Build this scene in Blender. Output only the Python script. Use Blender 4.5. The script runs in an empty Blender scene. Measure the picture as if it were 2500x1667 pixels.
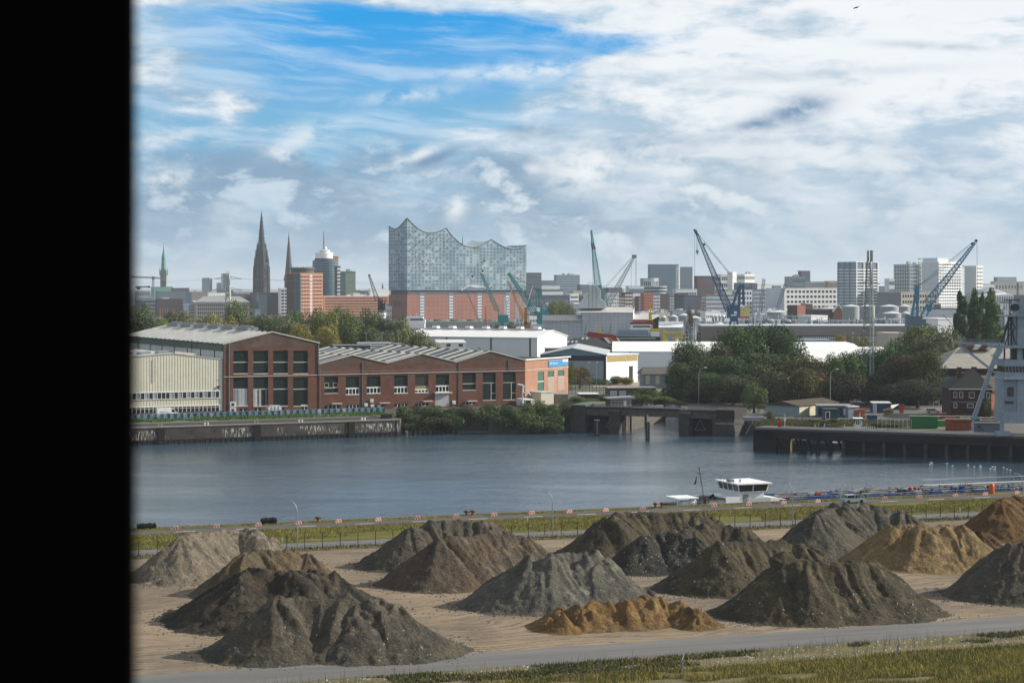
import bpy,math,random
import numpy as np
from mathutils import Vector,Matrix,noise as mnoise
R = math.radians
sc = bpy.context.scene
COL = sc.collection
# ------------------------------------------------------------------ camera
F = 4860.0; HZ = 700.0; CZ = 42.0; GZ = 4.5      # focal length and horizon row of the 2500 px photograph, eye and ground height
cam = bpy.data.cameras.new('camera'); cam_o = bpy.data.objects.new('camera',cam); COL.objects.link(cam_o)
cam_o.location = (0,0,CZ); cam_o.rotation_euler = (R(90),0,0)
cam.sensor_width = 36; cam.lens = 36 * F / 2500
cam.shift_y = -133.5 / 2500
cam.clip_start = 0.05; cam.clip_end = 60000
cam.dof.use_dof = True; cam.dof.focus_distance = 700; cam.dof.aperture_fstop = 14
sc.camera = cam_o
# ------------------------------------------------------------------ sun and exposure
SUN_AZ = 10.0; SUN_EL = 27.0        # degrees beyond the +X axis, and above the horizon
sd = Vector((math.cos(R(SUN_AZ)) * math.cos(R(SUN_EL)),math.sin(R(SUN_AZ)) * math.cos(R(SUN_EL)),math.sin(R(SUN_EL))))
sun = bpy.data.lights.new('sun','SUN'); sun.energy = 5.0; sun.angle = R(0.5); sun.color = (1.0,0.93,0.82)
sun_o = bpy.data.objects.new('sun',sun); COL.objects.link(sun_o)
sun_o.rotation_euler = sd.to_track_quat('Z','Y').to_euler()
sc.view_settings.view_transform = 'Standard'; sc.view_settings.look = 'None'
sc.view_settings.exposure = 0.45; sc.view_settings.gamma = 1.0
sc.cycles.volume_bounces = 0; sc.cycles.max_bounces = 6; sc.cycles.diffuse_bounces = 2; sc.cycles.glossy_bounces = 3
sc.cycles.transparent_max_bounces = 6; sc.cycles.use_denoising = True

# ------------------------------------------------------------------ node helper
class NT:
    def __init__(s,tree): s.t = tree; s.n = tree.nodes; s.l = tree.links
    def inp(s,sock,v):
        if hasattr(v,'links'): s.l.new(v,sock)
        elif v is not None: sock.default_value = v
    def m(s,op,a,b=None,c=None,clamp=False):
        n = s.n.new('ShaderNodeMath'); n.operation = op; n.use_clamp = clamp
        s.inp(n.inputs[0],a)
        if b is not None: s.inp(n.inputs[1],b)
        if c is not None: s.inp(n.inputs[2],c)
        return n.outputs[0]
    def vm(s,op,a,b=None):
        n = s.n.new('ShaderNodeVectorMath'); n.operation = op; s.inp(n.inputs[0],a)
        if b is not None: s.inp(n.inputs[1],b)
        return n.outputs[0]
    def mr(s,v,a,b,c=0.,d=1.,smooth=True):
        n = s.n.new('ShaderNodeMapRange'); n.clamp = True
        if smooth: n.interpolation_type = 'SMOOTHSTEP'
        s.inp(n.inputs[0],v); s.inp(n.inputs[1],a); s.inp(n.inputs[2],b); s.inp(n.inputs[3],c); s.inp(n.inputs[4],d)
        return n.outputs[0]
    def noise(s,vec,scale,detail=6,rough=.55,dist=0.,lac=2.,out=0):
        n = s.n.new('ShaderNodeTexNoise'); s.inp(n.inputs['Vector'],vec)
        n.inputs['Scale'].default_value = scale; n.inputs['Detail'].default_value = detail
        n.inputs['Roughness'].default_value = rough; n.inputs['Distortion'].default_value = dist; n.inputs['Lacunarity'].default_value = lac
        return n.outputs[out]
    def voro(s,vec,scale,feat='F1',out=0,rnd=1.):
        n = s.n.new('ShaderNodeTexVoronoi'); n.feature = feat; s.inp(n.inputs['Vector'],vec)
        n.inputs['Scale'].default_value = scale; n.inputs['Randomness'].default_value = rnd
        return n.outputs[out]
    def xyz(s,x,y,z=0.):
        n = s.n.new('ShaderNodeCombineXYZ'); s.inp(n.inputs[0],x); s.inp(n.inputs[1],y); s.inp(n.inputs[2],z); return n.outputs[0]
    def sep(s,v):
        n = s.n.new('ShaderNodeSeparateXYZ'); s.inp(n.inputs[0],v); return n.outputs
    def mix(s,f,a,b,mode='MIX'):
        n = s.n.new('ShaderNodeMix'); n.data_type = 'RGBA'; n.blend_type = mode; n.clamp_factor = True
        s.inp(n.inputs[0],f); s.inp(n.inputs[6],c4(a)); s.inp(n.inputs[7],c4(b)); return n.outputs[2]
    def bump(s,h,strength=.3,dist=1.,nrm=None):
        n = s.n.new('ShaderNodeBump'); s.inp(n.inputs['Height'],h); n.inputs['Strength'].default_value = strength
        n.inputs['Distance'].default_value = dist
        if nrm is not None: s.inp(n.inputs['Normal'],nrm)
        return n.outputs[0]
def c4(v):
    if isinstance(v,tuple) and len(v) == 3: return (*v,1.)
    return v
def rgb(r,g,b):
    return tuple(((x / 255) / 12.92 if x / 255 <= .04045 else ((x / 255 + .055) / 1.055) ** 2.4) for x in (r,g,b))

# ------------------------------------------------------------------ world: Nishita sky with cloud layers by direction
def build_world():
    w = bpy.data.worlds.new('World'); sc.world = w; w.use_nodes = True
    t = NT(w.node_tree); t.n.clear()
    out = t.n.new('ShaderNodeOutputWorld'); bg = t.n.new('ShaderNodeBackground'); t.l.new(bg.outputs[0],out.inputs[0])
    tc = t.n.new('ShaderNodeTexCoord'); d = tc.outputs['Generated']
    x,y,z = t.sep(d)
    A = t.m('ARCTAN2',x,y); E = t.m('ARCSINE',z)
    Ea = t.m('ABSOLUTE',E)
    # physical sky, looked up a little higher than the true direction so that the low sky is blue
    zz = t.m('ADD',t.m('MULTIPLY',t.m('MAXIMUM',z,0.),2.2),.06)
    sk = t.n.new('ShaderNodeTexSky'); sk.sky_type = 'NISHITA'; sk.sun_disc = False
    sk.sun_elevation = R(SUN_EL); sk.sun_rotation = R(90 - SUN_AZ); sk.altitude = 40; sk.air_density = 1.2; sk.dust_density = .6; sk.ozone_density = 2.5
    t.l.new(t.vm('NORMALIZE',t.xyz(x,y,zz)),sk.inputs[0])
    sky = t.vm('MULTIPLY',sk.outputs[0],(.085,.085,.085))
    # tint: pale blue at the horizon to saturated blue above
    top = t.mr(E,.075,.135)
    low = t.mix(t.mr(E,0.,.075),rgb(176,204,219),rgb(112,180,220))
    tint = t.mix(top,low,rgb(0,158,232))
    def px(u): return (u - 1250) / F
    def el(v): return (HZ - v) / F
    def blob(u,v,ru,rv,rot=0.):
        dx = t.m('SUBTRACT',A,px(u)); dy = t.m('SUBTRACT',E,el(v))
        c,s = math.cos(R(rot)),math.sin(R(rot))
        p = t.m('ADD',t.m('MULTIPLY',dx,c),t.m('MULTIPLY',dy,s)); q = t.m('SUBTRACT',t.m('MULTIPLY',dy,c),t.m('MULTIPLY',dx,s))
        p = t.m('MULTIPLY',p,F / ru); q = t.m('MULTIPLY',q,F / rv)
        r2 = t.m('ADD',t.m('MULTIPLY',p,p),t.m('MULTIPLY',q,q))
        return t.m('POWER',2.71828,t.m('MULTIPLY',r2,-1.))
    V = t.xyz(A,E,0.)
    warp = t.noise(t.vm('MULTIPLY',V,(1.,2.2,1.)),16,3,.5,out=1)
    wv = t.vm('MULTIPLY',t.vm('SUBTRACT',warp,(.5,.5,.5)),(.03,.012,0.))
    Vw = t.vm('ADD',V,wv)
    # broad sheet of altocumulus, thick on the right and thin over the blue gap
    sheet = t.noise(t.vm('MULTIPLY',Vw,(1.,3.4,1.)),7.5,9,.58)
    blue = t.m('ADD',t.m('MULTIPLY',blob(1040,90,520,58,-3),.36),t.m('MULTIPLY',blob(1020,190,430,75,2),.22))
    blue = t.m('ADD',blue,t.m('MULTIPLY',blob(640,110,420,190),.07))
    blue = t.m('ADD',blue,t.m('MULTIPLY',blob(1340,128,210,26,6),.25))
    blue = t.m('ADD',blue,t.m('MULTIPLY',blob(720,330,560,90),.08))
    deep = t.m('ADD',t.m('ADD',blob(1030,85,500,80,-3),blob(1010,190,420,90,2)),blob(650,300,420,60),clamp=True)
    tint = t.mix(t.m('MULTIPLY',t.mr(deep,.05,.75),top),t.mix(top,low,rgb(128,184,228)),rgb(0,158,232))
    base = t.mix(t.mr(E,.17,.8,1.,.35),sky,tint)
    right = t.m('ADD',t.mr(A,-.02,.09,0.,.20),t.m('MULTIPLY',t.mr(E,.135,.144),.12))
    bias = t.m('SUBTRACT',t.m('ADD',sheet,right),blue)
    fine = t.noise(t.vm('MULTIPLY',Vw,(1.,3.,1.)),30,8,.62)
    cov = t.mr(t.m('ADD',bias,t.m('MULTIPLY',t.m('SUBTRACT',fine,.5),.30)),.35,.55)
    shade = t.mr(t.m('ADD',t.m('ADD',t.m('MULTIPLY',fine,.6),t.m('MULTIPLY',bias,.35)),t.m('MULTIPLY',t.noise(t.vm('MULTIPLY',Vw,(1.,4.2,1.)),11,5,.55),.7)),t.m('SUBTRACT',.74,t.m('MULTIPLY',t.mr(E,.06,.12),t.mr(A,-.02,.10,0.,.06))),t.m('SUBTRACT',.98,t.m('MULTIPLY',t.mr(E,.06,.12),t.mr(A,-.02,.10,0.,.05))))
    lowgrey = t.mr(E,.02,.085)
    body = t.mix(t.m('MULTIPLY',t.mr(A,-.10,.2,.35,1.),t.mr(E,.015,.06,.5,1.)),rgb(146,180,205),rgb(176,200,220))
    ccol = t.mix(shade,body,t.mix(lowgrey,rgb(214,226,234),rgb(252,253,254)))
    c1 = t.mix(t.m('MULTIPLY',cov,.93),base,ccol)
    # streaky cirrus
    ci = t.noise(t.vm('MULTIPLY',t.vm('ADD',Vw,t.xyz(0.,t.m('MULTIPLY',A,.09))),(1.,9.,1.)),10,7,.6)
    c1 = t.mix(t.m('MULTIPLY',t.m('MULTIPLY',t.mr(ci,.42,.68),.66),t.mr(A,.06,.0,.15,1.)),c1,rgb(196,222,244))
    # low cumulus band with lit upper edges and blue-grey undersides
    sh = t.noise(t.vm('MULTIPLY',Vw,(1.,1.7,1.)),19,9,.55)
    Vo = t.vm('ADD',Vw,(-.006,-.006,0.))
    sh2 = t.noise(t.vm('MULTIPLY',Vo,(1.,1.7,1.)),19,9,.55)
    edge = t.mr(t.m('SUBTRACT',sh,sh2),-.10,.16)
    band = t.m('MULTIPLY',t.mr(E,.082,.060),t.mr(E,-.01,.016))
    band = t.m('MULTIPLY',band,t.mr(A,.02,.16,1.,.45))
    cm = t.m('MULTIPLY',t.mr(t.m('ADD',sh,t.m('MULTIPLY',band,.14)),.44,.76),band)
    cc = t.mix(t.m('MULTIPLY',t.m('SUBTRACT',1.,edge),t.mr(sh,.5,.68)),rgb(112,148,180),rgb(132,168,196))
    cc = t.mix(t.mr(edge,.35,1.),cc,t.mix(t.mr(A,-.15,.05),rgb(200,218,232),rgb(228,237,243)))
    c2 = t.mix(t.m('MULTIPLY',cm,.95),c1,cc)
    # bright puffs and the small dark clouds
    rag = t.mr(t.noise(t.vm('MULTIPLY',V,(1.,1.6,1.)),60,6,.6),.34,.60)
    for (u,v,ru,rv,rot,k) in ((1435,410,90,62,10,.85),(700,385,42,16,-20,.7),(745,335,95,26,24,.5),(1650,420,50,20,0,.6),
                                   (1115,505,26,40,-20,.7),(1560,60,190,34,4,.6),(1700,165,240,34,-3,.45),(1900,215,200,22,-3,.6),(1310,175,240,20,3,.6),(2150,120,180,40,0,.5),(1000,235,120,16,6,.5),(420,440,70,26,14,.6),(1030,380,52,18,24,.7),(1300,412,26,14,0,.5)):
        c2 = t.mix(t.m('MULTIPLY',t.m('MULTIPLY',blob(u,v,ru,rv,rot),rag),k * 1.3,clamp=True),c2,rgb(243,248,250))
    for (u,v,ru,rv,rot,k) in ((1945,276,84,32,16,1.0),(1845,308,62,17,8,.9),(1052,392,62,13,20,1.1),(1312,322,66,20,3,.6),
                                   (2260,128,120,9,-4,.5),(2010,190,300,13,2,.25),(1760,345,260,22,0,.3)):
        c2 = t.mix(t.m('MULTIPLY',t.m('MULTIPLY',blob(u,v,ru,rv,rot),t.m('ADD',t.m('MULTIPLY',rag,.6),.5)),k,clamp=True),c2,rgb(112,148,182))
    # haze towards the horizon, dark ground below
    hz = t.mr(E,.045,.0,0.,.55)
    c3 = t.mix(hz,c2,t.mix(t.mr(A,-.2,.25),rgb(160,190,212),rgb(188,208,220)))
    up = t.mr(E,.17,.45)
    c3 = t.mix(up,c3,t.mix(t.m('MULTIPLY',cov,.6),t.vm('MULTIPLY',sk.outputs[0],(.085,.085,.085)),rgb(222,228,234)))
    c3 = t.mix(t.mr(E,0.,-.03),c3,(.12,.13,.13))
    t.l.new(c3,bg.inputs[0]); bg.inputs[1].default_value = 2 ** -0.45
build_world()

# ------------------------------------------------------------------ materials
MAT = {}
def pmat(name,col,rough=.75,metal=0.,var=.18,scale=.6,bump=0.,bscale=4.,spec=.4,objcol=False,stretch=(1,1,1),col2=None,streak=0.):
    if name in MAT: return MAT[name]
    lum = max(.02,.3 * col[0] + .6 * col[1] + .1 * col[2])
    if lum < .7 and not objcol: col = tuple(max(.002,lum + (x - lum) * 1.15) * (lum / .7) ** .30 for x in col)
    m = bpy.data.materials.new(name); m.use_nodes = True; t = NT(m.node_tree)
    b = t.n['Principled BSDF']; tc = t.n.new('ShaderNodeTexCoord'); oc = t.vm('MULTIPLY',tc.outputs['Object'],stretch)
    n1 = t.noise(oc,scale,7,.62)
    base = col
    if objcol:
        oi = t.n.new('ShaderNodeObjectInfo'); base = oi.outputs['Color']
    f = t.mr(n1,.3,.72,1 - var,1 + var,smooth=False)
    c = t.vm('MULTIPLY',base if objcol else tuple(col),t.xyz(f,f,f))
    if col2 is not None:
        n2 = t.noise(oc,scale * .35,5,.6)
        c = t.mix(t.mr(n2,.45,.65),c,col2)
    if streak:
        n3 = t.noise(t.vm('MULTIPLY',tc.outputs['Object'],(1.,1.,.08)),1.5,5,.6)
        c = t.mix(t.mr(n3,.5,.75,0.,streak),c,(.06,.055,.05))
    t.l.new(c,b.inputs['Base Color']); b.inputs['Roughness'].default_value = rough; b.inputs['Metallic'].default_value = metal
    b.inputs['Specular IOR Level'].default_value = spec
    if bump:
        t.l.new(t.bump(t.noise(oc,bscale,6,.65),bump,.3),b.inputs['Normal'])
    MAT[name] = m; return m

# ------------------------------------------------------------------ mesh builder
class MB:
    def __init__(s,frame=None): s.v = []; s.f = []; s.fr = frame; s.uv = None
    def pt(s,p):
        return s.fr.w(*p) if s.fr else tuple(p)
    def add(s,vs,fs):
        o = len(s.v); s.v += [s.pt(p) for p in vs]; s.f += [tuple(i + o for i in f) for f in fs]; return s
    def box(s,x0,x1,y0,y1,z0,z1):
        return s.add([(x0,y0,z0),(x1,y0,z0),(x1,y1,z0),(x0,y1,z0),(x0,y0,z1),(x1,y0,z1),(x1,y1,z1),(x0,y1,z1)],
                     [(0,3,2,1),(4,5,6,7),(0,1,5,4),(1,2,6,5),(2,3,7,6),(3,0,4,7)])
    def prism(s,poly,z0,z1):
        n = len(poly); zz1 = z1 if isinstance(z1,(list,tuple)) else [z1] * n
        return s.add([(x,y,z0) for x,y in poly] + [(p[0],p[1],zz1[i]) for i,p in enumerate(poly)],
                     [tuple(range(n - 1,-1,-1)),tuple(range(n,2 * n))] + [(i,(i + 1) % n,n + (i + 1) % n,n + i) for i in range(n)])
    def prof(s,poly,y0,y1):      # polygon in the (x,z) plane pushed along y
        n = len(poly)
        return s.add([(x,y0,z) for x,z in poly] + [(x,y1,z) for x,z in poly],
                     [tuple(range(n)),tuple(range(2 * n - 1,n - 1,-1))] + [(i,n + i,n + (i + 1) % n,(i + 1) % n) for i in range(n)])
    def bar(s,p,q,w=.2,h=None,n=4):
        p = Vector(s.pt(p)); q = Vector(s.pt(q)); d = q - p
        if d.length < 1e-6: return s
        d.normalize(); a = d.cross(Vector((0,0,1)))
        if a.length < 1e-3: a = Vector((1,0,0))
        a.normalize(); b = a.cross(d); h = h or w; o = len(s.v)
        for c in (p,q):
            for k in range(n):
                an = 2 * math.pi * (k + .5) / n; r = 1.0 if n > 4 else 1.414
                s.v.append(tuple(c + a * (math.cos(an) * w / 2 * r) + b * (math.sin(an) * h / 2 * r)))
        s.f += [(o + i,o + (i + 1) % n,o + n + (i + 1) % n,o + n + i) for i in range(n)]
        s.f += [tuple(o + i for i in range(n - 1,-1,-1)),tuple(o + n + i for i in range(n))]
        return s
    def path(s,pts,w=.2,n=6):
        for a,b in zip(pts,pts[1:]): s.bar(a,b,w,n=n)
        return s
    def lathe(s,cx,cy,prof,n=12,rot=0.):
        vs = []; fs = []
        for r,z in prof:
            for k in range(n):
                an = 2 * math.pi * k / n + rot; vs.append((cx + r * math.cos(an),cy + r * math.sin(an),z))
        for j in range(len(prof) - 1):
            for k in range(n): fs.append((j * n + k,j * n + (k + 1) % n,(j + 1) * n + (k + 1) % n,(j + 1) * n + k))
        fs += [tuple(range(n - 1,-1,-1)),tuple((len(prof) - 1) * n + k for k in range(n))]
        return s.add(vs,fs)
    def lattice(s,p,q,wp,wq,n,t=.25,side=(1,0,0)):   # four-chord lattice boom from p to q
        p = Vector(s.pt(p)); q = Vector(s.pt(q)); fr,s.fr = s.fr,None
        d = (q - p).normalized(); a = Vector(side) - d * d.dot(Vector(side)); a.normalize(); b = d.cross(a)
        rings = []
        for i in range(n + 1):
            k = i / n; c = p.lerp(q,k); w = wp + (wq - wp) * k
            rings.append([c + a * (x * w / 2) + b * (y * w / 2) for x,y in ((-1,-1),(1,-1),(1,1),(-1,1))])
        for c in range(4): s.bar(rings[0][c],rings[-1][c],t)
        for i in range(n):
            for c in range(4):
                c2 = (c + 1) % 4
                if i % 2: s.bar(rings[i][c],rings[i + 1][c2],t * .6)
                else: s.bar(rings[i][c2],rings[i + 1][c],t * .6)
                if i: s.bar(rings[i][c],rings[i][c2],t * .5)
        s.fr = fr; return s
    def mesh(s,name,mat,off=(0,0,0),smooth=False):
        me = bpy.data.meshes.new(name)
        ox,oy,oz = off
        me.from_pydata([(x - ox,y - oy,z - oz) for x,y,z in s.v],[],s.f)
        if mat: me.materials.append(mat)
        if smooth: me.polygons.foreach_set('use_smooth',[True] * len(me.polygons))
        me.update(); return me
    def build(s,name,mat,parent=None,smooth=False,label=None,kind=None,col=None):
        off = OFF.get(parent.name,(0,0,0)) if parent else (0,0,0)
        o = bpy.data.objects.new(name,s.mesh(name,mat,off,smooth)); COL.objects.link(o)
        if parent: o.parent = parent; OFF[o.name] = off
        if label: o['label'] = label
        if kind: o['kind'] = kind
        if col: o.color = c4(col)
        return o
OFF = {}
LABELS = {}
def tag(o,label,cat,group=None,kind=None):
    o['label'] = label; o['category'] = cat
    if group: o['group'] = group
    if kind: o['kind'] = kind
    LABELS.setdefault(label,[]).append(o.name)
    return o
def thing(name,label,cat,loc=(0,0,0),group=None,rz=0.):
    o = bpy.data.objects.new(name,None); COL.objects.link(o); o.location = loc; o.rotation_euler = (0,0,rz); o.empty_display_size = .5
    OFF[o.name] = tuple(loc); return tag(o,label,cat,group)
def structure(name,mb,mat,smooth=False):
    o = mb.build(name,mat,smooth=smooth); o['kind'] = 'structure'; return o
def copy_tree(root,loc,rz=None,label=None,scale=None,col=None):
    r = root.copy(); COL.objects.link(r); r.location = loc
    if rz is not None: r.rotation_euler = (0,0,rz)
    if scale is not None: r.scale = scale
    if label: r['label'] = label
    for ch in root.children:
        c = ch.copy(); COL.objects.link(c); c.parent = r
        if col is not None: c.color = c4(col)
        for g in ch.children:
            d = g.copy(); COL.objects.link(d); d.parent = c
    return r
class Frame:        # a runs along the face, b away from the viewer, z up
    def __init__(s,x,y,deg): s.x = x; s.y = y; s.a = R(deg); s.c = math.cos(s.a); s.s = math.sin(s.a)
    def w(s,a,b,z=0.): return (s.x + a * s.c - b * s.s,s.y + a * s.s + b * s.c,z)
    def a_of(s,u):     # where the sight line of column u meets the face b=0
        k = (u - 1250) / F; return (k * s.y - s.x) / (s.c - k * s.s)
    def b_of(s,u):     # the same on the left face a=0
        k = (u - 1250) / F; return (s.x - k * s.y) / (s.s + k * s.c)
    def z_of(s,u,v):
        a = s.a_of(u); return CZ - (v - HZ) / F * (s.y + a * s.s)
    def rect(s,u0,v0,u1,v1):
        a0,a1 = s.a_of(u0),s.a_of(u1); um = (u0 + u1) / 2
        return a0,a1,s.z_of(um,v1),s.z_of(um,v0)
def gy(v,g=GZ): return (CZ - g) * F / (v - HZ)
def gp(u,v,g=GZ): Y = gy(v,g); return ((u - 1250) / F * Y,Y)
def px_at(u,Y): return (u - 1250) / F * Y
def zv(v,Y): return CZ - (v - HZ) / F * Y
# ================================================================== ground, water, roads, haze
YF = Frame(0,0,20.25)        # the near quay: a runs along the water, b is the distance towards it
def yard_uv(t):
    tc = t.n.new('ShaderNodeTexCoord'); x,y,z = t.sep(tc.outputs['Object'])
    a = t.m('ADD',t.m('MULTIPLY',x,YF.c),t.m('MULTIPLY',y,YF.s)); b = t.m('SUBTRACT',t.m('MULTIPLY',y,YF.c),t.m('MULTIPLY',x,YF.s))
    return a,b
def newmat(name):
    m = bpy.data.materials.new(name); m.use_nodes = True; t = NT(m.node_tree); MAT[name] = m
    return m,t,t.n['Principled BSDF']
def sand_mat():
    m,t,p = newmat('sand'); a,b = yard_uv(t); v = t.xyz(a,b,0.)
    big = t.noise(v,.06,6,.6,.5); mid = t.noise(v,.5,7,.65); fine = t.noise(v,5.,6,.7)
    wv = t.noise(v,.05,3,.5,out=1)
    vv = t.vm('ADD',v,t.vm('MULTIPLY',t.vm('SUBTRACT',wv,(.5,.5,.5)),(26.,16.,0.)))
    tr = t.noise(t.vm('MULTIPLY',vv,(.08,1.5,1.)),1.2,6,.7)
    c = t.mix(t.mr(big,.35,.66),(.285,.22,.15),(.155,.128,.096))
    c = t.mix(t.mr(mid,.4,.75,0.,.6),c,(.29,.225,.155))
    c = t.mix(t.mr(tr,.48,.64,0.,.75),c,(.105,.08,.057))
    c = t.mix(t.mr(tr,.46,.34,0.,.5),c,(.33,.255,.175))
    c = t.mix(t.mr(fine,.5,.8,0.,.25),c,(.14,.11,.08))
    ph_ = t.sep(vv)[1]; ln = t.m('ABSOLUTE',t.m('SINE',t.m('MULTIPLY',ph_,1.15))); pr = t.mr(t.noise(v,.035,3,.6),.40,.50)
    ln = t.m('MULTIPLY',t.mr(ln,.24,.06),t.m('MULTIPLY',pr,t.mr(t.noise(v,1.3,4,.6),.38,.6))); c = t.mix(t.m('MULTIPLY',ln,.95),c,(.075,.056,.042))
    t.l.new(c,p.inputs['Base Color']); p.inputs['Roughness'].default_value = .95; p.inputs['Specular IOR Level'].default_value = .15
    h = t.m('ADD',t.m('MULTIPLY',tr,1.2),t.m('MULTIPLY',fine,.35))
    t.l.new(t.bump(h,.6,.35),p.inputs['Normal']); return m
def asphalt_mat(name,col,patch):
    m,t,p = newmat(name); a,b = yard_uv(t); v = t.xyz(a,b,0.)
    n = t.noise(t.vm('MULTIPLY',v,(.12,1.,1.)),.5,6,.6); f = t.noise(v,3.,6,.7)
    c = t.mix(t.mr(n,.38,.68),col,patch); c = t.mix(t.mr(f,.5,.75,0.,.3),c,tuple(x * .7 for x in col))
    lane = t.noise(t.vm('MULTIPLY',v,(.01,.55,1.)),1.,3,.5); c = t.mix(t.mr(lane,.48,.62,0.,.4),c,tuple(x * 1.25 for x in patch))
    t.l.new(c,p.inputs['Base Color']); p.inputs['Roughness'].default_value = .8; p.inputs['Specular IOR Level'].default_value = .3
    t.l.new(t.bump(f,.2,.05),p.inputs['Normal']); return m
def grass_mat(name,a_,b_,c_):
    m,t,p = newmat(name); a,b = yard_uv(t); v = t.xyz(a,b,0.)
    n = t.noise(t.vm('MULTIPLY',v,(.3,1.,1.)),.25,7,.65); f = t.noise(v,2.5,6,.7)
    c = t.mix(t.mr(n,.36,.62),a_,b_); c = t.mix(t.mr(f,.45,.75),c,c_)
    t.l.new(c,p.inputs['Base Color']); p.inputs['Roughness'].default_value = .95; p.inputs['Specular IOR Level'].default_value = .1
    t.l.new(t.bump(f,.7,.3),p.inputs['Normal']); return m
M_sand = sand_mat()
M_road = asphalt_mat('road_asphalt',(.115,.114,.11),(.145,.142,.135))
M_quayroad = asphalt_mat('quay_asphalt',(.062,.055,.047),(.10,.09,.078))
M_grass = grass_mat('strip_grass',(.16,.145,.035),(.085,.09,.028),(.19,.175,.045))
M_verge = grass_mat('verge_soil',(.12,.11,.045),(.20,.165,.10),(.09,.09,.035))
M_far = pmat('far_ground',(.16,.15,.135),.9,var=.3,scale=.03,col2=(.10,.11,.07))
M_conc = pmat('old_concrete',(.20,.19,.17),.9,var=.3,scale=.5,bump=.3,streak=.5)

mb = MB(YF); mb.add([(-700,-150,GZ),(900,-150,GZ),(900,309.5,GZ),(-700,309.5,GZ)],[(0,1,2,3)]); structure('ground',mb,M_sand)
mb = MB(YF); mb.box(-700,900,309.3,309.9,-3,GZ + .15); structure('quay_edge',mb,M_conc)
def strip(name,s0,s1,mat,dz,wob=0.,seed=1,r0=-260,r1=420,step=3.):
    rnd = random.Random(seed); vs = []; n = int((r1 - r0) / step)
    for i in range(n + 1):
        r = r0 + i * step
        w0 = wob * (mnoise.noise(Vector((r * .12,seed,0))) + .5 * mnoise.noise(Vector((r * .7,seed,5)))); w1 = wob * (mnoise.noise(Vector((r * .12,seed + 9,0))) + .5 * mnoise.noise(Vector((r * .7,seed,9))))
        vs += [(r,s0 + w0,GZ + dz),(r,s1 + w1,GZ + dz)]
    mb = MB(YF); mb.add(vs,[(2 * i,2 * i + 2,2 * i + 3,2 * i + 1) for i in range(n)]); return structure(name,mb,mat)
strip('access_road',184.4,192.6,M_road,.03,.12,3)
strip('verge_ground',100,184.0,M_verge,.05,.25,4)
strip('fence_road',278.6,284.0,M_road,.03,.1,5)
strip('grass_strip',284.6,301.2,M_grass,.04,.5,6)
strip('quay_road',301.2,306.9,M_quayroad,.05,.35,7)
strip('quay_grass',306.9,309.3,M_grass,.06,.25,8)
strip('fence_verge',275.2,277.6,M_verge,.05,.5,18)
mb = MB(YF)      # worn white lane dashes on the quay road
for i in range(34):
    r = -95 + i * 9.5; mb.box(r,r + 3.2,303.2,303.55,GZ + .05,GZ + .075)
structure('lane_marks',mb,pmat('lane_paint',(.5,.5,.48),.7,var=.5,scale=2.))

# water
m,t,p = newmat('harbour_water')
tc = t.n.new('ShaderNodeTexCoord'); v = t.vm('MULTIPLY',tc.outputs['Object'],(1.,.75,1.))
n1 = t.noise(v,.9,6,.62,.4); n2 = t.noise(v,.16,4,.55); n3 = t.noise(t.vm('MULTIPLY',tc.outputs['Object'],(.25,1.,1.)),.035,4,.6,.6)
p.inputs['Base Color'].default_value = (.042,.075,.105,1); p.inputs['Roughness'].default_value = .12; p.inputs['IOR'].default_value = 1.33
p.inputs['Specular IOR Level'].default_value = .5
hgt = t.m('ADD',t.m('MULTIPLY',n1,.62),t.m('MULTIPLY',n2,.9))
bp = t.n.new('ShaderNodeBump'); t.l.new(hgt,bp.inputs['Height']); t.l.new(t.mr(n3,.32,.68,.28,.85),bp.inputs['Strength']); bp.inputs['Distance'].default_value = .55
t.l.new(bp.outputs[0],p.inputs['Normal'])
mb = MB(); mb.add([(-3000,250,0),(3000,250,0),(3000,2300,0),(-3000,2300,0)],[(0,1,2,3)]); structure('water',mb,m)

# the far bank: land sheets with a wall face towards the water
def land(name,poly,mat,z1=GZ,z0=-2.):
    mb = MB(); mb.prism(poly,z0,z1); return structure(name,mb,mat)
land('far_bank_ground',[(-900,141),(-93.5,531.3),(-32.2,561),(-30,580),(16.5,580.5),(28.5,578),(30,640),(62,760),(50,581),(69,568),(84,552),(92,514),(140,491),(260,440),(900,300),
                         (2600,1500),(-2600,1500)],M_far)
land('island_ground',[(-2600,1502),(2600,1502),(2600,1700),(-2600,1700)],M_far,GZ + .02)
land('city_ground',[(-9000,2000),(9000,2000),(9000,40000),(-9000,40000)],M_far,7.)

# haze: pale even air round the camera and everything built
hm = bpy.data.materials.new('haze_air'); hm.use_nodes = True; ht = NT(hm.node_tree); ht.n.clear()
ho = ht.n.new('ShaderNodeOutputMaterial'); pv = ht.n.new('ShaderNodeVolumePrincipled'); ht.l.new(pv.outputs[0],ho.inputs['Volume'])
pv.inputs['Color'].default_value = (.80,.90,1.0,1); pv.inputs['Density'].default_value = .00005; pv.inputs['Anisotropy'].default_value = .1
mb = MB(); mb.box(-9500,9500,-400,41000,-4.5,260); hz_o = mb.build('haze',hm); hz_o['kind'] = 'stuff'

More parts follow.
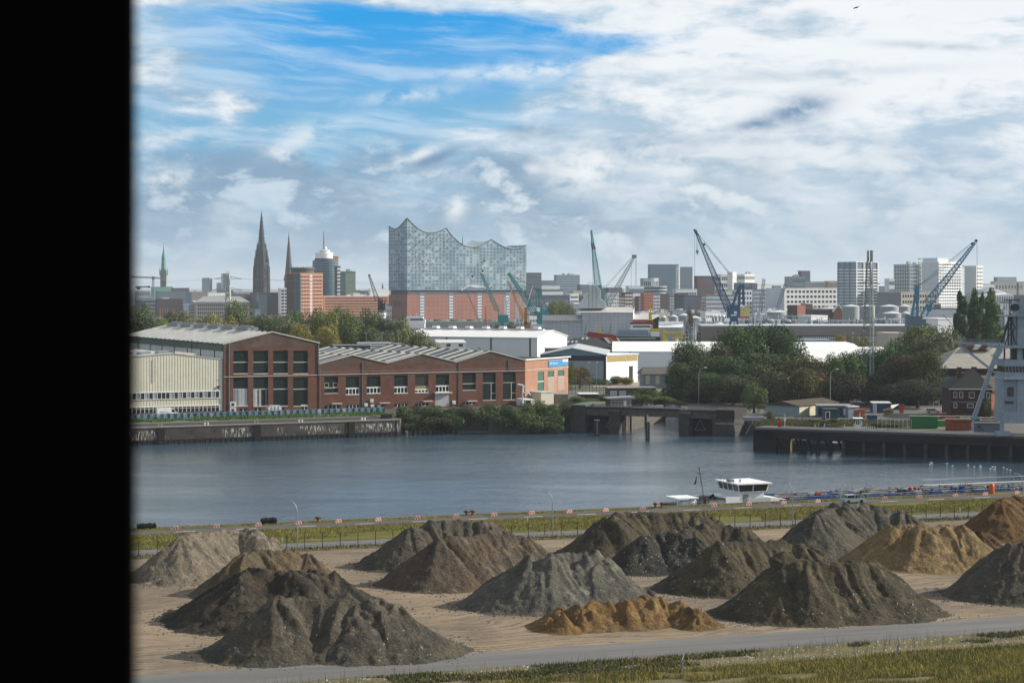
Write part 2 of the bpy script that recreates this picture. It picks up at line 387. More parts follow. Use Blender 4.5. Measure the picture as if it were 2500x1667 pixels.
# the window reveal beside the camera: black stands in for the unlit room's shade; close, out of focus
M_black = pmat('black_frame',(.009,.009,.009),1.,var=.0,spec=0.)
tw = thing('window_frame','black out of focus upright of the window the view is taken through, at the left edge','window frame',(-.4,.62,CZ))
x_e = (349 - 1250) / F * .62
mb = MB(); mb.prism([(-1.2,.60),(x_e,.60),(x_e - .002,.62),(x_e - .09,.70),(-1.2,.72)],CZ - .6,CZ + .6); mb.build('jamb',M_black,tw)
mb = MB(); mb.box(-1.2,x_e - .09,.585,.598,CZ - .6,CZ + .6); mb.build('trim',M_black,tw)
# ================================================================== heaps of rubble, gravel and sand on the yard
def vnoise(x,y,seed):
    xi = np.floor(x).astype(np.int64); yi = np.floor(y).astype(np.int64); xf = x - xi; yf = y - yi
    def h(a,b):
        n = (a * 374761393 + b * 668265263 + seed * 1442695041) & 0x7fffffff
        n = ((n ^ (n >> 13)) * 1274126177) & 0x7fffffff
        return ((n ^ (n >> 16)) & 0xffff) / 65535.
    sx = xf * xf * (3 - 2 * xf); sy = yf * yf * (3 - 2 * yf)
    return (h(xi,yi) * (1 - sx) + h(xi + 1,yi) * sx) * (1 - sy) + (h(xi,yi + 1) * (1 - sx) + h(xi + 1,yi + 1) * sx) * sy
def fbm(x,y,seed,oc=4,gain=.5):
    r = 0; a = 1; tt = 0
    for i in range(oc): r = r + a * (vnoise(x,y,seed + i * 17) - .5); tt += a; a *= gain; x = x * 2.03; y = y * 2.03
    return r / tt * 2
def heap_mat(name,c1,c2,c3,fleck=(.30,.29,.27),fl=.0,sc_=1.):
    c1,c2,c3 = [tuple(x * (.78 if c1[0] < .2 else .88) for x in c) for c in (c1,c2,c3)]
    m,t,p = newmat(name); tc = t.n.new('ShaderNodeTexCoord'); o = tc.outputs['Object']
    big = t.noise(o,.16,5,.6); mid = t.noise(o,.8 * sc_,7,.65); fine = t.noise(o,4.5 * sc_,6,.7)
    c = t.mix(t.mr(big,.42,.56),c1,c2); c = t.mix(t.mr(mid,.46,.66,0.,.9),c,c3)
    sk_ = t.noise(t.vm('MULTIPLY',o,(1.,1.,.25)),.55,5,.6); c = t.mix(t.mr(sk_,.56,.68,0.,.55),c,tuple(x * 1.7 for x in c3)); c = t.mix(t.mr(sk_,.42,.32,0.,.6),c,tuple(x * .5 for x in c1))
    c = t.vm('MULTIPLY',c,t.vm('ADD',t.vm('MULTIPLY',t.xyz(fine,fine,fine),(1.5,1.47,1.4)),(-.06,-.06,-.07)))
    if fl:
        vo = t.voro(o,3.2); rn = t.n.new('ShaderNodeTexVoronoi'); t.l.new(o,rn.inputs['Vector']); rn.inputs['Scale'].default_value = 3.2
        cr = t.sep(rn.outputs['Color'])[0]
        msk = t.m('MULTIPLY',t.mr(vo,.34,.22),t.mr(cr,1 - fl,1 - fl * .8))
        msk = t.m('MULTIPLY',msk,t.mr(big,.4,.55))
        c = t.mix(msk,c,fleck)
    t.l.new(c,p.inputs['Base Color']); p.inputs['Roughness'].default_value = .95; p.inputs['Specular IOR Level'].default_value = .12
    vor = t.voro(o,2.6 * sc_)
    t.l.new(t.bump(t.m('ADD',t.m('MULTIPLY',fine,.8),t.m('MULTIPLY',vor,.35)),.85,.30),p.inputs['Normal']); return m
HM = dict(
    lightgrey=heap_mat('pale_gravel',(.235,.205,.165),(.18,.155,.125),(.30,.26,.21),fl=.03),
    tan=heap_mat('tan_sand',(.18,.145,.10),(.21,.155,.09),(.14,.118,.088)),
    black=heap_mat('dark_soil',(.075,.065,.05),(.055,.052,.05),(.115,.095,.07)),
    dark=heap_mat('grey_brown_rubble',(.135,.12,.095),(.105,.10,.088),(.18,.155,.12),fl=.035),
    olive=heap_mat('olive_rubble',(.115,.10,.07),(.085,.078,.062),(.16,.13,.085),fl=.03),
    brown=heap_mat('brown_rubble',(.15,.115,.085),(.12,.105,.088),(.19,.145,.105),fl=.03),
    slate=heap_mat('slate_rubble',(.135,.125,.105),(.10,.095,.085),(.175,.16,.13),fl=.03),
    grey=heap_mat('grey_gravel',(.175,.168,.148),(.135,.132,.122),(.22,.21,.18),fl=.03),
    blackgrav=heap_mat('black_gravel',(.06,.06,.058),(.08,.078,.072),(.10,.095,.08),fl=.20,fleck=(.4,.4,.38)),
    gold=heap_mat('golden_sand',(.29,.205,.105),(.22,.16,.088),(.35,.255,.135)),
    ochre=heap_mat('ochre_sand',(.25,.155,.068),(.18,.115,.055),(.31,.20,.09)),
    rust=heap_mat('rusty_sand',(.19,.115,.055),(.14,.085,.042),(.23,.14,.068)),
    umber=heap_mat('umber_soil',(.11,.07,.04),(.085,.058,.038),(.15,.095,.055)))
M_stone0 = pmat('pale_rubble',(.24,.235,.22),.9,var=.35,scale=2.); M_stone1 = pmat('dark_rubble',(.13,.12,.10),.9,var=.5,scale=2.)
def heap(label,matk,crest,seed,group='rubble and sand heaps on the yard',sl=.77,rough=1.,res=.17,lumps=1.,name='rubble_heap',tip=1.):
    rnd = random.Random(seed); P = []; fl_ = matk in ('blackgrav','olive')
    for u,v,H in crest:
        Y = (CZ - GZ - H) * F / (v - HZ); P.append((px_at(u,Y),Y,H))
    # even out the depth jitter a little so that the crest is a believable line
    P = np.array(P); hm_ = P[:,2].max(); pad = hm_ / sl * 1.35 + 1
    x0,x1 = P[:,0].min() - pad,P[:,0].max() + pad; y0,y1 = P[:,1].min() - pad,P[:,1].max() + pad
    nx = int((x1 - x0) / res); ny = int((y1 - y0) / res)
    X,Y = np.meshgrid(np.linspace(x0,x1,nx),np.linspace(y0,y1,ny))
    wx = X + fbm(X * .35,Y * .35,seed,3) * .55; wy = Y + fbm(X * .35,Y * .35,seed + 50,3) * .55
    Hh = np.full(X.shape,-9.); T = np.zeros_like(X); S = np.zeros_like(X); t0 = 0
    segs = list(zip(P[:-1],P[1:])) if len(P) > 1 else [(P[0],P[0] + np.array([.01,0,0]))]
    for p,q in segs:
        dx,dy = q[0] - p[0],q[1] - p[1]; L = math.hypot(dx,dy) + 1e-6
        k = np.clip(((wx - p[0]) * dx + (wy - p[1]) * dy) / L / L,0,1)
        d = np.hypot(wx - p[0] - k * dx,wy - p[1] - k * dy); ht_ = p[2] + (q[2] - p[2]) * k
        # slightly concave flank, rounded top
        h = ht_ - sl * (np.sqrt(d * d + .06) - .25) + .05 * np.maximum(0,d - 2.)
        new = h > Hh; Hh = np.where(new,h,Hh)
        side = np.sign((wx - p[0]) * dy - (wy - p[1]) * dx)
        ang = np.arctan2(wy - p[1] - k * dy,wx - p[0] - k * dx)
        T = np.where(new,t0 + k * L + ang * 2.2,T); t0 += L
    # single tipped loads riding on the crest
    nl = int(max(2,t0 / .95) * lumps)
    for i in range(nl):
        j = rnd.randrange(len(segs)); p,q = segs[j]; k = rnd.random()
        cx = p[0] + (q[0] - p[0]) * k + rnd.gauss(0,.8); cy = p[1] + (q[1] - p[1]) * k + rnd.gauss(0,1.1); top = p[2] + (q[2] - p[2]) * k + rnd.uniform(-.8,.62) * tip
        d = np.hypot(wx - cx,wy - cy); h = top - .82 * np.sqrt(d * d + .05); Hh = np.maximum(Hh,h)
    rel = np.clip(Hh / max(hm_,.1),0,1)
    gul = (np.abs(fbm(T * .55,np.zeros_like(T) + seed,seed + 3,3)) - .25) * 1.5
    gul2 = (vnoise(T * 1.9,Hh * .12,seed + 8) - .5) * .5
    prof_ = np.clip(rel * 1.6,0,1) * np.clip((1.15 - rel) * 3,.25,1)
    Hh = Hh + rough * (gul * .80 + gul2 * .55) * prof_
    Hh = Hh + rough * (fbm(X * .9,Y * .9,seed + 5,4) * .17 * np.clip(rel * 4,.3,1) + fbm(X * 2.6,Y * 2.6,seed + 6,2) * .11)
    Hh = Hh + fbm(X * .45,Y * .45,seed + 31,4) * .5 * np.clip(1 - rel * 3.5,0,1) - .35 * np.clip(fbm(X * .16 + 3,Y * .16,seed + 40,2),0,1) * np.clip(rel * 2,0,1) * 2.2
    Hh = np.where(Hh < .5,.5 * np.exp((Hh - .5) / .5),Hh) - .13 + fbm(X * 1.1,Y * 1.1,seed + 60,4) * .10 * np.clip(1.2 - Hh,0,1)     # feathered foot
    keep = Hh > -.06; idx = -np.ones(Hh.shape,int); fq = keep[:-1,:-1] & keep[1:,:-1] & keep[:-1,1:] & keep[1:,1:]
    used = np.zeros(Hh.shape,bool); used[:-1,:-1] |= fq; used[1:,:-1] |= fq; used[:-1,1:] |= fq; used[1:,1:] |= fq
    idx[used] = np.arange(used.sum()); bx,by = float(P[:,0].mean()),float(P[:,1].mean())
    co = np.stack([X[used] - bx,Y[used] - by,Hh[used]],1)
    i,j = np.nonzero(fq); fa = np.stack([idx[i,j],idx[i,j + 1],idx[i + 1,j + 1],idx[i + 1,j]],1)
    me = bpy.data.meshes.new(name); me.vertices.add(len(co)); me.vertices.foreach_set('co',co.astype('f4').ravel())
    me.loops.add(fa.size); me.loops.foreach_set('vertex_index',fa.ravel().astype('i4')); me.polygons.add(len(fa))
    me.polygons.foreach_set('loop_start',np.arange(0,fa.size,4,dtype='i4')); me.polygons.foreach_set('loop_total',np.full(len(fa),4,'i4'))
    me.polygons.foreach_set('use_smooth',np.ones(len(fa),bool)); me.update(calc_edges=True); me.validate(); me.materials.append(HM[matk])
    o = bpy.data.objects.new(name,me); COL.objects.link(o); o.location = (bx,by,GZ)
    if lumps >= 1 and 'sand' not in name:
        rg = np.random.default_rng(seed); hh = co[:,2]; pk_ = rg.choice(len(co),900,p=(1 / (.25 + hh)) / (1 / (.25 + hh)).sum()); mb = MB()
        for q in pk_:
            x,y,z = co[q]; r = .04 + .13 * rg.random() ** 3; x += rg.normal(0,.15); y += rg.normal(0,.15) - .1
            if z < .5: k = 1 + rg.exponential(.07); x *= k; y *= k; z = 0
            s1,s2 = rg.uniform(.6,1.4,2) * r
            mb.add([(x - s1,y,z),(x,y - s2,z),(x + s1,y,z),(x,y + s2,z),(x,y,z + r * 1.1)],[(0,1,4),(1,2,4),(2,3,4),(3,0,4)])
        st = mb.build('loose_stones',M_stone0 if fl_ else M_stone1,o); st['kind'] = 'stuff'
    tag(o,label,'rubble heap' if 'sand' not in name else 'sand heap',group); return o
heap('pale grey gravel heap with a row of pointed tips at the far left','lightgrey',[(440,1306,5.4),(480,1298,5.4),(553,1290,5.3),(600,1293,5.1),(628,1298,4.9),(655,1318,3.9)],11,tip=1.3)
heap('tan sand heap between the pale gravel heap and the black soil heap','tan',[(600,1350,4.9),(641,1340,4.9),(680,1343,4.7),(711,1344,4.5),(745,1352,4.2)],12,name='sand_heap',tip=1.2)
heap('black soil heap with a long dark slope, behind the front left heap','black',[(590,1420,4.6),(612,1384,5.6),(676,1393,5.3),(720,1389,5.2),(764,1390,5.0),(812,1400,4.5)],13,tip=1.2,sl=.62)
heap('large grey brown rubble heap at the front left beside the road','dark',[(676,1460,5.6),(711,1455,5.6),(811,1458,5.5),(870,1464,5.4),(925,1447,5.7),(968,1466,5.2)],14,tip=1.3)
heap('dark stony heap at the back left of centre below the quay','dark',[(1000,1282,5.4),(1056,1271,5.7),(1121,1267,5.8),(1197,1272,5.5),(1240,1288,4.6)],15)
heap('brown furrowed heap just in front of the dark stony heap, left of centre','brown',[(1074,1314,5.7),(1138,1305,5.8),(1200,1300,5.8),(1244,1308,5.3),(1285,1314,4.8)],16)
heap('broad smooth grey gravel heap in the middle of the yard','grey',[(1290,1350,6.0),(1340,1352,5.9),(1379,1346,6.0),(1430,1347,5.9),(1470,1362,5.3)],17)
heap('small dark lump at the right foot of the broad grey gravel heap','dark',[(1574,1441,1.35)],18,lumps=.5,tip=.4)
heap('low ochre sand ridge in front of the grey heap near the road','ochre',[(1345,1496,1.7),(1420,1469,2.7),(1468,1471,2.5),(1544,1461,2.8),(1615,1462,2.6),(1659,1472,2.2),(1700,1500,1.4)],19,name='sand_heap',tip=.7)
heap('long olive brown heap at the back right of centre, highest against the quay','olive',[(1470,1266,5.6),(1506,1249,5.9),(1571,1248,5.8),(1629,1249,5.7),(1703,1249,5.6),(1745,1268,4.6)],20,tip=1.2)
heap('olive heap lying behind the black gravel heap','olive',[(1676,1290,4.9),(1726,1278,5.2),(1797,1283,4.9),(1826,1289,4.6)],21)
heap('black gravel heap speckled with white stones','blackgrav',[(1585,1304,4.6),(1621,1293,5.0),(1660,1302,4.7),(1688,1312,4.3)],22)
heap('long brown heap with scarred flanks right of the black gravel heap','olive',[(1745,1328,5.5),(1785,1319,5.8),(1850,1319,5.7),(1908,1313,5.8),(1967,1325,5.2)],23,tip=1.2)
heap('biggest dark heap at the front right with stones along its foot','olive',[(1910,1373,5.9),(1977,1372,6.0),(2032,1370,6.0),(2090,1370,5.9),(2135,1372,5.7)],24,tip=1.2,rough=1.2)
heap('slate grey heap at the back right with a car parked behind it','slate',[(1995,1252,5.4),(2029,1232,5.8),(2074,1225,5.9),(2126,1226,5.7),(2169,1234,5.4),(2215,1244,4.9)],25)
heap('golden straw coloured sand heap on the right','gold',[(2175,1280,5.2),(2206,1277,5.5),(2267,1284,5.3),(2310,1276,5.6),(2341,1280,5.4)],26,name='sand_heap')
heap('dark umber soil heap half hidden behind the golden sand heap','umber',[(2353,1287,4.2),(2396,1298,3.9),(2415,1310,3.2)],27)
heap('rusty orange sand heap at the right edge below the quay','rust',[(2445,1221,5.5),(2469,1209,5.7),(2500,1210,5.7),(2545,1214,5.6)],28,name='sand_heap')
heap('dark grey heap cut off by the right edge of the view','dark',[(2475,1330,6.1),(2500,1322,6.5),(2560,1318,6.5),(2620,1320,6.2)],29)
M_stone = pmat('stone',(.42,.41,.38),.9,var=.25,scale=2.)
def rock(u,v,r,label,seed):
    rnd = random.Random(seed); x,y = gp(u,v); mb = MB(); pr = []
    for i in range(7): pr.append((max(.05,math.sin(i / 6 * math.pi)) * r,-.1 + i / 6 * r * 1.35))
    mb.lathe(0,0,pr,9)
    mb.v = [(a * rnd.uniform(.8,1.2),b * rnd.uniform(.8,1.2),c * rnd.uniform(.85,1.15)) for a,b,c in mb.v]
    o = mb.build('boulder',M_stone,smooth=False); o.location = (x,y,GZ); return tag(o,label,'boulder','pale boulders at the foot of the front right heap')
rock(1959,1526,.38,'largest pale boulder at the left foot of the front right heap',1)
rock(1998,1519,.30,'upright tan boulder on the left part of the front right heap foot',2)
rock(2092,1524,.26,'flat white stone slab at the foot of the front right heap, left one of two',3)
rock(2120,1522,.28,'flat white stone slab at the foot of the front right heap, right one of two',4)
rock(2253,1511,.22,'grey stone near the right tip of the front right heap',5)
# ================================================================== near bank: fences, lamps, barriers, car, barge
M_steel = pmat('galvanised_steel',(.33,.34,.34),.5,.5,var=.1)
M_dsteel = pmat('dark_steel',(.035,.037,.04),.6,.3,var=.1)
M_white = pmat('white_paint',(.74,.75,.75),.45,var=.05)
M_dwhite = pmat('weathered_white',(.58,.59,.58),.6,var=.15,scale=1.)
M_glass = pmat('dark_glass',(.03,.04,.045),.12,.0,var=.2,spec=.8)
M_rubber = pmat('rubber',(.014,.014,.014),.9,var=.3)
M_rust = pmat('rusty_iron',(.25,.09,.03),.85,var=.35,scale=3.)
M_orange = pmat('orange_paint',(.62,.13,.03),.5,var=.15,scale=2.)
M_red = pmat('red_paint',(.50,.03,.03),.5,var=.12)
M_blue = pmat('blue_paint',(.015,.09,.33),.45,var=.2,scale=1.)
M_yellow = pmat('yellow_paint',(.68,.52,.03),.5,var=.1)
M_grey = pmat('grey_paint',(.30,.32,.33),.55,var=.12,scale=.8)
M_lgrey = pmat('light_grey_paint',(.48,.50,.51),.55,var=.1,scale=.8)
def YP(u,s): k = (u - 1250) / F; r = (k * s * YF.c + s * YF.s) / (YF.c - k * YF.s); return r
# green wire fence along the back of the yard
x0,y0,_ = YF.w(104,277.3)
tf = thing('wire_fence','long dark wire fence on thin posts between the yard and the grey road','fence',(x0,y0,GZ))
for i in range(62):
    r = 26 + i * 2.63; mb = MB(YF); mb.box(r - .04,r + .04,277.26,277.34,GZ,GZ + 2.05); mb.bar((r,277.3,GZ + 2.0),(r,277.05,GZ + 2.3),.05); mb.build('post',M_dsteel,tf)
mb = MB(YF)
for k in range(9): mb.bar((24,277.3,GZ + .1 + k * .235),(190,277.3,GZ + .1 + k * .235),.016)
mb.build('wire',M_dsteel,tf)
M_dfence = pmat('dull_steel',(.20,.205,.20),.6,.4,var=.15)
# bare construction fence along the near side of the road
x0,y0,_ = YF.w(80,175.4)
tf = thing('mesh_fence','galvanised mesh fence panels on paired posts in front of the weedy bank','fence',(x0,y0,GZ))
rr = random.Random(3)
for i in range(24):
    r = 46 + i * 3.45; ln = rr.uniform(-.08,.08); mb = MB(YF); mb.bar((r,175.4,GZ),(r + ln,175.4,GZ + 2.0),.04); mb.bar((r + .13,175.4,GZ),(r + .13 + ln,175.4,GZ + 2.0),.03); mb.build('post',M_dfence,tf)
mb = MB(YF)
for k in (0.1,.7,1.3,1.95): mb.bar((46,175.4,GZ + k),(127,175.4,GZ + k),.022 if k > 1.9 else .012)
mb.build('wire_mesh',M_dfence,tf)
def lean_panel(u,v,label,tilt):
    x,y = gp(u,v); o = thing('fence_panel',label,'fence panel',(x,y,GZ),'loose fence panels at the mesh fence')
    mb = MB(); h = 2.0; w = 1.0; dx = tilt
    c = [(x,y,GZ),(x + .35,y + w * 2,GZ),(x + .35 + dx,y + w * 2,GZ + h),(x + dx,y,GZ + h * .93)]
    for a,b in zip(c,c[1:] + c[:1]): mb.bar(a,b,.07)
    mb.build('frame',M_steel,o)
    mb = MB()
    for k in range(1,10):
        t_ = k / 10; p = [Vector(q) for q in c]; mb.bar(p[0].lerp(p[1],t_),p[3].lerp(p[2],t_),.012); mb.bar(p[0].lerp(p[3],t_),p[1].lerp(p[2],t_),.012)
    mb.build('wire_mesh',M_steel,o)
lean_panel(1664,1657,'open fence panel standing edge on at the fence below the middle of the road',.05)
lean_panel(2184,1615,'fence panel leaning to the right at the fence, the one nearer the right edge',.55)
# street lamps
def lamp(u,s,label,h=6.9,base=None):
    r = YP(u,s); x,y,_ = YF.w(r,s); o = thing('street_lamp',label,'street lamp',(x,y,GZ),'slender curved street lamps beside the fence road')
    pts = [(x,y,GZ),(x,y,GZ + h - 1.9)]
    for k in range(1,8):
        a = k / 7 * math.pi / 2; pts.append((x - 1.0 * (1 - math.cos(a)),y,GZ + h - 1.9 + 1.8 * math.sin(a)))
    mb = MB(); mb.bar(pts[0],pts[1],.17,n=8); mb.path(pts[1:],.10); mb.build('pole',M_steel,o)
    mb = MB(); q = pts[-1]; mb.box(q[0] - .55,q[0],y - .12,y + .12,q[2] - .06,q[2] + .06); mb.build('lamp_head',M_steel,o)
lamp(726,278.1,'curved street lamp by the fence behind the pale gravel heap')
lamp(1349,278.1,'curved street lamp by the fence near the middle of the view')
lamp(1935,278.1,'curved street lamp by the fence left of the slate grey heap')
lamp(2498,278.1,'curved street lamp at the right edge in front of the barge')
# red and white barriers
bm_,t,p = newmat('barrier_stripes'); tc = t.n.new('ShaderNodeTexCoord'); x,y,z = t.sep(tc.outputs['Object'])
fr = t.m('FRACT',t.m('ADD',t.m('MULTIPLY',x,1.9),t.m('MULTIPLY',z,.9)))
t.l.new(t.mix(t.m('GREATER_THAN',fr,.40),(.62,.56,.50),(.56,.15,.10)),p.inputs['Base Color']); p.inputs['Roughness'].default_value = .6
proto = None
BU = [428,529,631,729,826,923,1019,1113,1206,1298,1389,1478,1569,1743,1828,1913,1996,2160,2244,2332,2405,2482]
names = {0: 'at the far left',1: 'second from the left',2: 'left of the long tyre fender',3: 'just right of the left street lamp',4: 'right of the rusty mooring post',
         5: 'above the gap between the left heaps',6: 'above the dark stony heap',7: 'left of the pair of rusty bitts',8: 'right of the pair of rusty bitts',9: 'left of the middle street lamp',
         10: 'right of the middle street lamp',11: 'above the left end of the long olive heap',12: 'above the crest of the long olive heap',13: 'below the left corner of the barge wheelhouse',
         14: 'below the right part of the barge wheelhouse',15: 'left of the right street lamp',16: 'left of the parked car',17: 'right of the parked car',18: 'second right of the parked car',19: 'third right of the parked car',
         20: 'just left of the orange buoy',21: 'nearest the right edge'}
for i,u in enumerate(BU):
    r = YP(u,306.3); x,y,_ = YF.w(r,306.3)
    if proto is None:
        proto = mb = MB(); mb.prof([(-.60,0),(.60,0),(.60,.12),(.50,.62),(-.50,.62),(-.60,.12)],-.22,.22); bme = mb.mesh('barrier',bm_)
    o = bpy.data.objects.new('barrier',bme); COL.objects.link(o); o.location = (x,y,GZ + .05); o.rotation_euler = (0,0,R(20 + (i * 37 % 17) - 8)); o.scale = (.86,.86,.86)
    tag(o,'red and white quay barrier, ' + names[i],'barrier','red and white barrier blocks along the quay')
# bitts and mooring post
def bitt(u,s,label,g='rusty mooring bitts on the quay edge'):
    r = YP(u,s); x,y,_ = YF.w(r,s); mb = MB(); mb.lathe(0,0,[(.34,0),(.22,.12),(.20,.5),(.34,.68),(.36,.8),(.2,.9)],10); mb.bar((-.5,0,.62),(.5,0,.62),.16)
    o = mb.build('bollard',M_rust); o.location = (x,y,GZ + .05); tag(o,label,'bollard',g)
bitt(776,308.4,'single rusty mooring post on the quay edge at the left')
bitt(1139,308.4,'left rusty bitt of the pair above the brown furrowed heap'); bitt(1154,308.4,'right rusty bitt of the pair above the brown furrowed heap')
bitt(1600,308.4,'left rusty bitt of the pair by the stern of the barge'); bitt(1616,308.4,'right rusty bitt of the pair by the stern of the barge')
def fender(u,n,label,rad):
    s = 308.6; r = YP(u,s); x,y,_ = YF.w(r,s); o = thing('tyre_fender',label,'fender',(x,y,GZ),'black tyre fenders on the quay edge')
    for i in range(n):
        c = (i - (n - 1) / 2) * .36; mb = MB(YF); vs = []; fs = []; rr_ = rad * (.92 + .1 * ((i * 7) % 3) / 2)
        k = 12
        for (w_,q) in ((-.15,.86),(-.09,1.),(.09,1.),(.15,.86),(.15,.5),(-.15,.5)):
            for j in range(k):
                an = 2 * math.pi * j / k; vs.append((r + c + w_,s + math.cos(an) * rr_ * q,GZ + rr_ + .05 + math.sin(an) * rr_ * q))
        for m_ in range(6):
            for j in range(k): fs.append((m_ * k + j,m_ * k + (j + 1) % k,((m_ + 1) % 6) * k + (j + 1) % k,((m_ + 1) % 6) * k + j))
        mb.add(vs,fs); mb.build('tyre',M_rubber,o)
    mb = MB(YF); mb.bar((r - n * .19,s,GZ + rad),(r + n * .19,s,GZ + rad),.3); mb.build('core',M_rubber,o)
fender(656,7,'row of black tyres strung as a fender behind the pale gravel heap',.52)
fender(358,8,'row of black tyres strung as a fender at the far left beside the window frame',.48)
# markers in the grass strip
for u,v,l in ((1288,1272,'white marker stick in the grass near the middle street lamp'),(689,1325,'small white marker post beside the pale gravel heap'),(2344,1250,'small yellow white marker post right of the parked car')):
    x,y = gp(u,v); mb = MB(); mb.box(-.07,.07,-.05,.05,0,.75); mb.box(-.12,.12,-.06,-.051,.5,.7); o = mb.build('marker_post',M_white); o.location = (x,y,GZ); tag(o,l,'marker post','small marker posts in the grass strip')
# parked car
def car(name,label,x,y,rz,body_mat,L=4.1,H=1.48):
    o = thing(name,label,'car',(x,y,GZ + .05)); z0 = GZ + .05; fr = Frame(x,y,rz)
    mb = MB(fr); h = L / 2
    mb.prof([(-h,z0 + .3),(h,z0 + .3),(h,z0 + .72),(h - .95,z0 + .88),(-h + .1,z0 + .95),(-h,z0 + .7)],-.85,.85)
    mb.build('body',body_mat,o)
    mb = MB(fr); mb.prof([(-h + .12,z0 + .95),(h - 1.0,z0 + .89),(h - 1.75,z0 + H - .06),(-h + .55,z0 + H - .06)],-.78,.78); mb.build('window_band',M_glass,o)
    mb = MB(fr); mb.prof([(-h + .5,z0 + H - .06),(h - 1.72,z0 + H - .06),(h - 1.9,z0 + H),(-h + .65,z0 + H)],-.76,.76)
    for a in (-h + .35,-.15,h - 1.38): mb.bar((a,-.80,z0 + .92),(a + (.25 if a < 0 else -.3),-.77,z0 + H - .05),.09)
    mb.build('roof',body_mat,o)
    for a in (-h + .75,h - .8):
        for b in (-.82,.82):
            mb = MB(fr); k = 12; vs = [(a + .31 * math.cos(2 * math.pi * j / k),b + q,z0 + .31 + .31 * math.sin(2 * math.pi * j / k)) for q in (-.09,.09) for j in range(k)]
            mb.add(vs,[tuple(range(k)),tuple(range(2 * k - 1,k - 1,-1))] + [(j,(j + 1) % k,k + (j + 1) % k,k + j) for j in range(k)]); mb.build('wheel',M_rubber,o)
    for b in (-.6,.6):
        mb = MB(fr); mb.box(h - .04,h + .02,b - .16,b + .16,z0 + .58,z0 + .72); mb.build('headlight',M_lgrey,o)
    return o
M_carblue = pmat('pale_blue_car_paint',(.33,.42,.46),.3,.3,var=.03)
r = YP(2082,303.4); x,y,_ = YF.w(r,303.4)
car('parked_car','pale blue hatchback parked on the quay road behind the slate grey heap',x,y,20,M_carblue)

# ---------------------------------------------------------------- tank barge moored at the quay
bx,by,_ = YF.w(185,316)
barge = thing('tank_barge','long blue tank barge crowded with deck pipes, moored at the near quay','barge',(bx,by,0)); Bp = lambda: MB(YF)
M_hull = pmat('barge_hull',(.02,.05,.14),.5,var=.2)
M_pipe = pmat('deck_pipe',(.27,.27,.26),.45,.3,var=.4,scale=1.2)
M_deck = pmat('barge_deck',(.06,.07,.09),.7,var=.3,scale=.6)
DZ = 4.05
mb = Bp(); mb.prism([(146,311.8),(150,311.2),(262,311.2),(268,316),(262,320.8),(150,320.8),(146,320.2)],.2,DZ - .3); mb.build('hull',M_hull,barge)
mb = Bp(); mb.prism([(146.2,311.9),(150,311.3),(262,311.3),(267,316),(262,320.7),(150,320.7),(146.2,320.1)],DZ - .3,DZ); mb.build('deck',M_deck,barge)
mb = Bp(); mb.box(165,262,311.35,311.55,DZ - .3,DZ + .62); mb.box(165,262,318.9,319.1,DZ,DZ + .9); mb.build('coaming',pmat('coaming_blue',(.02,.075,.24),.5,var=.35,scale=.7),barge)
mb = Bp(); mb.box(168,262,314.4,317.2,DZ,DZ + .75); mb.build('trunk_deck',M_deck,barge)
# wheelhouse
r0,r1,s0,s1 = 157.6,162.9,312.6,320.2
wh = None
mb = Bp(); mb.box(r0 + .3,r1 - .3,s0 + .3,s1 - .3,DZ,6.15); wh = mb.build('wheelhouse',M_white,barge)
mb = Bp(); e = .32
mb.add([(r0,s0,6.15),(r1,s0,6.15),(r1,s1,6.15),(r0,s1,6.15),(r0 - e,s0 - e,7.45),(r1 + e,s0 - e,7.45),(r1 + e,s1 + e,7.45),(r0 - e,s1 + e,7.45)],
       [(0,1,5,4),(1,2,6,5),(2,3,7,6),(3,0,4,7),(3,2,1,0),(4,5,6,7)]); mb.build('window_band',M_glass,wh)
mb = Bp()
for (a,s_) in ((r0,s0),((r0 + r1) / 2,s0),(r1,s0),(r0,314.6),(r0,316.6),(r0,318.4),(r0,s1)):
    da = -e if a == r0 else (e if a == r1 else 0); ds = -e if s_ == s0 else (e if s_ == s1 else 0)
    mb.bar((a + (da * .02),s_ + ds * .02 - .03,6.15),(a + da * 1.03,s_ + ds * 1.03 - .03,7.45),.15)
mb.box(r0 - .04,r1 + .04,s0 - .06,s1 + .04,6.08,6.22); mb.build('window_frame',M_white,wh)
mb = Bp(); mb.box(r0 - .75,r1 + .85,s0 - .75,s1 + .6,7.46,7.66); mb.build('roof',M_white,wh)
mb = Bp(); mb.box(158.5,159.6,s0 + .27,s0 + .3,4.3,5.7); mb.build('door',M_grey,wh)
mb = Bp(); q = 157.6
for j in range(6): mb.bar((q - .2,314.2 + j * 1.0,7.7),(q - .2,314.2 + j * 1.0,8.0 + .25 * (j % 3)),.12)
mb.bar((q - .3,314,8.0),(q - .3,319.5,8.05),.14); mb.box(q - .6,q + .3,315,316.2,7.7,8.15); mb.bar((q - .2,319.6,7.6),(q - .25,319.6,9.3),.07); mb.bar((q + 1.2,314.6,7.66),(q + 1.2,314.6,8.2),.25)
mb.build('roof_gear',M_steel,wh)
mb = Bp(); mb.box(154.9,157.6,312.3,319,DZ,5.35); mb.build('deck_house',M_white,barge)
mb = Bp(); mb.prof([(163.0,DZ),(168.5,DZ),(167.6,DZ + .35),(163.0,5.15)],312.4,320); mb.build('sloped_casing',M_white,barge)
mb = Bp(); mb.box(158.8,163.4,311.9,312.0,DZ,5.05); mb.box(158.8,158.9,311.9,312.6,DZ,5.05); mb.build('side_panel',M_lgrey,barge)
mb = Bp(); mb.box(151.9,154.8,312.6,318.5,DZ,5.0); mb.build('engine_casing',M_dwhite,barge)
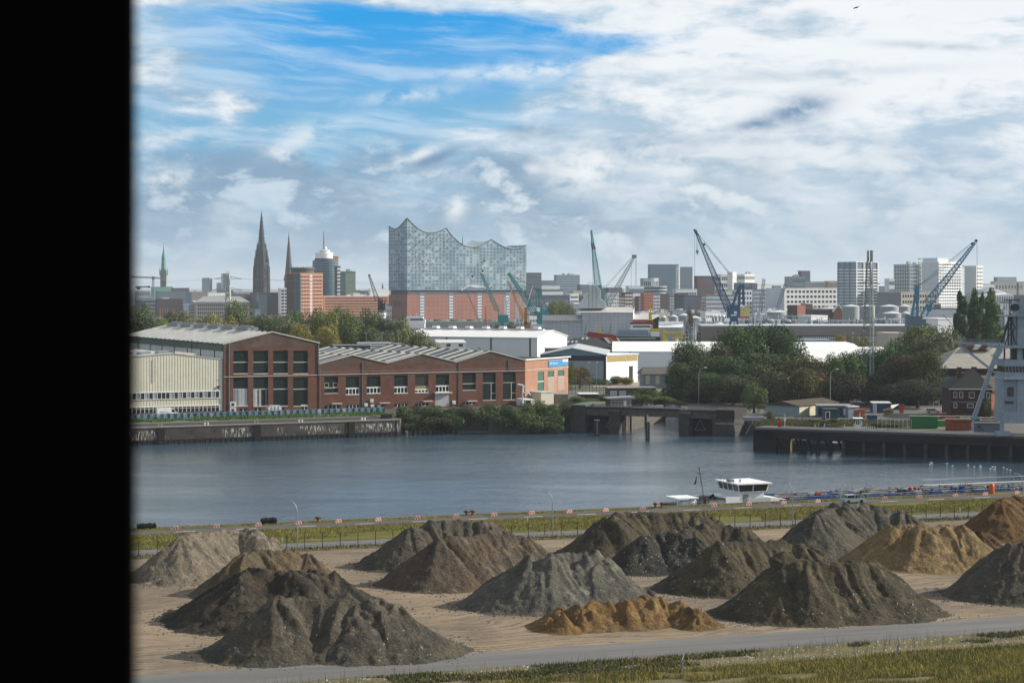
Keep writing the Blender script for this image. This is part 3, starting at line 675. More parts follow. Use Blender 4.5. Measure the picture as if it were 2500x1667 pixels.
mb = Bp(); mb.box(151.4,154.9,312.4,318.6,5.0,5.1); mb.bar((152.4,314,5.1),(153.4,314,5.75),.4); mb.bar((153.6,313.5,5.1),(152.9,313.5,5.5),.3); mb.build('casing_top',M_dsteel,barge)
mb = Bp(); mb.box(145.9,150.1,313,318,5.25,5.42); mb.bar((146.1,313.2,DZ),(146.1,313.2,5.3),.2); mb.build('canopy',M_white,barge)
mb = Bp(); mb.lathe(149.2,313.9,[(.75,DZ),(.85,DZ + .5),(.5,DZ + 1.05),(.1,5.2)],12); mb.box(147.2,148.8,313.6,315,DZ,4.8); mb.build('stern_housing',M_white,barge)
mb = Bp(); mb.bar((151.2,313,DZ),(150.05,313,10.85),.09); mb.bar((149.6,313,9.7),(151.1,313,9.5),.06); mb.lathe(150.08,313,[(.09,10.2),(.13,10.3),(.05,10.5)],6); mb.build('mast',M_dsteel,barge)
mb = Bp(); mb.box(151.0,151.35,312.8,313.2,DZ,5.6); mb.build('mast_base',pmat('dark_red_paint',(.16,.015,.02),.6),barge)
mb = Bp(); mb.add([(149.6,313,9.0),(149.05,312.9,7.9),(149.5,313.15,7.7),(149.62,313.08,8.2),(149.45,312.95,7.85)],[(0,1,2),(0,2,3)]); mb.bar((149.62,313,9.1),(149.3,313,7.8),.12); mb.build('flag',M_rubber,barge)
tb = None
mb = Bp(); mb.prof([(150.4,4.75),(153.2,4.8),(154.0,5.15),(150.2,5.1)],316,317.6); mb.prof([(150.2,5.1),(154.0,5.15),(152.6,5.45),(151.2,5.42)],316.1,317.5); o_ = mb.build('dinghy',M_grey,None); tag(o_,'small grey covered dinghy stowed behind the barge mast','dinghy')
# deck machinery
rn = random.Random(8)
def pipe_run(s,z,a0,a1,w,mat):
    mb = Bp(); a = a0; p = (a,s,z)
    while a < a1:
        L_ = rn.uniform(4,11); b = min(a + L_,a1); mb.bar((a,s,z),(b,s,z),w,n=8)
        if rn.random() < .5: mb.bar((b,s,z),(b + .35,s,z + rn.choice((-.25,.3,.45))),w,n=8); mb.bar((b + .35,s,z + .3),(b + 2.2,s + .2,z + .3),w,n=8)
        for k in range(int((b - a) / 2.2)): mb.bar((a + k * 2.2,s,DZ),(a + k * 2.2,s,z),.08); mb.bar((a + k * 2.2 - .05,s,z),(a + k * 2.2 + .05,s,z),w * 1.5,n=8)
        a = b + rn.uniform(.1,.8)
    return mb.build('pipe',mat,barge)
for s_,z_,a0,a1,w in ((313.2,4.55,168,262,.22),(313.8,4.85,166,190,.3),(315.2,5.0,166,262,.28),(315.9,4.75,168,262,.36),(317.0,5.1,167,262,.26),(318.2,5.0,170,262,.3),(319.2,4.7,168,262,.24)):
    pipe_run(s_,z_,a0,a1,w,M_pipe)
for i in range(92):     # valves and pumps
    a = rn.uniform(167,240); s_ = rn.uniform(312.2,316.5); mb = Bp(); h = rn.uniform(.45,1.35)
    mb.lathe(a,s_,[(.32,DZ),(.32,DZ + h * .5),(.14,DZ + h * .55),(.14,DZ + h),(.34,DZ + h + .02),(.34,DZ + h + .12)],8)
    if i % 3 == 0: mb.bar((a,s_,DZ + h),(a + rn.uniform(-1.5,1.5),s_ + .5,DZ + h - .4),.14,n=6)
    mb.build('valve',[M_blue,M_pipe,M_dsteel,M_blue,M_steel][i % 5],barge)
for a,w,h,mt in ((173.6,3.9,1.0,M_blue),(180.2,2.3,.7,M_blue),(188.6,3.2,.6,M_blue),(193.8,1.3,.95,M_grey),(200.5,2.6,.6,M_blue),(203.2,.5,1.5,M_blue),(207,3.0,.75,M_blue),(212,3.2,.7,M_blue),(223,2.2,.7,M_blue),(228,2,.8,M_blue),(176.9,1.6,1.1,M_blue),(185,2.2,.8,M_blue),(197.4,2.4,.95,M_blue),(217.5,3,.9,M_blue),(191,1.2,1.2,M_dsteel),(209.8,1,1.3,M_dsteel),(236,9,1.0,M_blue),(169.6,1.8,.55,M_blue)):
    mb = Bp(); s_ = 312.3 + (a * 7 % 3) * .4; mb.box(a - w / 2,a + w / 2,s_,s_ + 1.2,DZ,DZ + h); mb.box(a - w / 2 - .05,a + w / 2 + .05,s_ - .05,s_ + 1.25,DZ + h,DZ + h + .06); mb.build('tank_hatch',mt,barge)
for a in (178.5,180.0,184,203.5,205.0,228,229.5):      # arched ladders
    mb = Bp()
    for ds in (0,.55):
        mb.path([(a,314 + ds,DZ),(a,314 + ds,5.9),(a + .25,314 + ds,6.25),(a + .8,314 + ds,6.25),(a + 1.05,314 + ds,5.9),(a + 1.25,314 + ds,5.0)],.06,4)
    for k in range(5): mb.bar((a,314,4.4 + k * .35),(a,314.55,4.4 + k * .35),.05)
    mb.build('ladder',M_steel,barge)
mb = Bp()
for a in range(168,262,3): mb.bar((a,311.5,DZ),(a,311.5,DZ + 1.0),.05)
for z_ in (.5,1.0): mb.bar((168,311.5,DZ + z_),(262,311.5,DZ + z_),.045)
mb.build('railing',M_lgrey,barge)
mb = Bp(); mb.box(198,262,317.4,318.4,5.35,5.5)
for a in range(198,262,4): mb.bar((a,318.4,5.5),(a,318.4,6.4),.05); mb.bar((a,317.9,DZ),(a,317.9,5.4),.14)
mb.bar((198,318.4,6.4),(262,318.4,6.4),.08); mb.build('catwalk',M_lgrey,barge)
for a in (192.4,193.4): mb = Bp(); mb.lathe(a,313.2,[(.3,5.3),(.34,5.5),(.3,5.75)],10); mb.build('drum',M_red,barge)
mb = Bp(); mb.box(172.7,173.6,312.3,312.9,5.12,5.5); mb.build('hose_box',M_red,barge)
r = YP(2421,308.3); x,y,_ = YF.w(r,308.3)
mb = MB(); mb.lathe(0,0,[(.50,0),(.52,.1),(.52,1.45),(.42,1.72),(.2,1.85),(.02,1.88)],16); o = mb.build('buoy',M_orange,smooth=True); o.location = (x,y,GZ + .05); tag(o,'bright orange upright cylinder standing on the quay edge beside the barge','buoy')

# ---------------------------------------------------------------- grass, weeds and stones as stuff
def blades(name,n,region,hmin,hmax,w,mat,seed,lean=.35):
    rg = np.random.default_rng(seed); a,b = region(rg,n); n = len(a)
    x = a * YF.c - b * YF.s; y = a * YF.s + b * YF.c
    h = rg.uniform(hmin,hmax,n); an = rg.uniform(0,2 * np.pi,n); ww = w * rg.uniform(.6,1.4,n)
    lx = rg.normal(0,lean,n) * h; ly = rg.normal(0,lean,n) * h
    co = np.empty((n,3,3)); co[:,0] = np.stack([x - np.cos(an) * ww,y - np.sin(an) * ww,np.full(n,GZ)],1); co[:,1] = np.stack([x + np.cos(an) * ww,y + np.sin(an) * ww,np.full(n,GZ)],1)
    co[:,2] = np.stack([x + lx,y + ly,GZ + h],1)
    me = bpy.data.meshes.new(name); me.vertices.add(n * 3); me.vertices.foreach_set('co',co.astype('f4').ravel()); me.loops.add(n * 3); me.loops.foreach_set('vertex_index',np.arange(n * 3,dtype='i4'))
    me.polygons.add(n); me.polygons.foreach_set('loop_start',np.arange(0,n * 3,3,dtype='i4')); me.polygons.foreach_set('loop_total',np.full(n,3,'i4')); me.update(calc_edges=True); me.materials.append(mat)
    o = bpy.data.objects.new(name,me); COL.objects.link(o); o['kind'] = 'stuff'; return o
def blade_mat(name,c1,c2,c3):
    m,t,p = newmat(name); a,b = yard_uv(t); v = t.xyz(a,b,0.); g = t.n.new('ShaderNodeNewGeometry')
    n = t.noise(t.vm('MULTIPLY',v,(.35,1.,1.)),.3,5,.6); c = t.mix(t.mr(n,.38,.62),c1,c2); c = t.mix(t.mr(g.outputs['Random Per Island'],.3,1.),c,c3)
    t.l.new(c,p.inputs['Base Color']); p.inputs['Roughness'].default_value = .9; p.inputs['Specular IOR Level'].default_value = .1
    return m
M_bl1 = blade_mat('meadow_blades',(.25,.235,.05),(.13,.155,.04),(.27,.19,.08))
M_bl2 = blade_mat('weed_blades',(.075,.085,.03),(.15,.125,.05),(.10,.105,.04))
M_bl3 = blade_mat('strip_blades',(.21,.195,.045),(.11,.125,.035),(.23,.19,.06))
def reg(a0,a1,b0,b1,clump=.0,sc2=.15,thr=.0):
    def f(rg,n):
        a = rg.uniform(a0,a1,n); b = rg.uniform(b0,b1,n)
        if thr:
            k = fbm(a * sc2,b * sc2 * 2,int(clump) + 5,3) > thr; a,b = a[k],b[k]
        return a,b
    return f
blades('meadow_grass',95000,reg(62,135,152,177,8,.1,-.28),.25,.65,.05,M_bl1,1)
blades('bank_weeds',40000,reg(30,135,176.5,183.9,3,.12,-.05),.1,.5,.08,M_bl2,2,.5)
blades('tall_weeds',2600,reg(30,135,175,183.9,3,.2,.1),.7,1.5,.02,M_bl2,3,.15)
blades('quay_strip_grass',60000,reg(5,205,285,301,7,.05,-.25),.15,.42,.06,M_bl3,4)
blades('quay_edge_weeds',9000,reg(5,205,307,309.2,9,.3,-.2),.1,.4,.06,M_bl3,5)
blades('fence_foot_weeds',7000,reg(30,200,275.3,278.4,9,.2,.0),.15,.6,.06,M_bl2,6)
# loose stones at the heap feet and on the weedy bank
def stones(name,n,region,r0,r1,mat,seed):
    rg = np.random.default_rng(seed); a,b = region(rg,n); mb = MB(); rn_ = random.Random(seed)
    for i in range(len(a)):
        x,y,_ = YF.w(a[i],b[i]); r = rn_.uniform(r0,r1) ** 1.; q = [rn_.uniform(.6,1.2) * r for _ in range(6)]
        mb.add([(x - q[0],y,GZ + r * .3),(x,y - q[1],GZ + r * .2),(x + q[2],y,GZ + r * .35),(x,y + q[3],GZ + r * .25),(x,y,GZ + r),(x,y,GZ - r * .3)],[(0,1,4),(1,2,4),(2,3,4),(3,0,4),(1,0,5),(2,1,5),(3,2,5),(0,3,5)])
    o = mb.build(name,mat); o['kind'] = 'stuff'; return o
stones('bank_stones',900,reg(30,135,177,184),.06,.18,M_stone,3)
stones('yard_pebbles',1300,reg(25,190,193,275,4,.07,.12),.03,.10,pmat('pebble',(.2,.18,.15),.9,var=.4,scale=2.),4)
# ================================================================== far bank: quay wall, brick halls, lock, sheds
def CA(x,y): return (330 + x / 5.058,780 + y / 5.058)
def CB(x,y): return (760 + x / 5.2275,780 + y / 5.2275)
def CC(x,y): return (1120 + x / 5.2275,780 + y / 5.2275)
M_brick = pmat('old_red_brick',(.195,.088,.060),.9,var=.25,scale=.35,bump=.15,bscale=6,col2=(.12,.07,.055),streak=.4); M_brickg = pmat('weathered_gable_brick',(.155,.095,.075),.9,var=.2,scale=.3,col2=(.12,.085,.07),streak=.3)
M_brickl = pmat('sunlit_brick',(.42,.235,.165),.9,var=.12,scale=.35,col2=(.38,.23,.17))  # lighter copy of the brick for the end wall, sunlight put into its colour
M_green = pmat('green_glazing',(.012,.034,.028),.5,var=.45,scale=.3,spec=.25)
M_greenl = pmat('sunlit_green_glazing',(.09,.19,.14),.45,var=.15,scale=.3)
M_pale = pmat('pale_trim',(.52,.50,.45),.7,var=.12,scale=1.)
M_cream = pmat('cream_sheet',(.66,.64,.53),.65,var=.07,scale=.25,streak=.12)
M_roofd = pmat('dark_roof',(.05,.055,.052),.85,var=.25,scale=.4)
M_roofl = pmat('light_corrugated_roof',(.50,.50,.47),.7,var=.2,scale=.5,streak=.15)
M_whall = pmat('white_hall_sheet',(.76,.76,.74),.55,var=.05,scale=.1)
M_ghall = pmat('grey_shaded_sheet',(.66,.70,.72),.6,var=.05,scale=.1)  # white sheet greyed, wall shade put into the colour; also the grey annex roof
M_win = pmat('window_glass',(.035,.045,.055),.2,var=.3,scale=.5,spec=.7)
M_winl = pmat('curtained_window',(.33,.36,.38),.4,var=.15,scale=.5)
M_plywood = pmat('timber',(.30,.20,.12),.85,var=.3,scale=1.)

def panelled(name,fr,a0,a1,z0,z1,holes,b0,b1,mat,parent,**k):
    A = sorted({a0,a1,*[h[0] for h in holes],*[h[1] for h in holes]}); Z = sorted({z0,z1,*[h[2] for h in holes],*[h[3] for h in holes]})
    mb = MB(fr)
    for i in range(len(A) - 1):
        run = None
        for j in range(len(Z) - 1):
            ca,cz = (A[i] + A[i + 1]) / 2,(Z[j] + Z[j + 1]) / 2
            hole = any(h[0] < ca < h[1] and h[2] < cz < h[3] for h in holes)
            if not hole: run = run if run is not None else Z[j]
            if run is not None and (hole or j == len(Z) - 2):
                mb.box(A[i],A[i + 1],b0,b1,run,Z[j] if hole else Z[j + 1]); run = None
    return mb.build(name,mat,parent,**k)

W = Frame(-85.2,588,26.0)
aC = W.a_of(1281.6)
cx,cy,_ = W.w(aC,0); E = Frame(cx,cy,62.6); aE = E.a_of(1387)
# ---- quay wall
QW = Frame(-93.5,531.3,25.9); aq = QW.a_of(971)
qt = thing('quay_wall','stained dark concrete quay wall with white run marks below the brick halls','quay wall',(-90,532,0))
m,t,p = newmat('quay_concrete'); tc = t.n.new('ShaderNodeTexCoord'); x,y,z = t.sep(tc.outputs['Object'])
al = t.m('ADD',t.m('MULTIPLY',x,QW.c),t.m('MULTIPLY',y,QW.s)); v = t.xyz(al,z,0.)
n = t.noise(t.vm('MULTIPLY',v,(.5,1.,1.)),.5,6,.65); c = t.mix(t.mr(n,.35,.65),(.026,.023,.02),(.06,.052,.044))
zz = t.mr(z,-1.2 + 1.2,1.9); c = t.mix(zz,(.012,.012,.011),c)
dr = t.noise(t.vm('MULTIPLY',v,(2.6,.35,1.)),1.3,5,.65); pat = t.mr(t.noise(v,.09,2,.5),.44,.54)
msk = t.m('MULTIPLY',t.m('MULTIPLY',t.mr(dr,.53,.58),pat),t.m('MULTIPLY',t.mr(z,1.0,2.0),t.mr(z,4.0,3.3)))
c = t.mix(t.m('MULTIPLY',msk,.9),c,(.6,.58,.52))
t.l.new(c,p.inputs['Base Color']); p.inputs['Roughness'].default_value = .9; t.l.new(t.bump(n,.4,.3),p.inputs['Normal']); M_quay = m
mb = MB(QW); mb.box(-130,aq,-.6,.4,1.1,GZ - .05); mb.build('wall_face',M_quay,qt)
mb = MB(QW); mb.box(-130,aq + .1,-.75,1.0,GZ - .05,GZ + .25); mb.build('coping',pmat('coping_stone',(.26,.25,.22),.9,var=.2,scale=.6),qt)
mb = MB(QW)
for i in range(150): mb.box(-130 + i * 1.45,-130 + i * 1.45 + .55,-.5,.2,-1.5,1.1)
mb.box(-130,aq,.25,.45,-1.5,1.1)
pl = mb.build('sheet_piles',M_dsteel,qt); pl['kind'] = 'stuff'
for u in (392,626,856):
    a = QW.a_of(u); mb = MB(QW); mb.box(a - .9,a + .9,-.95,-.6,-.5,GZ); mb.build('fender_post',M_rubber,qt)
mb = MB(QW); mb.box(aq - .6,aq + .3,-.8,25,-1.5,GZ + .1); mb.build('end_wall',M_quay,qt)
for i,(x,y,l) in enumerate(((886,1297,'white bollard pair'),(2050,1262,'white bollard pair'),(310,1318,'yellow moss grown bollard'),(1500,1285,'yellow moss grown bollard'))):
    u,v = CA(x,y); a = QW.a_of(u)
    for k in (-.45,.45):
        bx,by,_ = QW.w(a + k,.6); mb = MB(); mb.lathe(0,0,[(.25,0),(.16,.15),(.16,.35),(.3,.45),(.25,.6)],8)
        o = mb.build('mooring_bollard',M_dwhite if i < 2 else pmat('mossy_yellow',(.33,.30,.10),.8)); o.location = (bx,by,GZ + .25); tag(o,('white' if i < 2 else 'mossy yellow') + ' mooring bollard on the far quay '+ ['below the cream hall','right of the gabled hall','at the far left','below the gabled hall'][i] + [', left one',', right one'][k > 0],'bollard','mooring bollards on the far quay wall')
for u,nm in ((889,'below the low brick hall'),):
    a = QW.a_of(u)
    for k in (-.45,.45):
        bx,by,_ = QW.w(a + k,.6); mb = MB(); mb.lathe(0,0,[(.25,0),(.16,.15),(.16,.35),(.3,.45),(.25,.6)],8); o = mb.build('mooring_bollard',M_white); o.location = (bx,by,GZ + .25)
        tag(o,'white mooring bollard below the low brick hall' + [', left one',', right one'][k > 0],'bollard','mooring bollards on the far quay wall')
# path and green strip behind it
mb = MB(QW); mb.add([(-130,1,GZ + .04),(aq,1,GZ + .04),(aq,15,GZ + .04),(-130,15,GZ + .04)],[(0,1,2,3)]); structure('quay_path',mb,pmat('quay_path_tar',(.065,.06,.055),.9,var=.2,scale=.3))
mb = MB(W); mb.add([(-70,-13,GZ + .05),(112,-13,GZ + .05),(112,-.2,GZ + .05),(-70,-.2,GZ + .05)],[(0,1,2,3)]); structure('hall_yard',mb,pmat('hall_yard_ground',(.11,.10,.09),.9,var=.25,scale=.3))
# ---- blue sheet wall
FW = Frame(*W.w(0,-14)[:2],26); f0,f1 = FW.a_of(345),FW.a_of(936)
tf = thing('flood_wall','blue grey corrugated steel wall along the foot of the brick halls','wall',(FW.x,FW.y,GZ))
mb = MB(FW); a = -60.; i = 0
while a < f1:
    b = 0 if i % 2 else .45; mb.box(a,a + .95,b,b + .08,GZ,GZ + 1.45 + (.1 if i % 5 == 0 else 0)); mb.box(a + .93,a + .99,0,.5,GZ,GZ + 1.45); a += .97; i += 1
mb.build('sheet_panels',pmat('blue_sheet',(.15,.25,.32),.55,.1,var=.35,scale=.8,col2=(.28,.36,.40)),tf)
mb = MB(FW); mb.box(-60,f1,.02,.4,GZ + 1.40,GZ + 1.48); mb.build('top_rail',M_grey,tf)
# ---- cream corrugated hall
L_ = W.rect(330,865,545,865)
pkA = W.a_of(423); zp = W.z_of(423,864.5); ze = W.z_of(545.5,878)
th = thing('corrugated_hall','cream corrugated metal hall with two rows of windows at the left','industrial hall',(W.x - 15,W.y,GZ))
zl = ze - .6
mb = MB(W); mb.prof([(-60,GZ),(-.3,GZ),(-.3,ze),(pkA,zp),(-52,zl),(-60,zl)],.3,40); mb.build('body',M_cream,th)
bz = [zv(v,583) for v in (957,972,992,1009)]     # window bands
mb = MB(W)
for z0,z1 in ((GZ,bz[3]),(bz[2] + .0,bz[1] - .1),(bz[0] + .1,99)):
    a = -60.
    while a < -.4:
        zt = min(z1,(ze + (zp - ze) * (a / pkA) if a > pkA else zp - (zp - zl) * (pkA - a) / (pkA + 52)))
        mb.box(a,a + .42,.24,.3,z0,zt); a += .84
mb.build('corrugation',M_cream,th)
for row,(zb,zt) in enumerate(((bz[1],bz[0]),(bz[3],bz[2]))):
    mb = MB(W); mb.box(-60,-.9,.05,.32,zt,zt + .18); mb.box(-60,-.9,.05,.32,zb - .18,zb); mb.build('window_frame',M_white,th)
    a = -1.2; i = 0; rn = random.Random(5 + row)
    while a > -50:
        w = 1.25; mb = MB(W); mb.box(a - w + .12,a - .12,.16,.26,zb,zt); dark = (i % 2 == 0) if row == 0 else True
        o = mb.build('window',M_win if (dark or rn.random() < .15) else M_winl,th)
        mb = MB(W); mb.box(a - .12,a + .0,.05,.3,zb,zt)
        if row: mb.box(a - w,a,.08,.2,zt - .5,zt - .42)
        mb.build('mullion',M_white,o); a -= w; i += 1
mb = MB(W); mb.box(-60,-.4,.02,.32,GZ,GZ + .9); mb.build('plinth',M_brick,th)
mb = MB(W); mb.prof([(-.3,ze + .05),(pkA,zp + .05),(pkA,zp + .35),(-.3,ze + .3)],0.1,40); mb.prof([(pkA,zp + .05),(-60,zl - .2),(-60,zl + .1),(pkA,zp + .35)],.1,40); mb.build('roof',M_roofl,th)
for i in range(7):
    mb = MB(W); a = pkA - 4 - i * 4.6; mb.prof([(a,zp + .2 + (a - pkA) * .06),(a + 3.4,zp + .4 + (a + 3.4 - pkA) * .06),(a + 3.2,zp + 1.1 + (a + 3.2 - pkA) * .06),(a + .2,zp + .9 + (a - pkA) * .06)],2 + (i % 3) * 3,6 + (i % 3) * 3); mb.build('skylight',M_grey,th)
mb = MB(W); mb.prof([(pkA + 2,zp - .1),(-6,ze + .9),(-6,ze + 1.7),(pkA + 2,zp + .7)],5,5.5); mb.build('parapet',M_pale,th)
u,v = CA(243,480); a = W.a_of(u); mb = MB(W); mb.bar((a,.0,W.z_of(u,932)),(a,.0,W.z_of(u,875)),.14); mb.build('drain_pipe',M_grey,th)
u,v = CA(1025,835); a = W.a_of(u); mb = MB(W); mb.box(a - .35,a + .35,-.1,.1,W.z_of(u,v) - .35,W.z_of(u,v) + .35); mb.build('vent',M_dsteel,th)
# ---- gabled brick hall
a1 = W.a_of(778); e0 = W.z_of(543.5,841); e1 = W.z_of(778,838); am = W.a_of(664); zr = W.z_of(664,811)
gh = thing('brick_gable_hall','tall red brick hall with a wide gable and eight dark green bays','industrial hall',(W.x + 15,W.y + 7,GZ))
holes = []
for x0,x1 in ((1210,1390),(1458,1640),(1703,1883),(1950,2130)):
    for y0,y1 in ((385,668),(715,1068)):
        u0,v0 = CA(x0,y0); u1,v1 = CA(x1,y1); holes.append(W.rect(u0,v0,u1,v1))
sm = []
for x0,x1,y0,y1 in ((1285,1385,1092,1140),(1470,1560,1090,1140),(1745,1850,1080,1128),(2055,2130,1055,1135)):
    u0,v0 = CA(x0,y0); u1,v1 = CA(x1,y1); sm.append(W.rect(u0,v0,u1,v1))
mb = MB(W); mb.prof([(.1,GZ),(a1 - .1,GZ),(a1 - .1,e1 - .1),(am,zr - .1),(.1,e0 - .1)],.35,112); mb.build('wall_core',M_brick,gh)
panelled('brick_wall',W,0,a1,GZ,min(e0,e1) - 1.0,holes + sm,-.15,.35,M_brick,gh)
mb = MB(W); mb.prof([(0,min(e0,e1) - 1.0),(a1,min(e0,e1) - 1.0),(a1,e1),(am,zr),(0,e0)],-.18,.34); mb.build('gable',M_brickg,gh)
for h in holes:
    cr = .38
    mb = MB(W); mb.box(h[0] + .05,h[1] - .05,.22,.34,h[2],h[3]); wo = mb.build('window',M_green,gh)
    up = h[2] > GZ + 9; zc = h[2] + (h[3] - h[2]) * (.5 if up else .595)
    mb = MB(W); mb.box(h[0],h[1],.1,.24,zc - .12,zc + .12); mb.box(h[0],h[1],-.25,.24,h[2] - .15,h[2] + .1); mb.build('sill',M_pale,wo)
for i,h in enumerate(holes):
    if i in (1,3):
        zc = h[2] + (h[3] - h[2]) * .595; k = h[1] - h[0]
        for j,(q0,q1) in enumerate(((.0,.33),(.35,1.)) if i == 1 else ((.0,.3),(.38,.46),(.47,.55),(.85,.9))):
            mb = MB(W); mb.box(h[0] + k * q0 + .05,h[0] + k * q1 - .05,.14,.22,h[2] + .1,zc - .15)
            if q1 - q0 > .2:
                n = int((q1 - q0) * k / .5)
                for s_ in range(n): mb.box(h[0] + k * q0 + .1 + s_ * .5,h[0] + k * q0 + .25 + s_ * .5,.08,.14,h[2] + .1,zc - .15)
            mb.build('shutter',M_lgrey if q1 - q0 > .5 or i == 3 else M_grey,gh)
for i,h in enumerate(sm):
    mb = MB(W); mb.box(h[0],h[1],.2,.3,h[2],h[3]); wo = mb.build('small_window' if i < 3 else 'entrance',M_win,gh)
    mb = MB(W); k = (h[0] + h[1]) / 2
    for q in (h[0],k,h[1]): mb.box(q - .09,q + .09,.08,.22,h[2],h[3])
    for q in (h[2],h[3]): mb.box(h[0] - .1,h[1] + .1,.08,.22,q - .09,q + .09)
    mb.build('window_frame',M_white,wo)
mb = MB(W); zc = W.z_of(546.5,920); mb.box(-.05,a1,-.35,-.16,zc - .09,zc + .09); mb.build('string_course',M_pale,gh)
mb = MB(W); mb.prof([(-.3,e0 - .05),(am,zr - .05),(am,zr + .3),(-.3,e0 + .3)],-.4,.3); mb.prof([(am,zr - .05),(a1 + .3,e1 - .05),(a1 + .3,e1 + .3),(am,zr + .3)],-.4,.3); mb.build('verge_board',M_pale,gh)
mb = MB(W); mb.bar((1.6,-.3,GZ),(1.6,-.3,e0 + .3),.2); mb.bar((a1 - .15,-.35,zc),(a1 - .15,-.35,e1),.2); mb.build('drain_pipe',M_grey,gh)
# side wall with pale panels and the corrugated roof
mb = MB(W); mb.box(-.12,.1,.4,111.8,GZ,e0 - 2.0); mb.build('side_wall',pmat('pale_side_sheet',(.55,.57,.54),.7,var=.08,scale=.2),gh)
mb = MB(W); mb.box(-.3,.12,.4,111.8,e0 - 2.0,e0 - .2)
mb.build('eaves_band',pmat('green_eaves',(.14,.17,.13),.8,var=.2,scale=.5),gh)
for i in range(8): mb = MB(W); mb.box(-.28,-.12,8 + i * 14,8.35 + i * 14,GZ,e0 - 2.0); mb.build('side_post',M_dsteel,gh)
mb = MB(W); mb.prof([(-.35,e0 - .1),(am,zr - .1),(am,zr + .12),(-.35,e0 + .12)],.35,112); mb.prof([(am,zr - .1),(a1 + .3,e1 - .1),(a1 + .3,e1 + .12),(am,zr + .12)],.35,112); mb.build('roof',M_roofd,gh)
sl0 = (zr - e0) / (am + .35)
for i in range(22):
    b0 = 1.5 + i * 5.05; mb = MB(W)
    mb.add([(-.6,b0,e0 + .15),(am - 1,b0,e0 + .15 + sl0 * (am - .65)),(am - 1,b0 + 2.9,e0 + .15 + sl0 * (am - .65)),(-.6,b0 + 2.9,e0 + .15),(-.6,b0 + 1.45,e0 + .55),(am - 1,b0 + 1.45,e0 + .55 + sl0 * (am - .65))],
           [(0,1,5,4),(4,5,2,3),(0,4,3),(1,2,5),(0,3,2,1)]); mb.build('roof_rib',M_roofl,gh)
for i in range(6):
    b0 = 18 + i * 15; mb = MB(W); mb.box(am - 1.6,am + 1.8,b0,b0 + 11,zr - .2,zr + 1.1); mb.bar((am,b0,zr + 1.1),(am,b0 + 11,zr + 1.1),1.2,n=8); mb.build('ridge_vent',M_grey,gh)
for b0 in (30,92):
    mb = MB(W)
    for k in (0,.6): mb.bar((-.6,b0 + k,e0 - 7),(-.6,b0 + k,e0 + .8),.08)
    for k in range(12): mb.bar((-.6,b0,e0 - 6.5 + k * .6),(-.6,b0 + .6,e0 - 6.5 + k * .6),.06)
    mb.build('ladder',M_dsteel,gh)
# ---- low brick hall with three gables and the sunlit end wall
pk = [(859.5,867),(1029,863.6),(1196.5,857.5)]; vl = [(779,889),(944.6,886.7),(1113,884),(1281.6,879.5)]
PK = [(W.a_of(u),W.z_of(u,v)) for u,v in pk]; VL = [(W.a_of(u),W.z_of(u,v)) for u,v in vl]; VL[0] = (a1,VL[0][1]); VL[3] = (aC,VL[3][1])
lh = thing('brick_low_hall','long low red brick hall with three shallow gables and a sunlit end wall','industrial hall',(*W.w(80,0)[:2],GZ))
zf = min(z for a,z in VL) - .6
def wr(fn,x0,y0,x1,y1): u0,v0 = fn(x0,y0); u1,v1 = fn(x1,y1); return W.rect(u0,v0,u1,v1)
big = [wr(CB,165,730,340,940),wr(CB,437,725,610,955),wr(CB,705,720,882,940),wr(CB,1055,710,1228,938),wr(CB,1322,705,1492,930),wr(CB,1587,700,1757,922),
       wr(CC,45,685,215,900),wr(CC,305,680,468,1028),wr(CC,562,675,725,1023)]
gr = [wr(CB,165,1088,370,1158),wr(CB,437,1085,620,1145),wr(CB,1055,1068,1235,1122),wr(CB,1322,1058,1500,1110),wr(CC,48,1045,210,1090),wr(CB,1575,940,1765,1108)]
polyb = [W.w(a1 + .1,.35)[:2],W.w(aC - .1,.35)[:2],E.w(aE - .2,.3)[:2],E.w(aE - .2,60)[:2],W.w(a1 + .1,85)[:2]]
mb = MB(); mb.prism(polyb,GZ,zf - .3); mb.build('wall_core',M_brick,lh)
panelled('brick_wall',W,a1,aC,GZ,zf,big + gr,-.15,.35,M_brick,lh)
mb = MB(W); g_ = [(a1,zf),(aC,zf),(aC,VL[3][1])]
for i in (2,1,0): g_ += [PK[i],VL[i]]
mb.prof(g_,-.17,.34); mb.build('gable',M_brickg,lh)
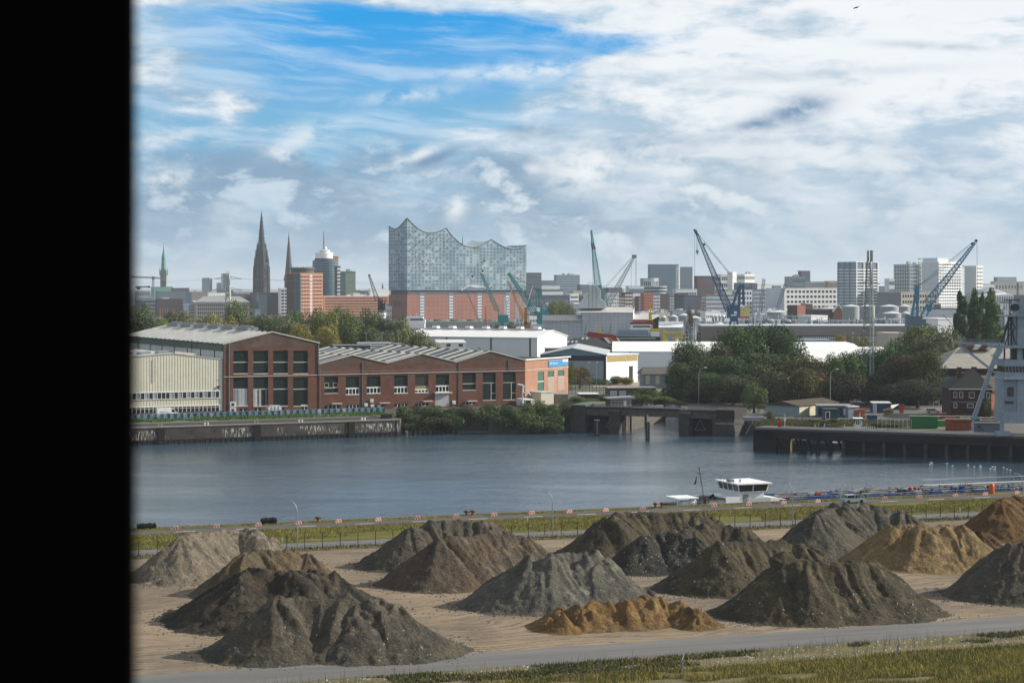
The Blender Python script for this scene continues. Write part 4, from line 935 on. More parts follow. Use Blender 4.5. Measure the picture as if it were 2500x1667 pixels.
for i,h in enumerate(big):
    H = h[3] - h[2]; w = h[1] - h[0]
    mb = MB(W); mb.box(h[0],h[1],.2,.34,h[2],h[3]); wo = mb.build('window',M_green if i not in (4,) else pmat('brown_glazing',(.055,.05,.045),.5,var=.2),lh)
    mb = MB(W); mb.box(h[0],h[1],-.22,.2,h[2] - .14,h[2] + .08)
    if i == 0:
        mb.box(h[0],h[1],.1,.2,h[2] + H * .30,h[2] + H * .35)
        for q in (h[0] + .1,h[1] - 1.5):
            for zz_ in (.38,.62): mb.box(q,q + 1.4,.1,.2,h[2] + H * zz_ - .06,h[2] + H * zz_ + .06)
            for qq in (q,q + 1.4): mb.box(qq - .06,qq + .06,.1,.2,h[2] + H * .38,h[2] + H * .62)
    elif i < 6:
        fl = .30 if i != 4 else .13; mb.box(h[0],h[1],.05,.2,h[2] + H * fl,h[2] + H * (fl + .07))
        n = 4
        for k in range(n + 1): mb.box(h[0] + w * k / n - .1,h[0] + w * k / n + .1,.05,.2,h[2],h[2] + H * fl)
    else:
        mb.box(h[0],h[1],.1,.2,h[2] + H * (.36 if i == 6 else .62),h[2] + H * (.40 if i == 6 else .64))
        if i > 6: mb.box(h[0] + w * .66,h[0] + w * .70,.12,.2,h[2],h[2] + H * .62); mb.box(h[0] + w * .66,h[1],.12,.2,h[2] + H * .24,h[2] + H * .26)
    mb.build('window_frame',M_white if 0 < i < 6 else M_pale,wo)
    if i == 4: mb = MB(W); mb.box(h[0],h[1],.08,.19,h[2] + H * .2,h[2] + H * .37); mb.build('blind',pmat('ochre_panel',(.36,.29,.13),.7),wo)
for i,h in enumerate(gr):
    w = h[1] - h[0]
    if i == 5:
        mb = MB(W); mb.box(h[0],h[1],.0,.3,h[2],h[3])
        for k in range(14): mb.box(h[0] + .3,h[1] - .3,-.06,0,h[2] + .2 + k * .3,h[2] + .38 + k * .3)
        mb.build('roller_door',M_lgrey,lh); mb = MB(W); mb.box(h[0] - .4,h[1] + .4,-1.2,0,h[3],h[3] + .35); mb.build('door_canopy',M_pale,lh); continue
    mb = MB(W); mb.box(h[0],h[1],.2,.3,h[2],h[3]); wo = mb.build('ground_window',M_win,lh)
    mb = MB(W)
    for k in range(5): mb.box(h[0] + w * k / 4 - .09,h[0] + w * k / 4 + .09,.05,.22,h[2],h[3])
    mb.box(h[0],h[1],.05,.22,h[3] - .12,h[3] + .12); mb.box(h[0],h[1],.05,.22,h[2] - .1,h[2] + .1); mb.build('window_frame',M_dwhite,wo)
for x,y in ((312,1075),(1468,1045),(920,1068),(2035,1043)):
    u,v = CB(x,y); a = W.a_of(u); z = W.z_of(u,v); mb = MB(W); mb.box(a - 1.6,a + 1.6,-1.5,-.15,z,z + .25); mb.build('door_canopy',M_pale,lh)
for x,y in ((690,1087),(772,1103),(858,1103),(1812,1055),(765,1035)):
    u,v = CB(x,y); a = W.a_of(u); z = W.z_of(u,v); mb = MB(W); mb.box(a - .55,a + .55,-.6,-.15,z - .5,z + .5); mb.lathe(a,-.62,[(.3,z),(.3,z + .02)],8); mb.build('air_conditioner',M_dwhite,lh)
mb = MB(W); zc = W.z_of(1000,911.2); mb.box(a1,aC + .2,-.36,-.16,W.z_of(900,912.3) - .09,W.z_of(900,912.3) + .09); mb.build('string_course',M_pale,lh)
mb = MB(W); mb.box(a1,aC,-.24,-.16,W.z_of(900,906) - .05,W.z_of(900,906) + .05); mb.build('cable_duct',M_grey,lh)
mb = MB(W)
for p_,q_ in zip([VL[0],PK[0],VL[1],PK[1],VL[2],PK[2]],[PK[0],VL[1],PK[1],VL[2],PK[2],VL[3]]): mb.prof([(p_[0],p_[1] - .05),(q_[0],q_[1] - .05),(q_[0],q_[1] + .22),(p_[0],p_[1] + .22)],-.4,.35)
mb.build('verge_board',M_pale,lh)
for u,zt in ((CB(650,0)[0],.3),(CB(1880,0)[0],.3),(CC(630,0)[0],.6),(CB(105,0)[0],.1)):
    a = W.a_of(u); mb = MB(W); mb.bar((a,-.3,GZ if zt < .5 else 15.2),(a,-.3,19.0),.18); mb.build('drain_pipe',M_grey,lh)
segs = list(zip([VL[0],PK[0],VL[1],PK[1],VL[2],PK[2]],[PK[0],VL[1],PK[1],VL[2],PK[2],VL[3]]))
for si,(p_,q_) in enumerate(segs):
    mb = MB(W); mb.prof([(p_[0],p_[1] - .5),(q_[0],q_[1] - .5),(q_[0],q_[1] + .02),(p_[0],p_[1] + .02)],.36,84); mb.build('roof',M_roofd,lh)
    lo,hi = (p_,q_) if si % 2 == 0 else (q_,p_)
    for i in range(11):
        b0 = 2.5 + i * 7.4; k0,k1 = .08,.93; A0 = lo[0] + (hi[0] - lo[0]) * k0; A1 = lo[0] + (hi[0] - lo[0]) * k1; Z0 = lo[1] + (hi[1] - lo[1]) * k0; Z1 = lo[1] + (hi[1] - lo[1]) * k1
        mb = MB(W); mb.add([(A0,b0,Z0 + .05),(A1,b0,Z1 + .05),(A1,b0 + 3.6,Z1 + .05),(A0,b0 + 3.6,Z0 + .05),(A0,b0 + 1.8,Z0 + .42),(A1,b0 + 1.8,Z1 + .42)],
                           [(0,1,5,4),(4,5,2,3),(0,4,3),(1,2,5),(0,3,2,1)]); mb.build('skylight',M_roofl if (i * 7 + si) % 5 else M_grey,lh)
mb = MB(W)
for i in range(20): mb.bar((VL[3][0] - 1 - i * 1.1,30 + i,VL[3][1]),(VL[3][0] - 1 - i * 1.1,30 + i,VL[3][1] + 1.3),.12)
mb.build('roof_posts',M_pale,lh)
# end wall
zt = VL[3][1]; zE = E.z_of(1387,873.7)
def er(x0,y0,x1,y1): u0,v0 = CC(x0,y0); u1,v1 = CC(x1,y1); return E.rect(u0,v0,u1,v1)
eh = [er(1005,665,1088,915),er(1135,655,1215,740),er(1262,645,1345,728)]; ep = [er(1135,745,1215,915),er(1262,733,1345,900)]
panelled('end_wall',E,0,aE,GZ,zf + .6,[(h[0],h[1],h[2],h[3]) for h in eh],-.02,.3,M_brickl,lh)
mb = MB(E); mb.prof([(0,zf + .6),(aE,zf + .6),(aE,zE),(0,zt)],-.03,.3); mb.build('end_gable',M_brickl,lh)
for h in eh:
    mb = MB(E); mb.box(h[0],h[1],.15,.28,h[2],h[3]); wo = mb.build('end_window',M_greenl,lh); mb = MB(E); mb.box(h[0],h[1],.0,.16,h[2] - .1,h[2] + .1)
    if h is eh[0]: mb.box(h[0],h[1],.0,.16,(h[2] + h[3]) / 2 - .1,(h[2] + h[3]) / 2 + .1)
    mb.build('sill',M_white,wo)
for h in ep: mb = MB(E); mb.box(h[0],h[1],-.07,-.02,h[2],h[3]); mb.build('render_panel',pmat('rough_render',(.40,.33,.27),.95,var=.15,scale=2.),lh)
mb = MB(E); mb.box(-.1,aE + 1.2,-.5,.5,zt - .02,zt + .32); mb.build('eaves_board',M_white,lh)
mb = MB(E); mb.box(.0,aE,-.2,-.03,W.z_of(900,912.3) - .09,W.z_of(900,912.3) + .09); mb.build('end_string_course',M_pale,lh)
mb = MB(); mb.prism([W.w(aC,.4)[:2],E.w(aE,.4)[:2],E.w(aE,58)[:2],W.w(aC - 8,60)[:2]],zf - .2,zt - .05); mb.build('end_roof',M_roofd,lh)
# sign with lettering
s0,_,s2,s3 = er(1140,515,1385,595); s1 = er(1140,515,1385,595)[1]
so = thing('company_sign','blue company sign with white lettering high on the sunlit brick end wall','sign',E.w(s0,-.1,s2))
mb = MB(E); mb.box(s0,s1,-.25,-.06,s2,s3); mb.build('sign_board',pmat('sign_blue',(.09,.32,.60),.5,var=.06),so)
def lettering(txt,fr,a,b,z,size,mat,parent,width=None):
    cu = bpy.data.curves.new('txt','FONT'); cu.body = txt; cu.size = size; cu.extrude = .02
    tmp = bpy.data.objects.new('txt',cu); COL.objects.link(tmp); bpy.context.view_layer.update()
    me = bpy.data.meshes.new_from_object(tmp.evaluated_get(bpy.context.evaluated_depsgraph_get())); bpy.data.objects.remove(tmp); bpy.data.curves.remove(cu)
    me.name = 'lettering'; off = OFF.get(parent.name,(0,0,0)); xs = [v_.co.x for v_ in me.vertices]; k = (width / (max(xs) - min(xs))) if width else 1
    for v_ in me.vertices:
        w_ = fr.w(a + v_.co.x * k,b - v_.co.z,z + v_.co.y); v_.co = (w_[0] - off[0],w_[1] - off[1],w_[2] - off[2])
    me.materials.clear(); me.materials.append(mat); o = bpy.data.objects.new('lettering',me); COL.objects.link(o); o.parent = parent; return o
sw = s1 - s0; hs = s3 - s2
lettering('SKF Marine',E,s0 + sw * .05,-.27,s2 + hs * .38,hs * .42,M_white,so,sw * .40)
mb = MB(E); mb.prism([(s0 + sw * .72,-.30),(s1,-.30),(s1,-.26),(s0 + sw * .72,-.26)],s2 + hs * .62,s3); mb.build('white_panel',M_white,so)
lettering('SKF',E,s0 + sw * .78,-.31,s2 + hs * .70,hs * .22,pmat('sign_blue',()),so,sw * .16)
# cabins, pipes and gear beside the hall
def at_box(name,label,cat,uc,v0,uR,uL,vt,phi,mat,group=None,parts=None,g=GZ,Y=None,roof=None,roofm=None):
    """a block whose nearest corner stands at column uc, ground row v0"""
    Y = Y or gy(v0,g); fr = Frame(px_at(uc,Y),Y,phi); w = fr.a_of(uR); d = fr.b_of(uL) if uL < uc - 2 else 8.; zt_ = zv(vt,Y)
    o = thing(name,label,cat,(fr.x,fr.y,g),group); mb = MB(fr); mb.box(0,w,0,d,g,zt_); mb.build('body',mat,o)
    if roofm: mb = MB(fr); mb.box(-.2,w + .2,-.2,d + .2,zt_,zt_ + (roof or .25)); mb.build('roof',roofm,o)
    return o,fr,w,d,zt_
cb = at_box('switch_cabin','beige flat roofed cabin in front of the sunlit brick end wall','cabin',1321,989,1352,1282,959,40,pmat('beige_render',(.52,.49,.40),.8,var=.08),roofm=M_lgrey)
at_box('service_hut','small brown doored hut right of the beige cabin','hut',1357,985,1387,1356,964,5,pmat('grey_render',(.30,.27,.22),.85),roofm=M_grey)
ac = at_box('cooling_unit','white louvred cooling unit on the bank beside the beige cabin','cooling unit',1282,993,1305,1281,975,20,M_white,Y=622)
mb = MB(ac[1]); mb.box(.2,ac[2] * .6,-.06,0,ac[4] - 1.6,ac[4] - .3); mb.build('louvre',M_dsteel,ac[0])
px0,Yp = px_at(1276,618),618
o = thing('exhaust_pipe','bent white exhaust pipe rising in front of the low brick hall corner','pipe',(px0,Yp,GZ)); mb = MB(); mb.path([(px0,Yp,GZ),(px0,Yp,zv(957,Yp)),(px0 + .3,Yp,zv(941,Yp)),(px0 - 1.6,Yp,zv(938,Yp))],.55,8); mb.path([(px0,Yp - .1,zv(958,Yp)),(px0 + 1.6,Yp,zv(957,Yp)),(px0 + 2.4,Yp,zv(964,Yp))],.4,8); mb.build('duct',M_white,o)
# van and skip
vx,vy,_ = W.w(W.a_of(392),-7); vf = Frame(vx,vy,26)
o = thing('delivery_van','white high roofed delivery van parked by the cream hall','van',(vx,vy,GZ)); mb = MB(vf)
mb.prof([(-3.2,GZ + .35),(3.2,GZ + .35),(3.2,GZ + 1.1),(2.5,GZ + 1.35),(1.55,GZ + 2.45),(1.1,GZ + 2.62),(-3.1,GZ + 2.62),(-3.25,GZ + 2.4)],-1,1); mb.build('body',M_white,o)
mb = MB(vf); mb.prof([(1.0,GZ + 1.45),(2.25,GZ + 1.4),(1.5,GZ + 2.3),(1.0,GZ + 2.3)],-1.02,-.99); mb.build('side_window',M_glass,o)
mb = MB(vf); mb.add([(2.5,-.85,GZ + 1.4),(2.5,.85,GZ + 1.4),(1.6,.85,GZ + 2.45),(1.6,-.85,GZ + 2.45)],[(0,1,2,3)]); mb.build('windscreen',M_glass,o)
mb = MB(vf); mb.box(-2.6,-.2,-1.015,-1,GZ + 1.62,GZ + 1.70); mb.box(-2.6,-1.2,-1.015,-1,GZ + 1.48,GZ + 1.54); mb.box(-2.6,.3,-1.015,-1,GZ + 1.36,GZ + 1.41); mb.build('side_lines',M_dsteel,o)
for a in (-2.2,2.1):
    for b in (-.9,.9):
        mb = MB(vf); vs = [(a + .36 * math.cos(k / 6 * math.pi),b + q,GZ + .36 + .36 * math.sin(k / 6 * math.pi)) for q in (-.12,.12) for k in range(12)]
        mb.add(vs,[tuple(range(12)),tuple(range(23,11,-1))] + [(j,(j + 1) % 12,12 + (j + 1) % 12,12 + j) for j in range(12)]); mb.build('wheel',M_rubber,o)
u,v = CA(1645,1115); vx,vy,_ = W.w(W.a_of(u),-5); sf = Frame(vx,vy,26)
o = thing('skip','pale grey skip with pointed ends in front of the gabled hall','skip'); o.location = (0,0,0); mb = MB(sf); mb.prof([(-2.2,GZ + 1.5),(-1.3,GZ + .2),(1.3,GZ + .2),(2.2,GZ + 1.5),(1.5,GZ + 2.4),(-1.5,GZ + 2.4)],-1,1); mb.build('hull',M_dwhite,o)
mb = MB(sf); mb.box(-1.5,1.5,-1.08,-1,GZ + 1.4,GZ + 1.5)
for q in (-1.1,0,1.1): mb.box(q - .06,q + .06,-1.08,-1,GZ + .3,GZ + 2.3)
mb.build('rib',M_grey,o)
u,v = CA(1180,1100); vx,vy,_ = W.w(W.a_of(u),-2); o = thing('heat_pump','two stacked white fan units at the left corner of the gabled hall','fan unit',(vx,vy,GZ)); mb = MB(W); a = W.a_of(u); mb.box(a - .9,a + .9,-2.4,-1.5,GZ + .4,GZ + 1.9); mb.box(a - .9,a + .9,-2.4,-1.5,GZ + 2.1,GZ + 3.6); mb.build('housing',M_dwhite,o)
mb = MB(W)
for z in (GZ + 1.15,GZ + 2.85): mb.box(a - .5,a + .3,-2.45,-2.4,z - .4,z + .4)
mb.build('fan_grille',M_dsteel,o)

# ---------------------------------------------------------------- white halls and sheds in the middle distance
def hall(name,label,uc,Y,phi,uL,uR,v_e,rise,m_left,m_right,m_roof,ridge='left',cat='industrial hall',g=GZ,over=.5,vR=None,depth=None):
    """nearest corner at (uc, Y); ridge parallel to the left or to the right wall; returns its parts"""
    fr = Frame(px_at(uc,Y),Y,phi); w = fr.a_of(uR); d = depth or fr.b_of(uL); z = zv(v_e,Y); o = thing(name,label,cat,(fr.x,fr.y,g))
    mb = MB(fr); mb.box(0,w,0,d,g,z)
    mb.build('side_wall',m_left,o)
    mb = MB(fr)
    if ridge == 'left': mb.prof([(0,g),(w,g),(w,z),(w / 2,z + rise),(0,z)],-.06,.3)
    else: mb.box(0,w,-.06,0,g,z)
    mb.build('front_wall',m_right,o)
    mb = MB(fr)
    if ridge == 'left':
        for a0,a1_ in ((-over,w / 2),(w + over,w / 2)): mb.prof([(a0,z - over * 2 * rise / w),(a1_,z + rise),(a1_,z + rise + .3),(a0,z + .3 - over * 2 * rise / w)],-over,d + over)
    else:
        fr2 = Frame(fr.x,fr.y,phi); vs = [(-over,-over,z),(w + over,-over,z),(w + over,d / 2,z + rise),(-over,d / 2,z + rise),(w + over,d + over,z),(-over,d + over,z)]
        mb.add([(a,b,c + .3) for a,b,c in vs] + vs,[(0,1,2,3),(3,2,4,5),(6,9,8,7),(9,11,10,8),(0,6,7,1),(1,7,8,2),(2,8,10,4),(4,10,11,5),(5,11,9,3),(3,9,6,0)])
        mb2 = MB(fr); mb2.add([(0,0,z),(0,d,z),(0,d / 2,z + rise),(w,0,z),(w,d,z),(w,d / 2,z + rise)],[(0,2,1),(3,4,5)]); mb2.build('gable',m_left,o)
    mb.build('roof',m_roof,o); return o,fr,w,d,z
h = hall('white_warehouse','large white warehouse with a bright gable behind the low brick hall',1311,880,66,988,1384,825,2.9,M_ghall,M_whall,M_whall)
mb = MB(h[1]); mb.box(h[2] / 2 - 1.2,h[2] / 2 + 1.2,4,h[3] - 2,h[4] + 2.9,h[4] + 3.6); mb.build('ridge_vent',M_lgrey,h[0])
for b in (3,22,44): mb = MB(h[1]); mb.box(-.25,-.05,b,b + .6,GZ,h[4]); mb.build('drain_pipe',M_dsteel,h[0])
for k in range(7): mb = MB(h[1]); b = 6 + k * 8.5; mb.prof([(h[2] / 2 - 2,h[4] + 3.6),(h[2] / 2 + 2,h[4] + 3.6),(h[2] / 2 + 1,h[4] + 4.7),(h[2] / 2,h[4] + 4.0),(h[2] / 2 - 1,h[4] + 4.7)],b,b + 2.6); mb.build('roof_vent',M_white,h[0])
M_bluesh = pmat('blue_grey_sheet',(.17,.27,.34),.6,var=.06,scale=.1); M_dblue = pmat('dark_blue_sheet',(.03,.05,.085),.6)
h = hall('blue_shed','blue grey shed with a shallow gable right of the sunlit brick end wall',1480,765,12,1478,1319,867,0,M_bluesh,M_bluesh,M_ghall,depth=48) if False else None
fr = Frame(px_at(1319,770),770,-4); w = fr.a_of(1480); z = zv(867.5,768); zp_ = zv(851,768); D = 60
o = thing('blue_shed','blue grey shed with a shallow gable right of the sunlit brick end wall','shed',(fr.x,fr.y,GZ))
mb = MB(fr); mb.box(0,w,0,D,GZ,z); mb.build('front_wall',M_ghall if False else pmat('pale_blue_sheet',(.30,.38,.42),.6,var=.06,scale=.1),o)
mb = MB(fr); mb.prof([(0,z),(w,z),(w * .49,zp_)],-.1,D); mb.build('gable',M_bluesh,o)
mb = MB(fr); mb.box(0,w - 1,-.12,0,z - 2.1,z - .1); mb.box(w - 1,w,-.12,0,GZ,z); mb.build('dark_band',M_dblue,o)
mb = MB(fr); mb.prof([(-.3,z),(w * .49,zp_ + .05),(w * .49,zp_ + .3),(-.3,z + .25)],-.4,D); mb.prof([(w * .49,zp_ + .05),(w + .4,z),(w + .4,z + .25),(w * .49,zp_ + .3)],-.4,D); mb.build('roof',pmat('silver_roof',(.45,.48,.48),.5,var=.08),o)
# its sunny white side
fr2 = Frame(*fr.w(w + .02,0)[:2],50); w2 = fr2.a_of(1557)
o2 = thing('white_annex','white annex with an ochre band beside the blue grey shed','shed',(fr2.x,fr2.y,GZ)); mb = MB(fr2); mb.box(0,w2,0.02,18,GZ,z - .1); mb.build('wall',M_whall,o2)
mb = MB(fr2); mb.box(.6,w2 - .3,-.05,.02,z - 2.6,z - .5); mb.build('ochre_band',pmat('ochre_sheet',(.42,.32,.14),.6),o2)
mb = MB(fr2); mb.box(-.2,w2 + .3,-.4,18.2,z - .1,z + .3); mb.build('roof',M_ghall,o2)
mb = MB(fr2); mb.box(w2 * .72,w2 * .84,-.06,.02,GZ,z - 4.6); mb.build('door',M_dsteel,o2)
mb = MB(fr2); mb.prof([(0,0),(9,0),(11,1.2),(2.4,1.5)],-3.0,-2.2); q = mb.build('pink_tarp',pmat('pink_sheet',(.55,.08,.16),.6)); q.location = (0,0,GZ); tag(q,'low pink sheeted stack lying before the white annex','tarpaulin')
# long white warehouse whose roof runs behind the trees
fr = Frame(px_at(1497,830),830,-3); w = fr.a_of(2112); z = zv(858,830)
o = thing('long_warehouse','very long low warehouse with a flat bright white roof behind the big trees','industrial hall',(fr.x,fr.y,GZ))
mb = MB(fr); mb.box(0,w,0,70,GZ,z); mb.build('wall',M_ghall,o)
mb = MB(fr); mb.add([(-.5,-.5,z),(w,-.5,z),(w,38,z + 2.3),(-.5,38,z + 2.3),(w,70,z + 2.3),(-.5,70,z + 2.3),(-.5,70,z),(w,70,z)],[(0,1,2,3),(3,2,4,5),(0,3,5,6),(1,7,4,2),(0,6,7,1)]); mb.build('roof',M_whall,o)
for a in (7,26,44,70): mb = MB(fr); mb.box(a,a + .3,-.2,-.02,GZ,z); mb.build('drain_pipe',M_dsteel,o)
mb = MB(fr); mb.box(1,9.5,-.08,0,z - 4.6,z - 2.6); mb.build('brown_window',pmat('brown_glass',(.16,.09,.05),.5),o)
mb = MB(fr); mb.box(11.6,15.2,-.08,0,z - 12.5,z - 8.5); mb.build('doorway',M_dsteel,o); mb = MB(fr); mb.box(15.7,19.7,-.08,0,z - 12.5,z - 9); mb.build('brick_panel',M_brick,o)
fr = Frame(px_at(1850,905),905,-2); w = fr.a_of(2105); z = zv(845,905)
for i,(uu,lab) in enumerate(((1960,''),)):
    fr = Frame(px_at(1955,790),790,-3); w = fr.a_of(2200); z = zv(884,790); o = thing('bright_warehouse','bright roofed warehouse glimpsed between the brown tree and the lattice mast','industrial hall',(fr.x,fr.y,GZ))
    mb = MB(fr); mb.box(0,w,0,60,GZ,z); mb.build('wall',pmat('blue_white_sheet',(.40,.46,.50),.6,var=.05),o)
    mb = MB(fr); mb.add([(-.5,-.5,z),(w,-.5,z),(w,34,z + 4.3),(-.5,34,z + 4.3),(w,60,z + 4.3),(-.5,60,z + 4.3),(-.5,60,z),(w,60,z)],[(0,1,2,3),(3,2,4,5),(0,3,5,6),(1,7,4,2),(0,6,7,1)]); mb.build('roof',M_whall,o)
    mb = MB(fr); a = fr.a_of(1998); mb.box(a,a + 5,-.06,0,z - 2.2,z - 1); mb.build('window',M_bluesh,o)
# slate hip roof behind
Yh = 930; xa,xb = px_at(1350,Yh),px_at(1500,Yh); z0,z1 = zv(848,Yh),zv(825,Yh + 14)
o = thing('slate_roof_house','house with a broad dark slate hipped roof in front of the scaffolded dock','house',(xa,Yh,GZ)); mb = MB(); mb.box(xa + 1,xb - 1,Yh + 1,Yh + 26,GZ,z0); mb.build('wall',M_brick,o)
r0,r1 = px_at(1402,Yh),px_at(1462,Yh); mb = MB(); mb.add([(xa,Yh,z0),(xb,Yh,z0),(xb,Yh + 27,z0),(xa,Yh + 27,z0),(r0,Yh + 14,z1),(r1,Yh + 14,z1)],[(0,1,5,4),(1,2,5),(2,3,4,5),(3,0,4),(3,2,1,0)]); mb.build('roof',pmat('slate',(.05,.06,.068),.7,var=.15),o)
for uu,vv in ((1386,838),(1396,838),(1406,838),(1422,830),(1432,830)):
    k = (848 - vv) / 23; x = px_at(uu,Yh + 14 * k); y = Yh + 14 * k; zz_ = z0 + (z1 - z0) * k; mb = MB(); mb.add([(x - .5,y - .3,zz_ + .3),(x + .5,y - .3,zz_ + .3),(x + 1.0,y + .8,zz_ + 1.2),(x,y + .8,zz_ + 1.2)],[(0,1,2,3)]); mb.build('skylight',M_lgrey,o)
at_box('flat_store','dark flat roofed store between the white warehouse and the slate roof','store',1333,0,1377,1332,851,3,pmat('grey_brown_render',(.12,.11,.10),.8),Y=800,roofm=M_pale)
# sheds left of the white warehouse
at_box('long_grey_shed','long low grey blue shed behind the brick hall roof','shed',812,0,905,811,844,3,pmat('slate_blue_sheet',(.13,.17,.20),.7),Y=745,roofm=M_grey)
at_box('glazed_shed','low shed with a glazed white roof behind the brick hall roof','shed',872,0,952,871,838.5,2,M_lgrey,Y=770,roofm=M_dwhite)
at_box('white_box_shed','small white walled shed right of the low glazed shed','shed',904,0,960,903,845,2,M_whall,Y=735,roofm=M_grey)
at_box('blue_box_shed','grey blue walled shed left of the round tree','shed',960,0,990,950,840,20,pmat('blue_render',(.26,.33,.40),.7),Y=742,roofm=M_grey)
q = at_box('white_office','white flat roofed office with two dark windows right of the round tree','office',1066,0,1138,1062,838,3,M_whall,Y=760,roofm=M_dwhite)
for u0,u1 in ((1090,1100),(1120,1130)): mb = MB(q[1]); mb.box(q[1].a_of(u0),q[1].a_of(u1),-.05,0,zv(846,760),zv(839.5,760)); mb.build('window',M_win,q[0])
o = at_box('turquoise_store','brown store with a turquoise roof edge in front of the tree row','store',895,0,985,894,825,2,pmat('dark_brown_sheet',(.075,.06,.05),.8),Y=860,roofm=pmat('turquoise_edge',(.06,.30,.28),.6),roof=.6)
for u,vt,lb in ((894,813,'left thin flood light mast behind the low sheds'),(972,808,'right thin flood light mast behind the low sheds'),(932,812,'middle thin flood light mast behind the low sheds')):
    Y = 800; x = px_at(u,Y); o = thing('light_mast',lb,'light mast',(x,Y,GZ),'thin flood light masts'); mb = MB(); mb.bar((x,Y,GZ),(x,Y,zv(vt,Y)),.3); mb.build('pole',M_steel,o); mb = MB(); mb.box(x - .9,x + .9,Y - .2,Y + .2,zv(vt,Y) - .2,zv(vt,Y) + .3); mb.build('lamp_head',M_steel,o)
# ================================================================== the lock, the jetty and the yard on the right
def CD(x,y): return (1380 + x / 4.704,900 + y / 4.704)
def CE(x,y): return (1800 + x / 4.612,780 + y / 4.612)
def CF(x,y): return (2150 + x / 3.563,700 + y / 3.563)
def CG(x,y): return (2300 + x / 7.84,700 + y / 7.84)
def CH(x,y): return (2300 + x / 7.84,880 + y / 7.84)
M_lockc = pmat('lock_concrete',(.095,.088,.078),.9,var=.3,scale=.5,bump=.3,streak=.6)
M_beam = pmat('beam_concrete',(.15,.13,.11),.9,var=.3,scale=.8,streak=.7)
M_darkc = pmat('wet_concrete',(.03,.03,.034),.85,var=.4,scale=.6)
M_gate = pmat('dark_steel_gate',(.018,.02,.035),.7,var=.3)
LK = Frame(px_at(1397,578),578,-22)
def lr(x0,y0,x1,y1): u0,v0 = CD(x0,y0); u1,v1 = CD(x1,y1); return LK.rect(u0,v0,u1,v1)
lk = thing('lock_gates','old dark concrete lock with a footbridge, three piers and warning triangles','lock',(LK.x + 20,LK.y,0))
def lbox(name,x0,y0,x1,y1,b0,b1,mat,z0=None,parent=None,**k):
    r = lr(x0,y0,x1,y1); mb = MB(LK); mb.box(r[0],r[1],b0,b1,r[2] if z0 is None else z0,r[3]); return mb.build(name,mat,parent or lk,**k)
lbox('left_pier',82,418,243,720,-1,16,M_lockc,-1.5); lbox('pier_cap',70,410,250,426,-1.3,16.3,pmat('green_cap',(.14,.18,.14),.8))
lbox('bridge_beam',243,462,1315,545,0,3.5,M_beam); lbox('bridge_beam',1435,492,1745,572,0,3.5,M_beam)
lbox('walkway',243,448,1320,463,-.5,5,M_dsteel); lbox('walkway',1320,478,1750,492,-.5,5,M_dsteel)
lbox('middle_pier',517,478,634,735,-1.4,9,M_lockc,-1.5); lbox('middle_pier',1320,500,1436,790,-1.4,9,M_lockc,-1.5)
lbox('pier_cap',510,470,642,488,-1.8,9.2,M_beam); lbox('pier_cap',1312,492,1442,516,-1.8,9.2,M_beam)
lbox('right_pier',1703,575,1955,790,-1.2,14,M_lockc,-1.5); lbox('right_parapet',1745,470,1955,578,-1.0,12,pmat('dark_brick_wall',(.06,.045,.042),.9,var=.3))
lbox('lock_gate',250,545,520,740,2.5,4,M_gate,-1.5); lbox('lock_gate',1436,570,1705,790,2.5,4,M_gate,-1.5)
for x,y in ((495,618),(1522,650)):
    u,v = CD(x,y); a = LK.a_of(u); z = LK.z_of(u,v); s = 1.6; p = [(a,2.42,z + s),(a - s * .95,2.42,z - s * .9),(a + s * .95,2.42,z - s * .9)]
    mb = MB(LK)
    for i in range(3): mb.bar(p[i],p[(i + 1) % 3],.16)
    mb.build('triangle_mark',pmat('faded_mark',(.28,.27,.25),.8),lk)
lt_ = pmat('faded_lettering',(.30,.31,.33),.8)
u,v = CD(1735,632); a = LK.a_of(u); z = LK.z_of(u,v); mb = MB(LK)     # worn, unreadable stencil on the right pier
rn = random.Random(4)
for i in range(16): w = rn.uniform(.25,.42); mb.box(a + i * .53,a + i * .53 + w,-1.24,-1.2,z - .05,z + rn.uniform(.42,.55))
q = mb.build('stencil_line',lt_,lk); q['kind'] = 'stuff'
mb = MB(LK); r = lr(243,425,1320,462)
for i in range(54): a = r[0] + (r[1] - r[0]) * i / 53; mb.bar((a,-.3,r[2]),(a,-.3,r[2] + 1.15),.06)
for z in (.4,.75,1.15): mb.bar((r[0],-.3,r[2] + z),(r[1],-.3,r[2] + z),.06)
q = mb.build('railing',M_grey,lk)
mb = MB(LK); r = lr(1395,415,1745,490)
for i in range(25): a = r[0] + (r[1] - r[0]) * i / 24; mb.bar((a,1,r[2]),(a,1,r[3] - .5),.09)
for k in range(9): z = r[2] + (r[3] - .5 - r[2]) * k / 8; mb.bar((r[0],1,z),(r[1],1,z),.07)
mb.build('mesh_screen',pmat('green_mesh',(.12,.19,.16),.7),lk)
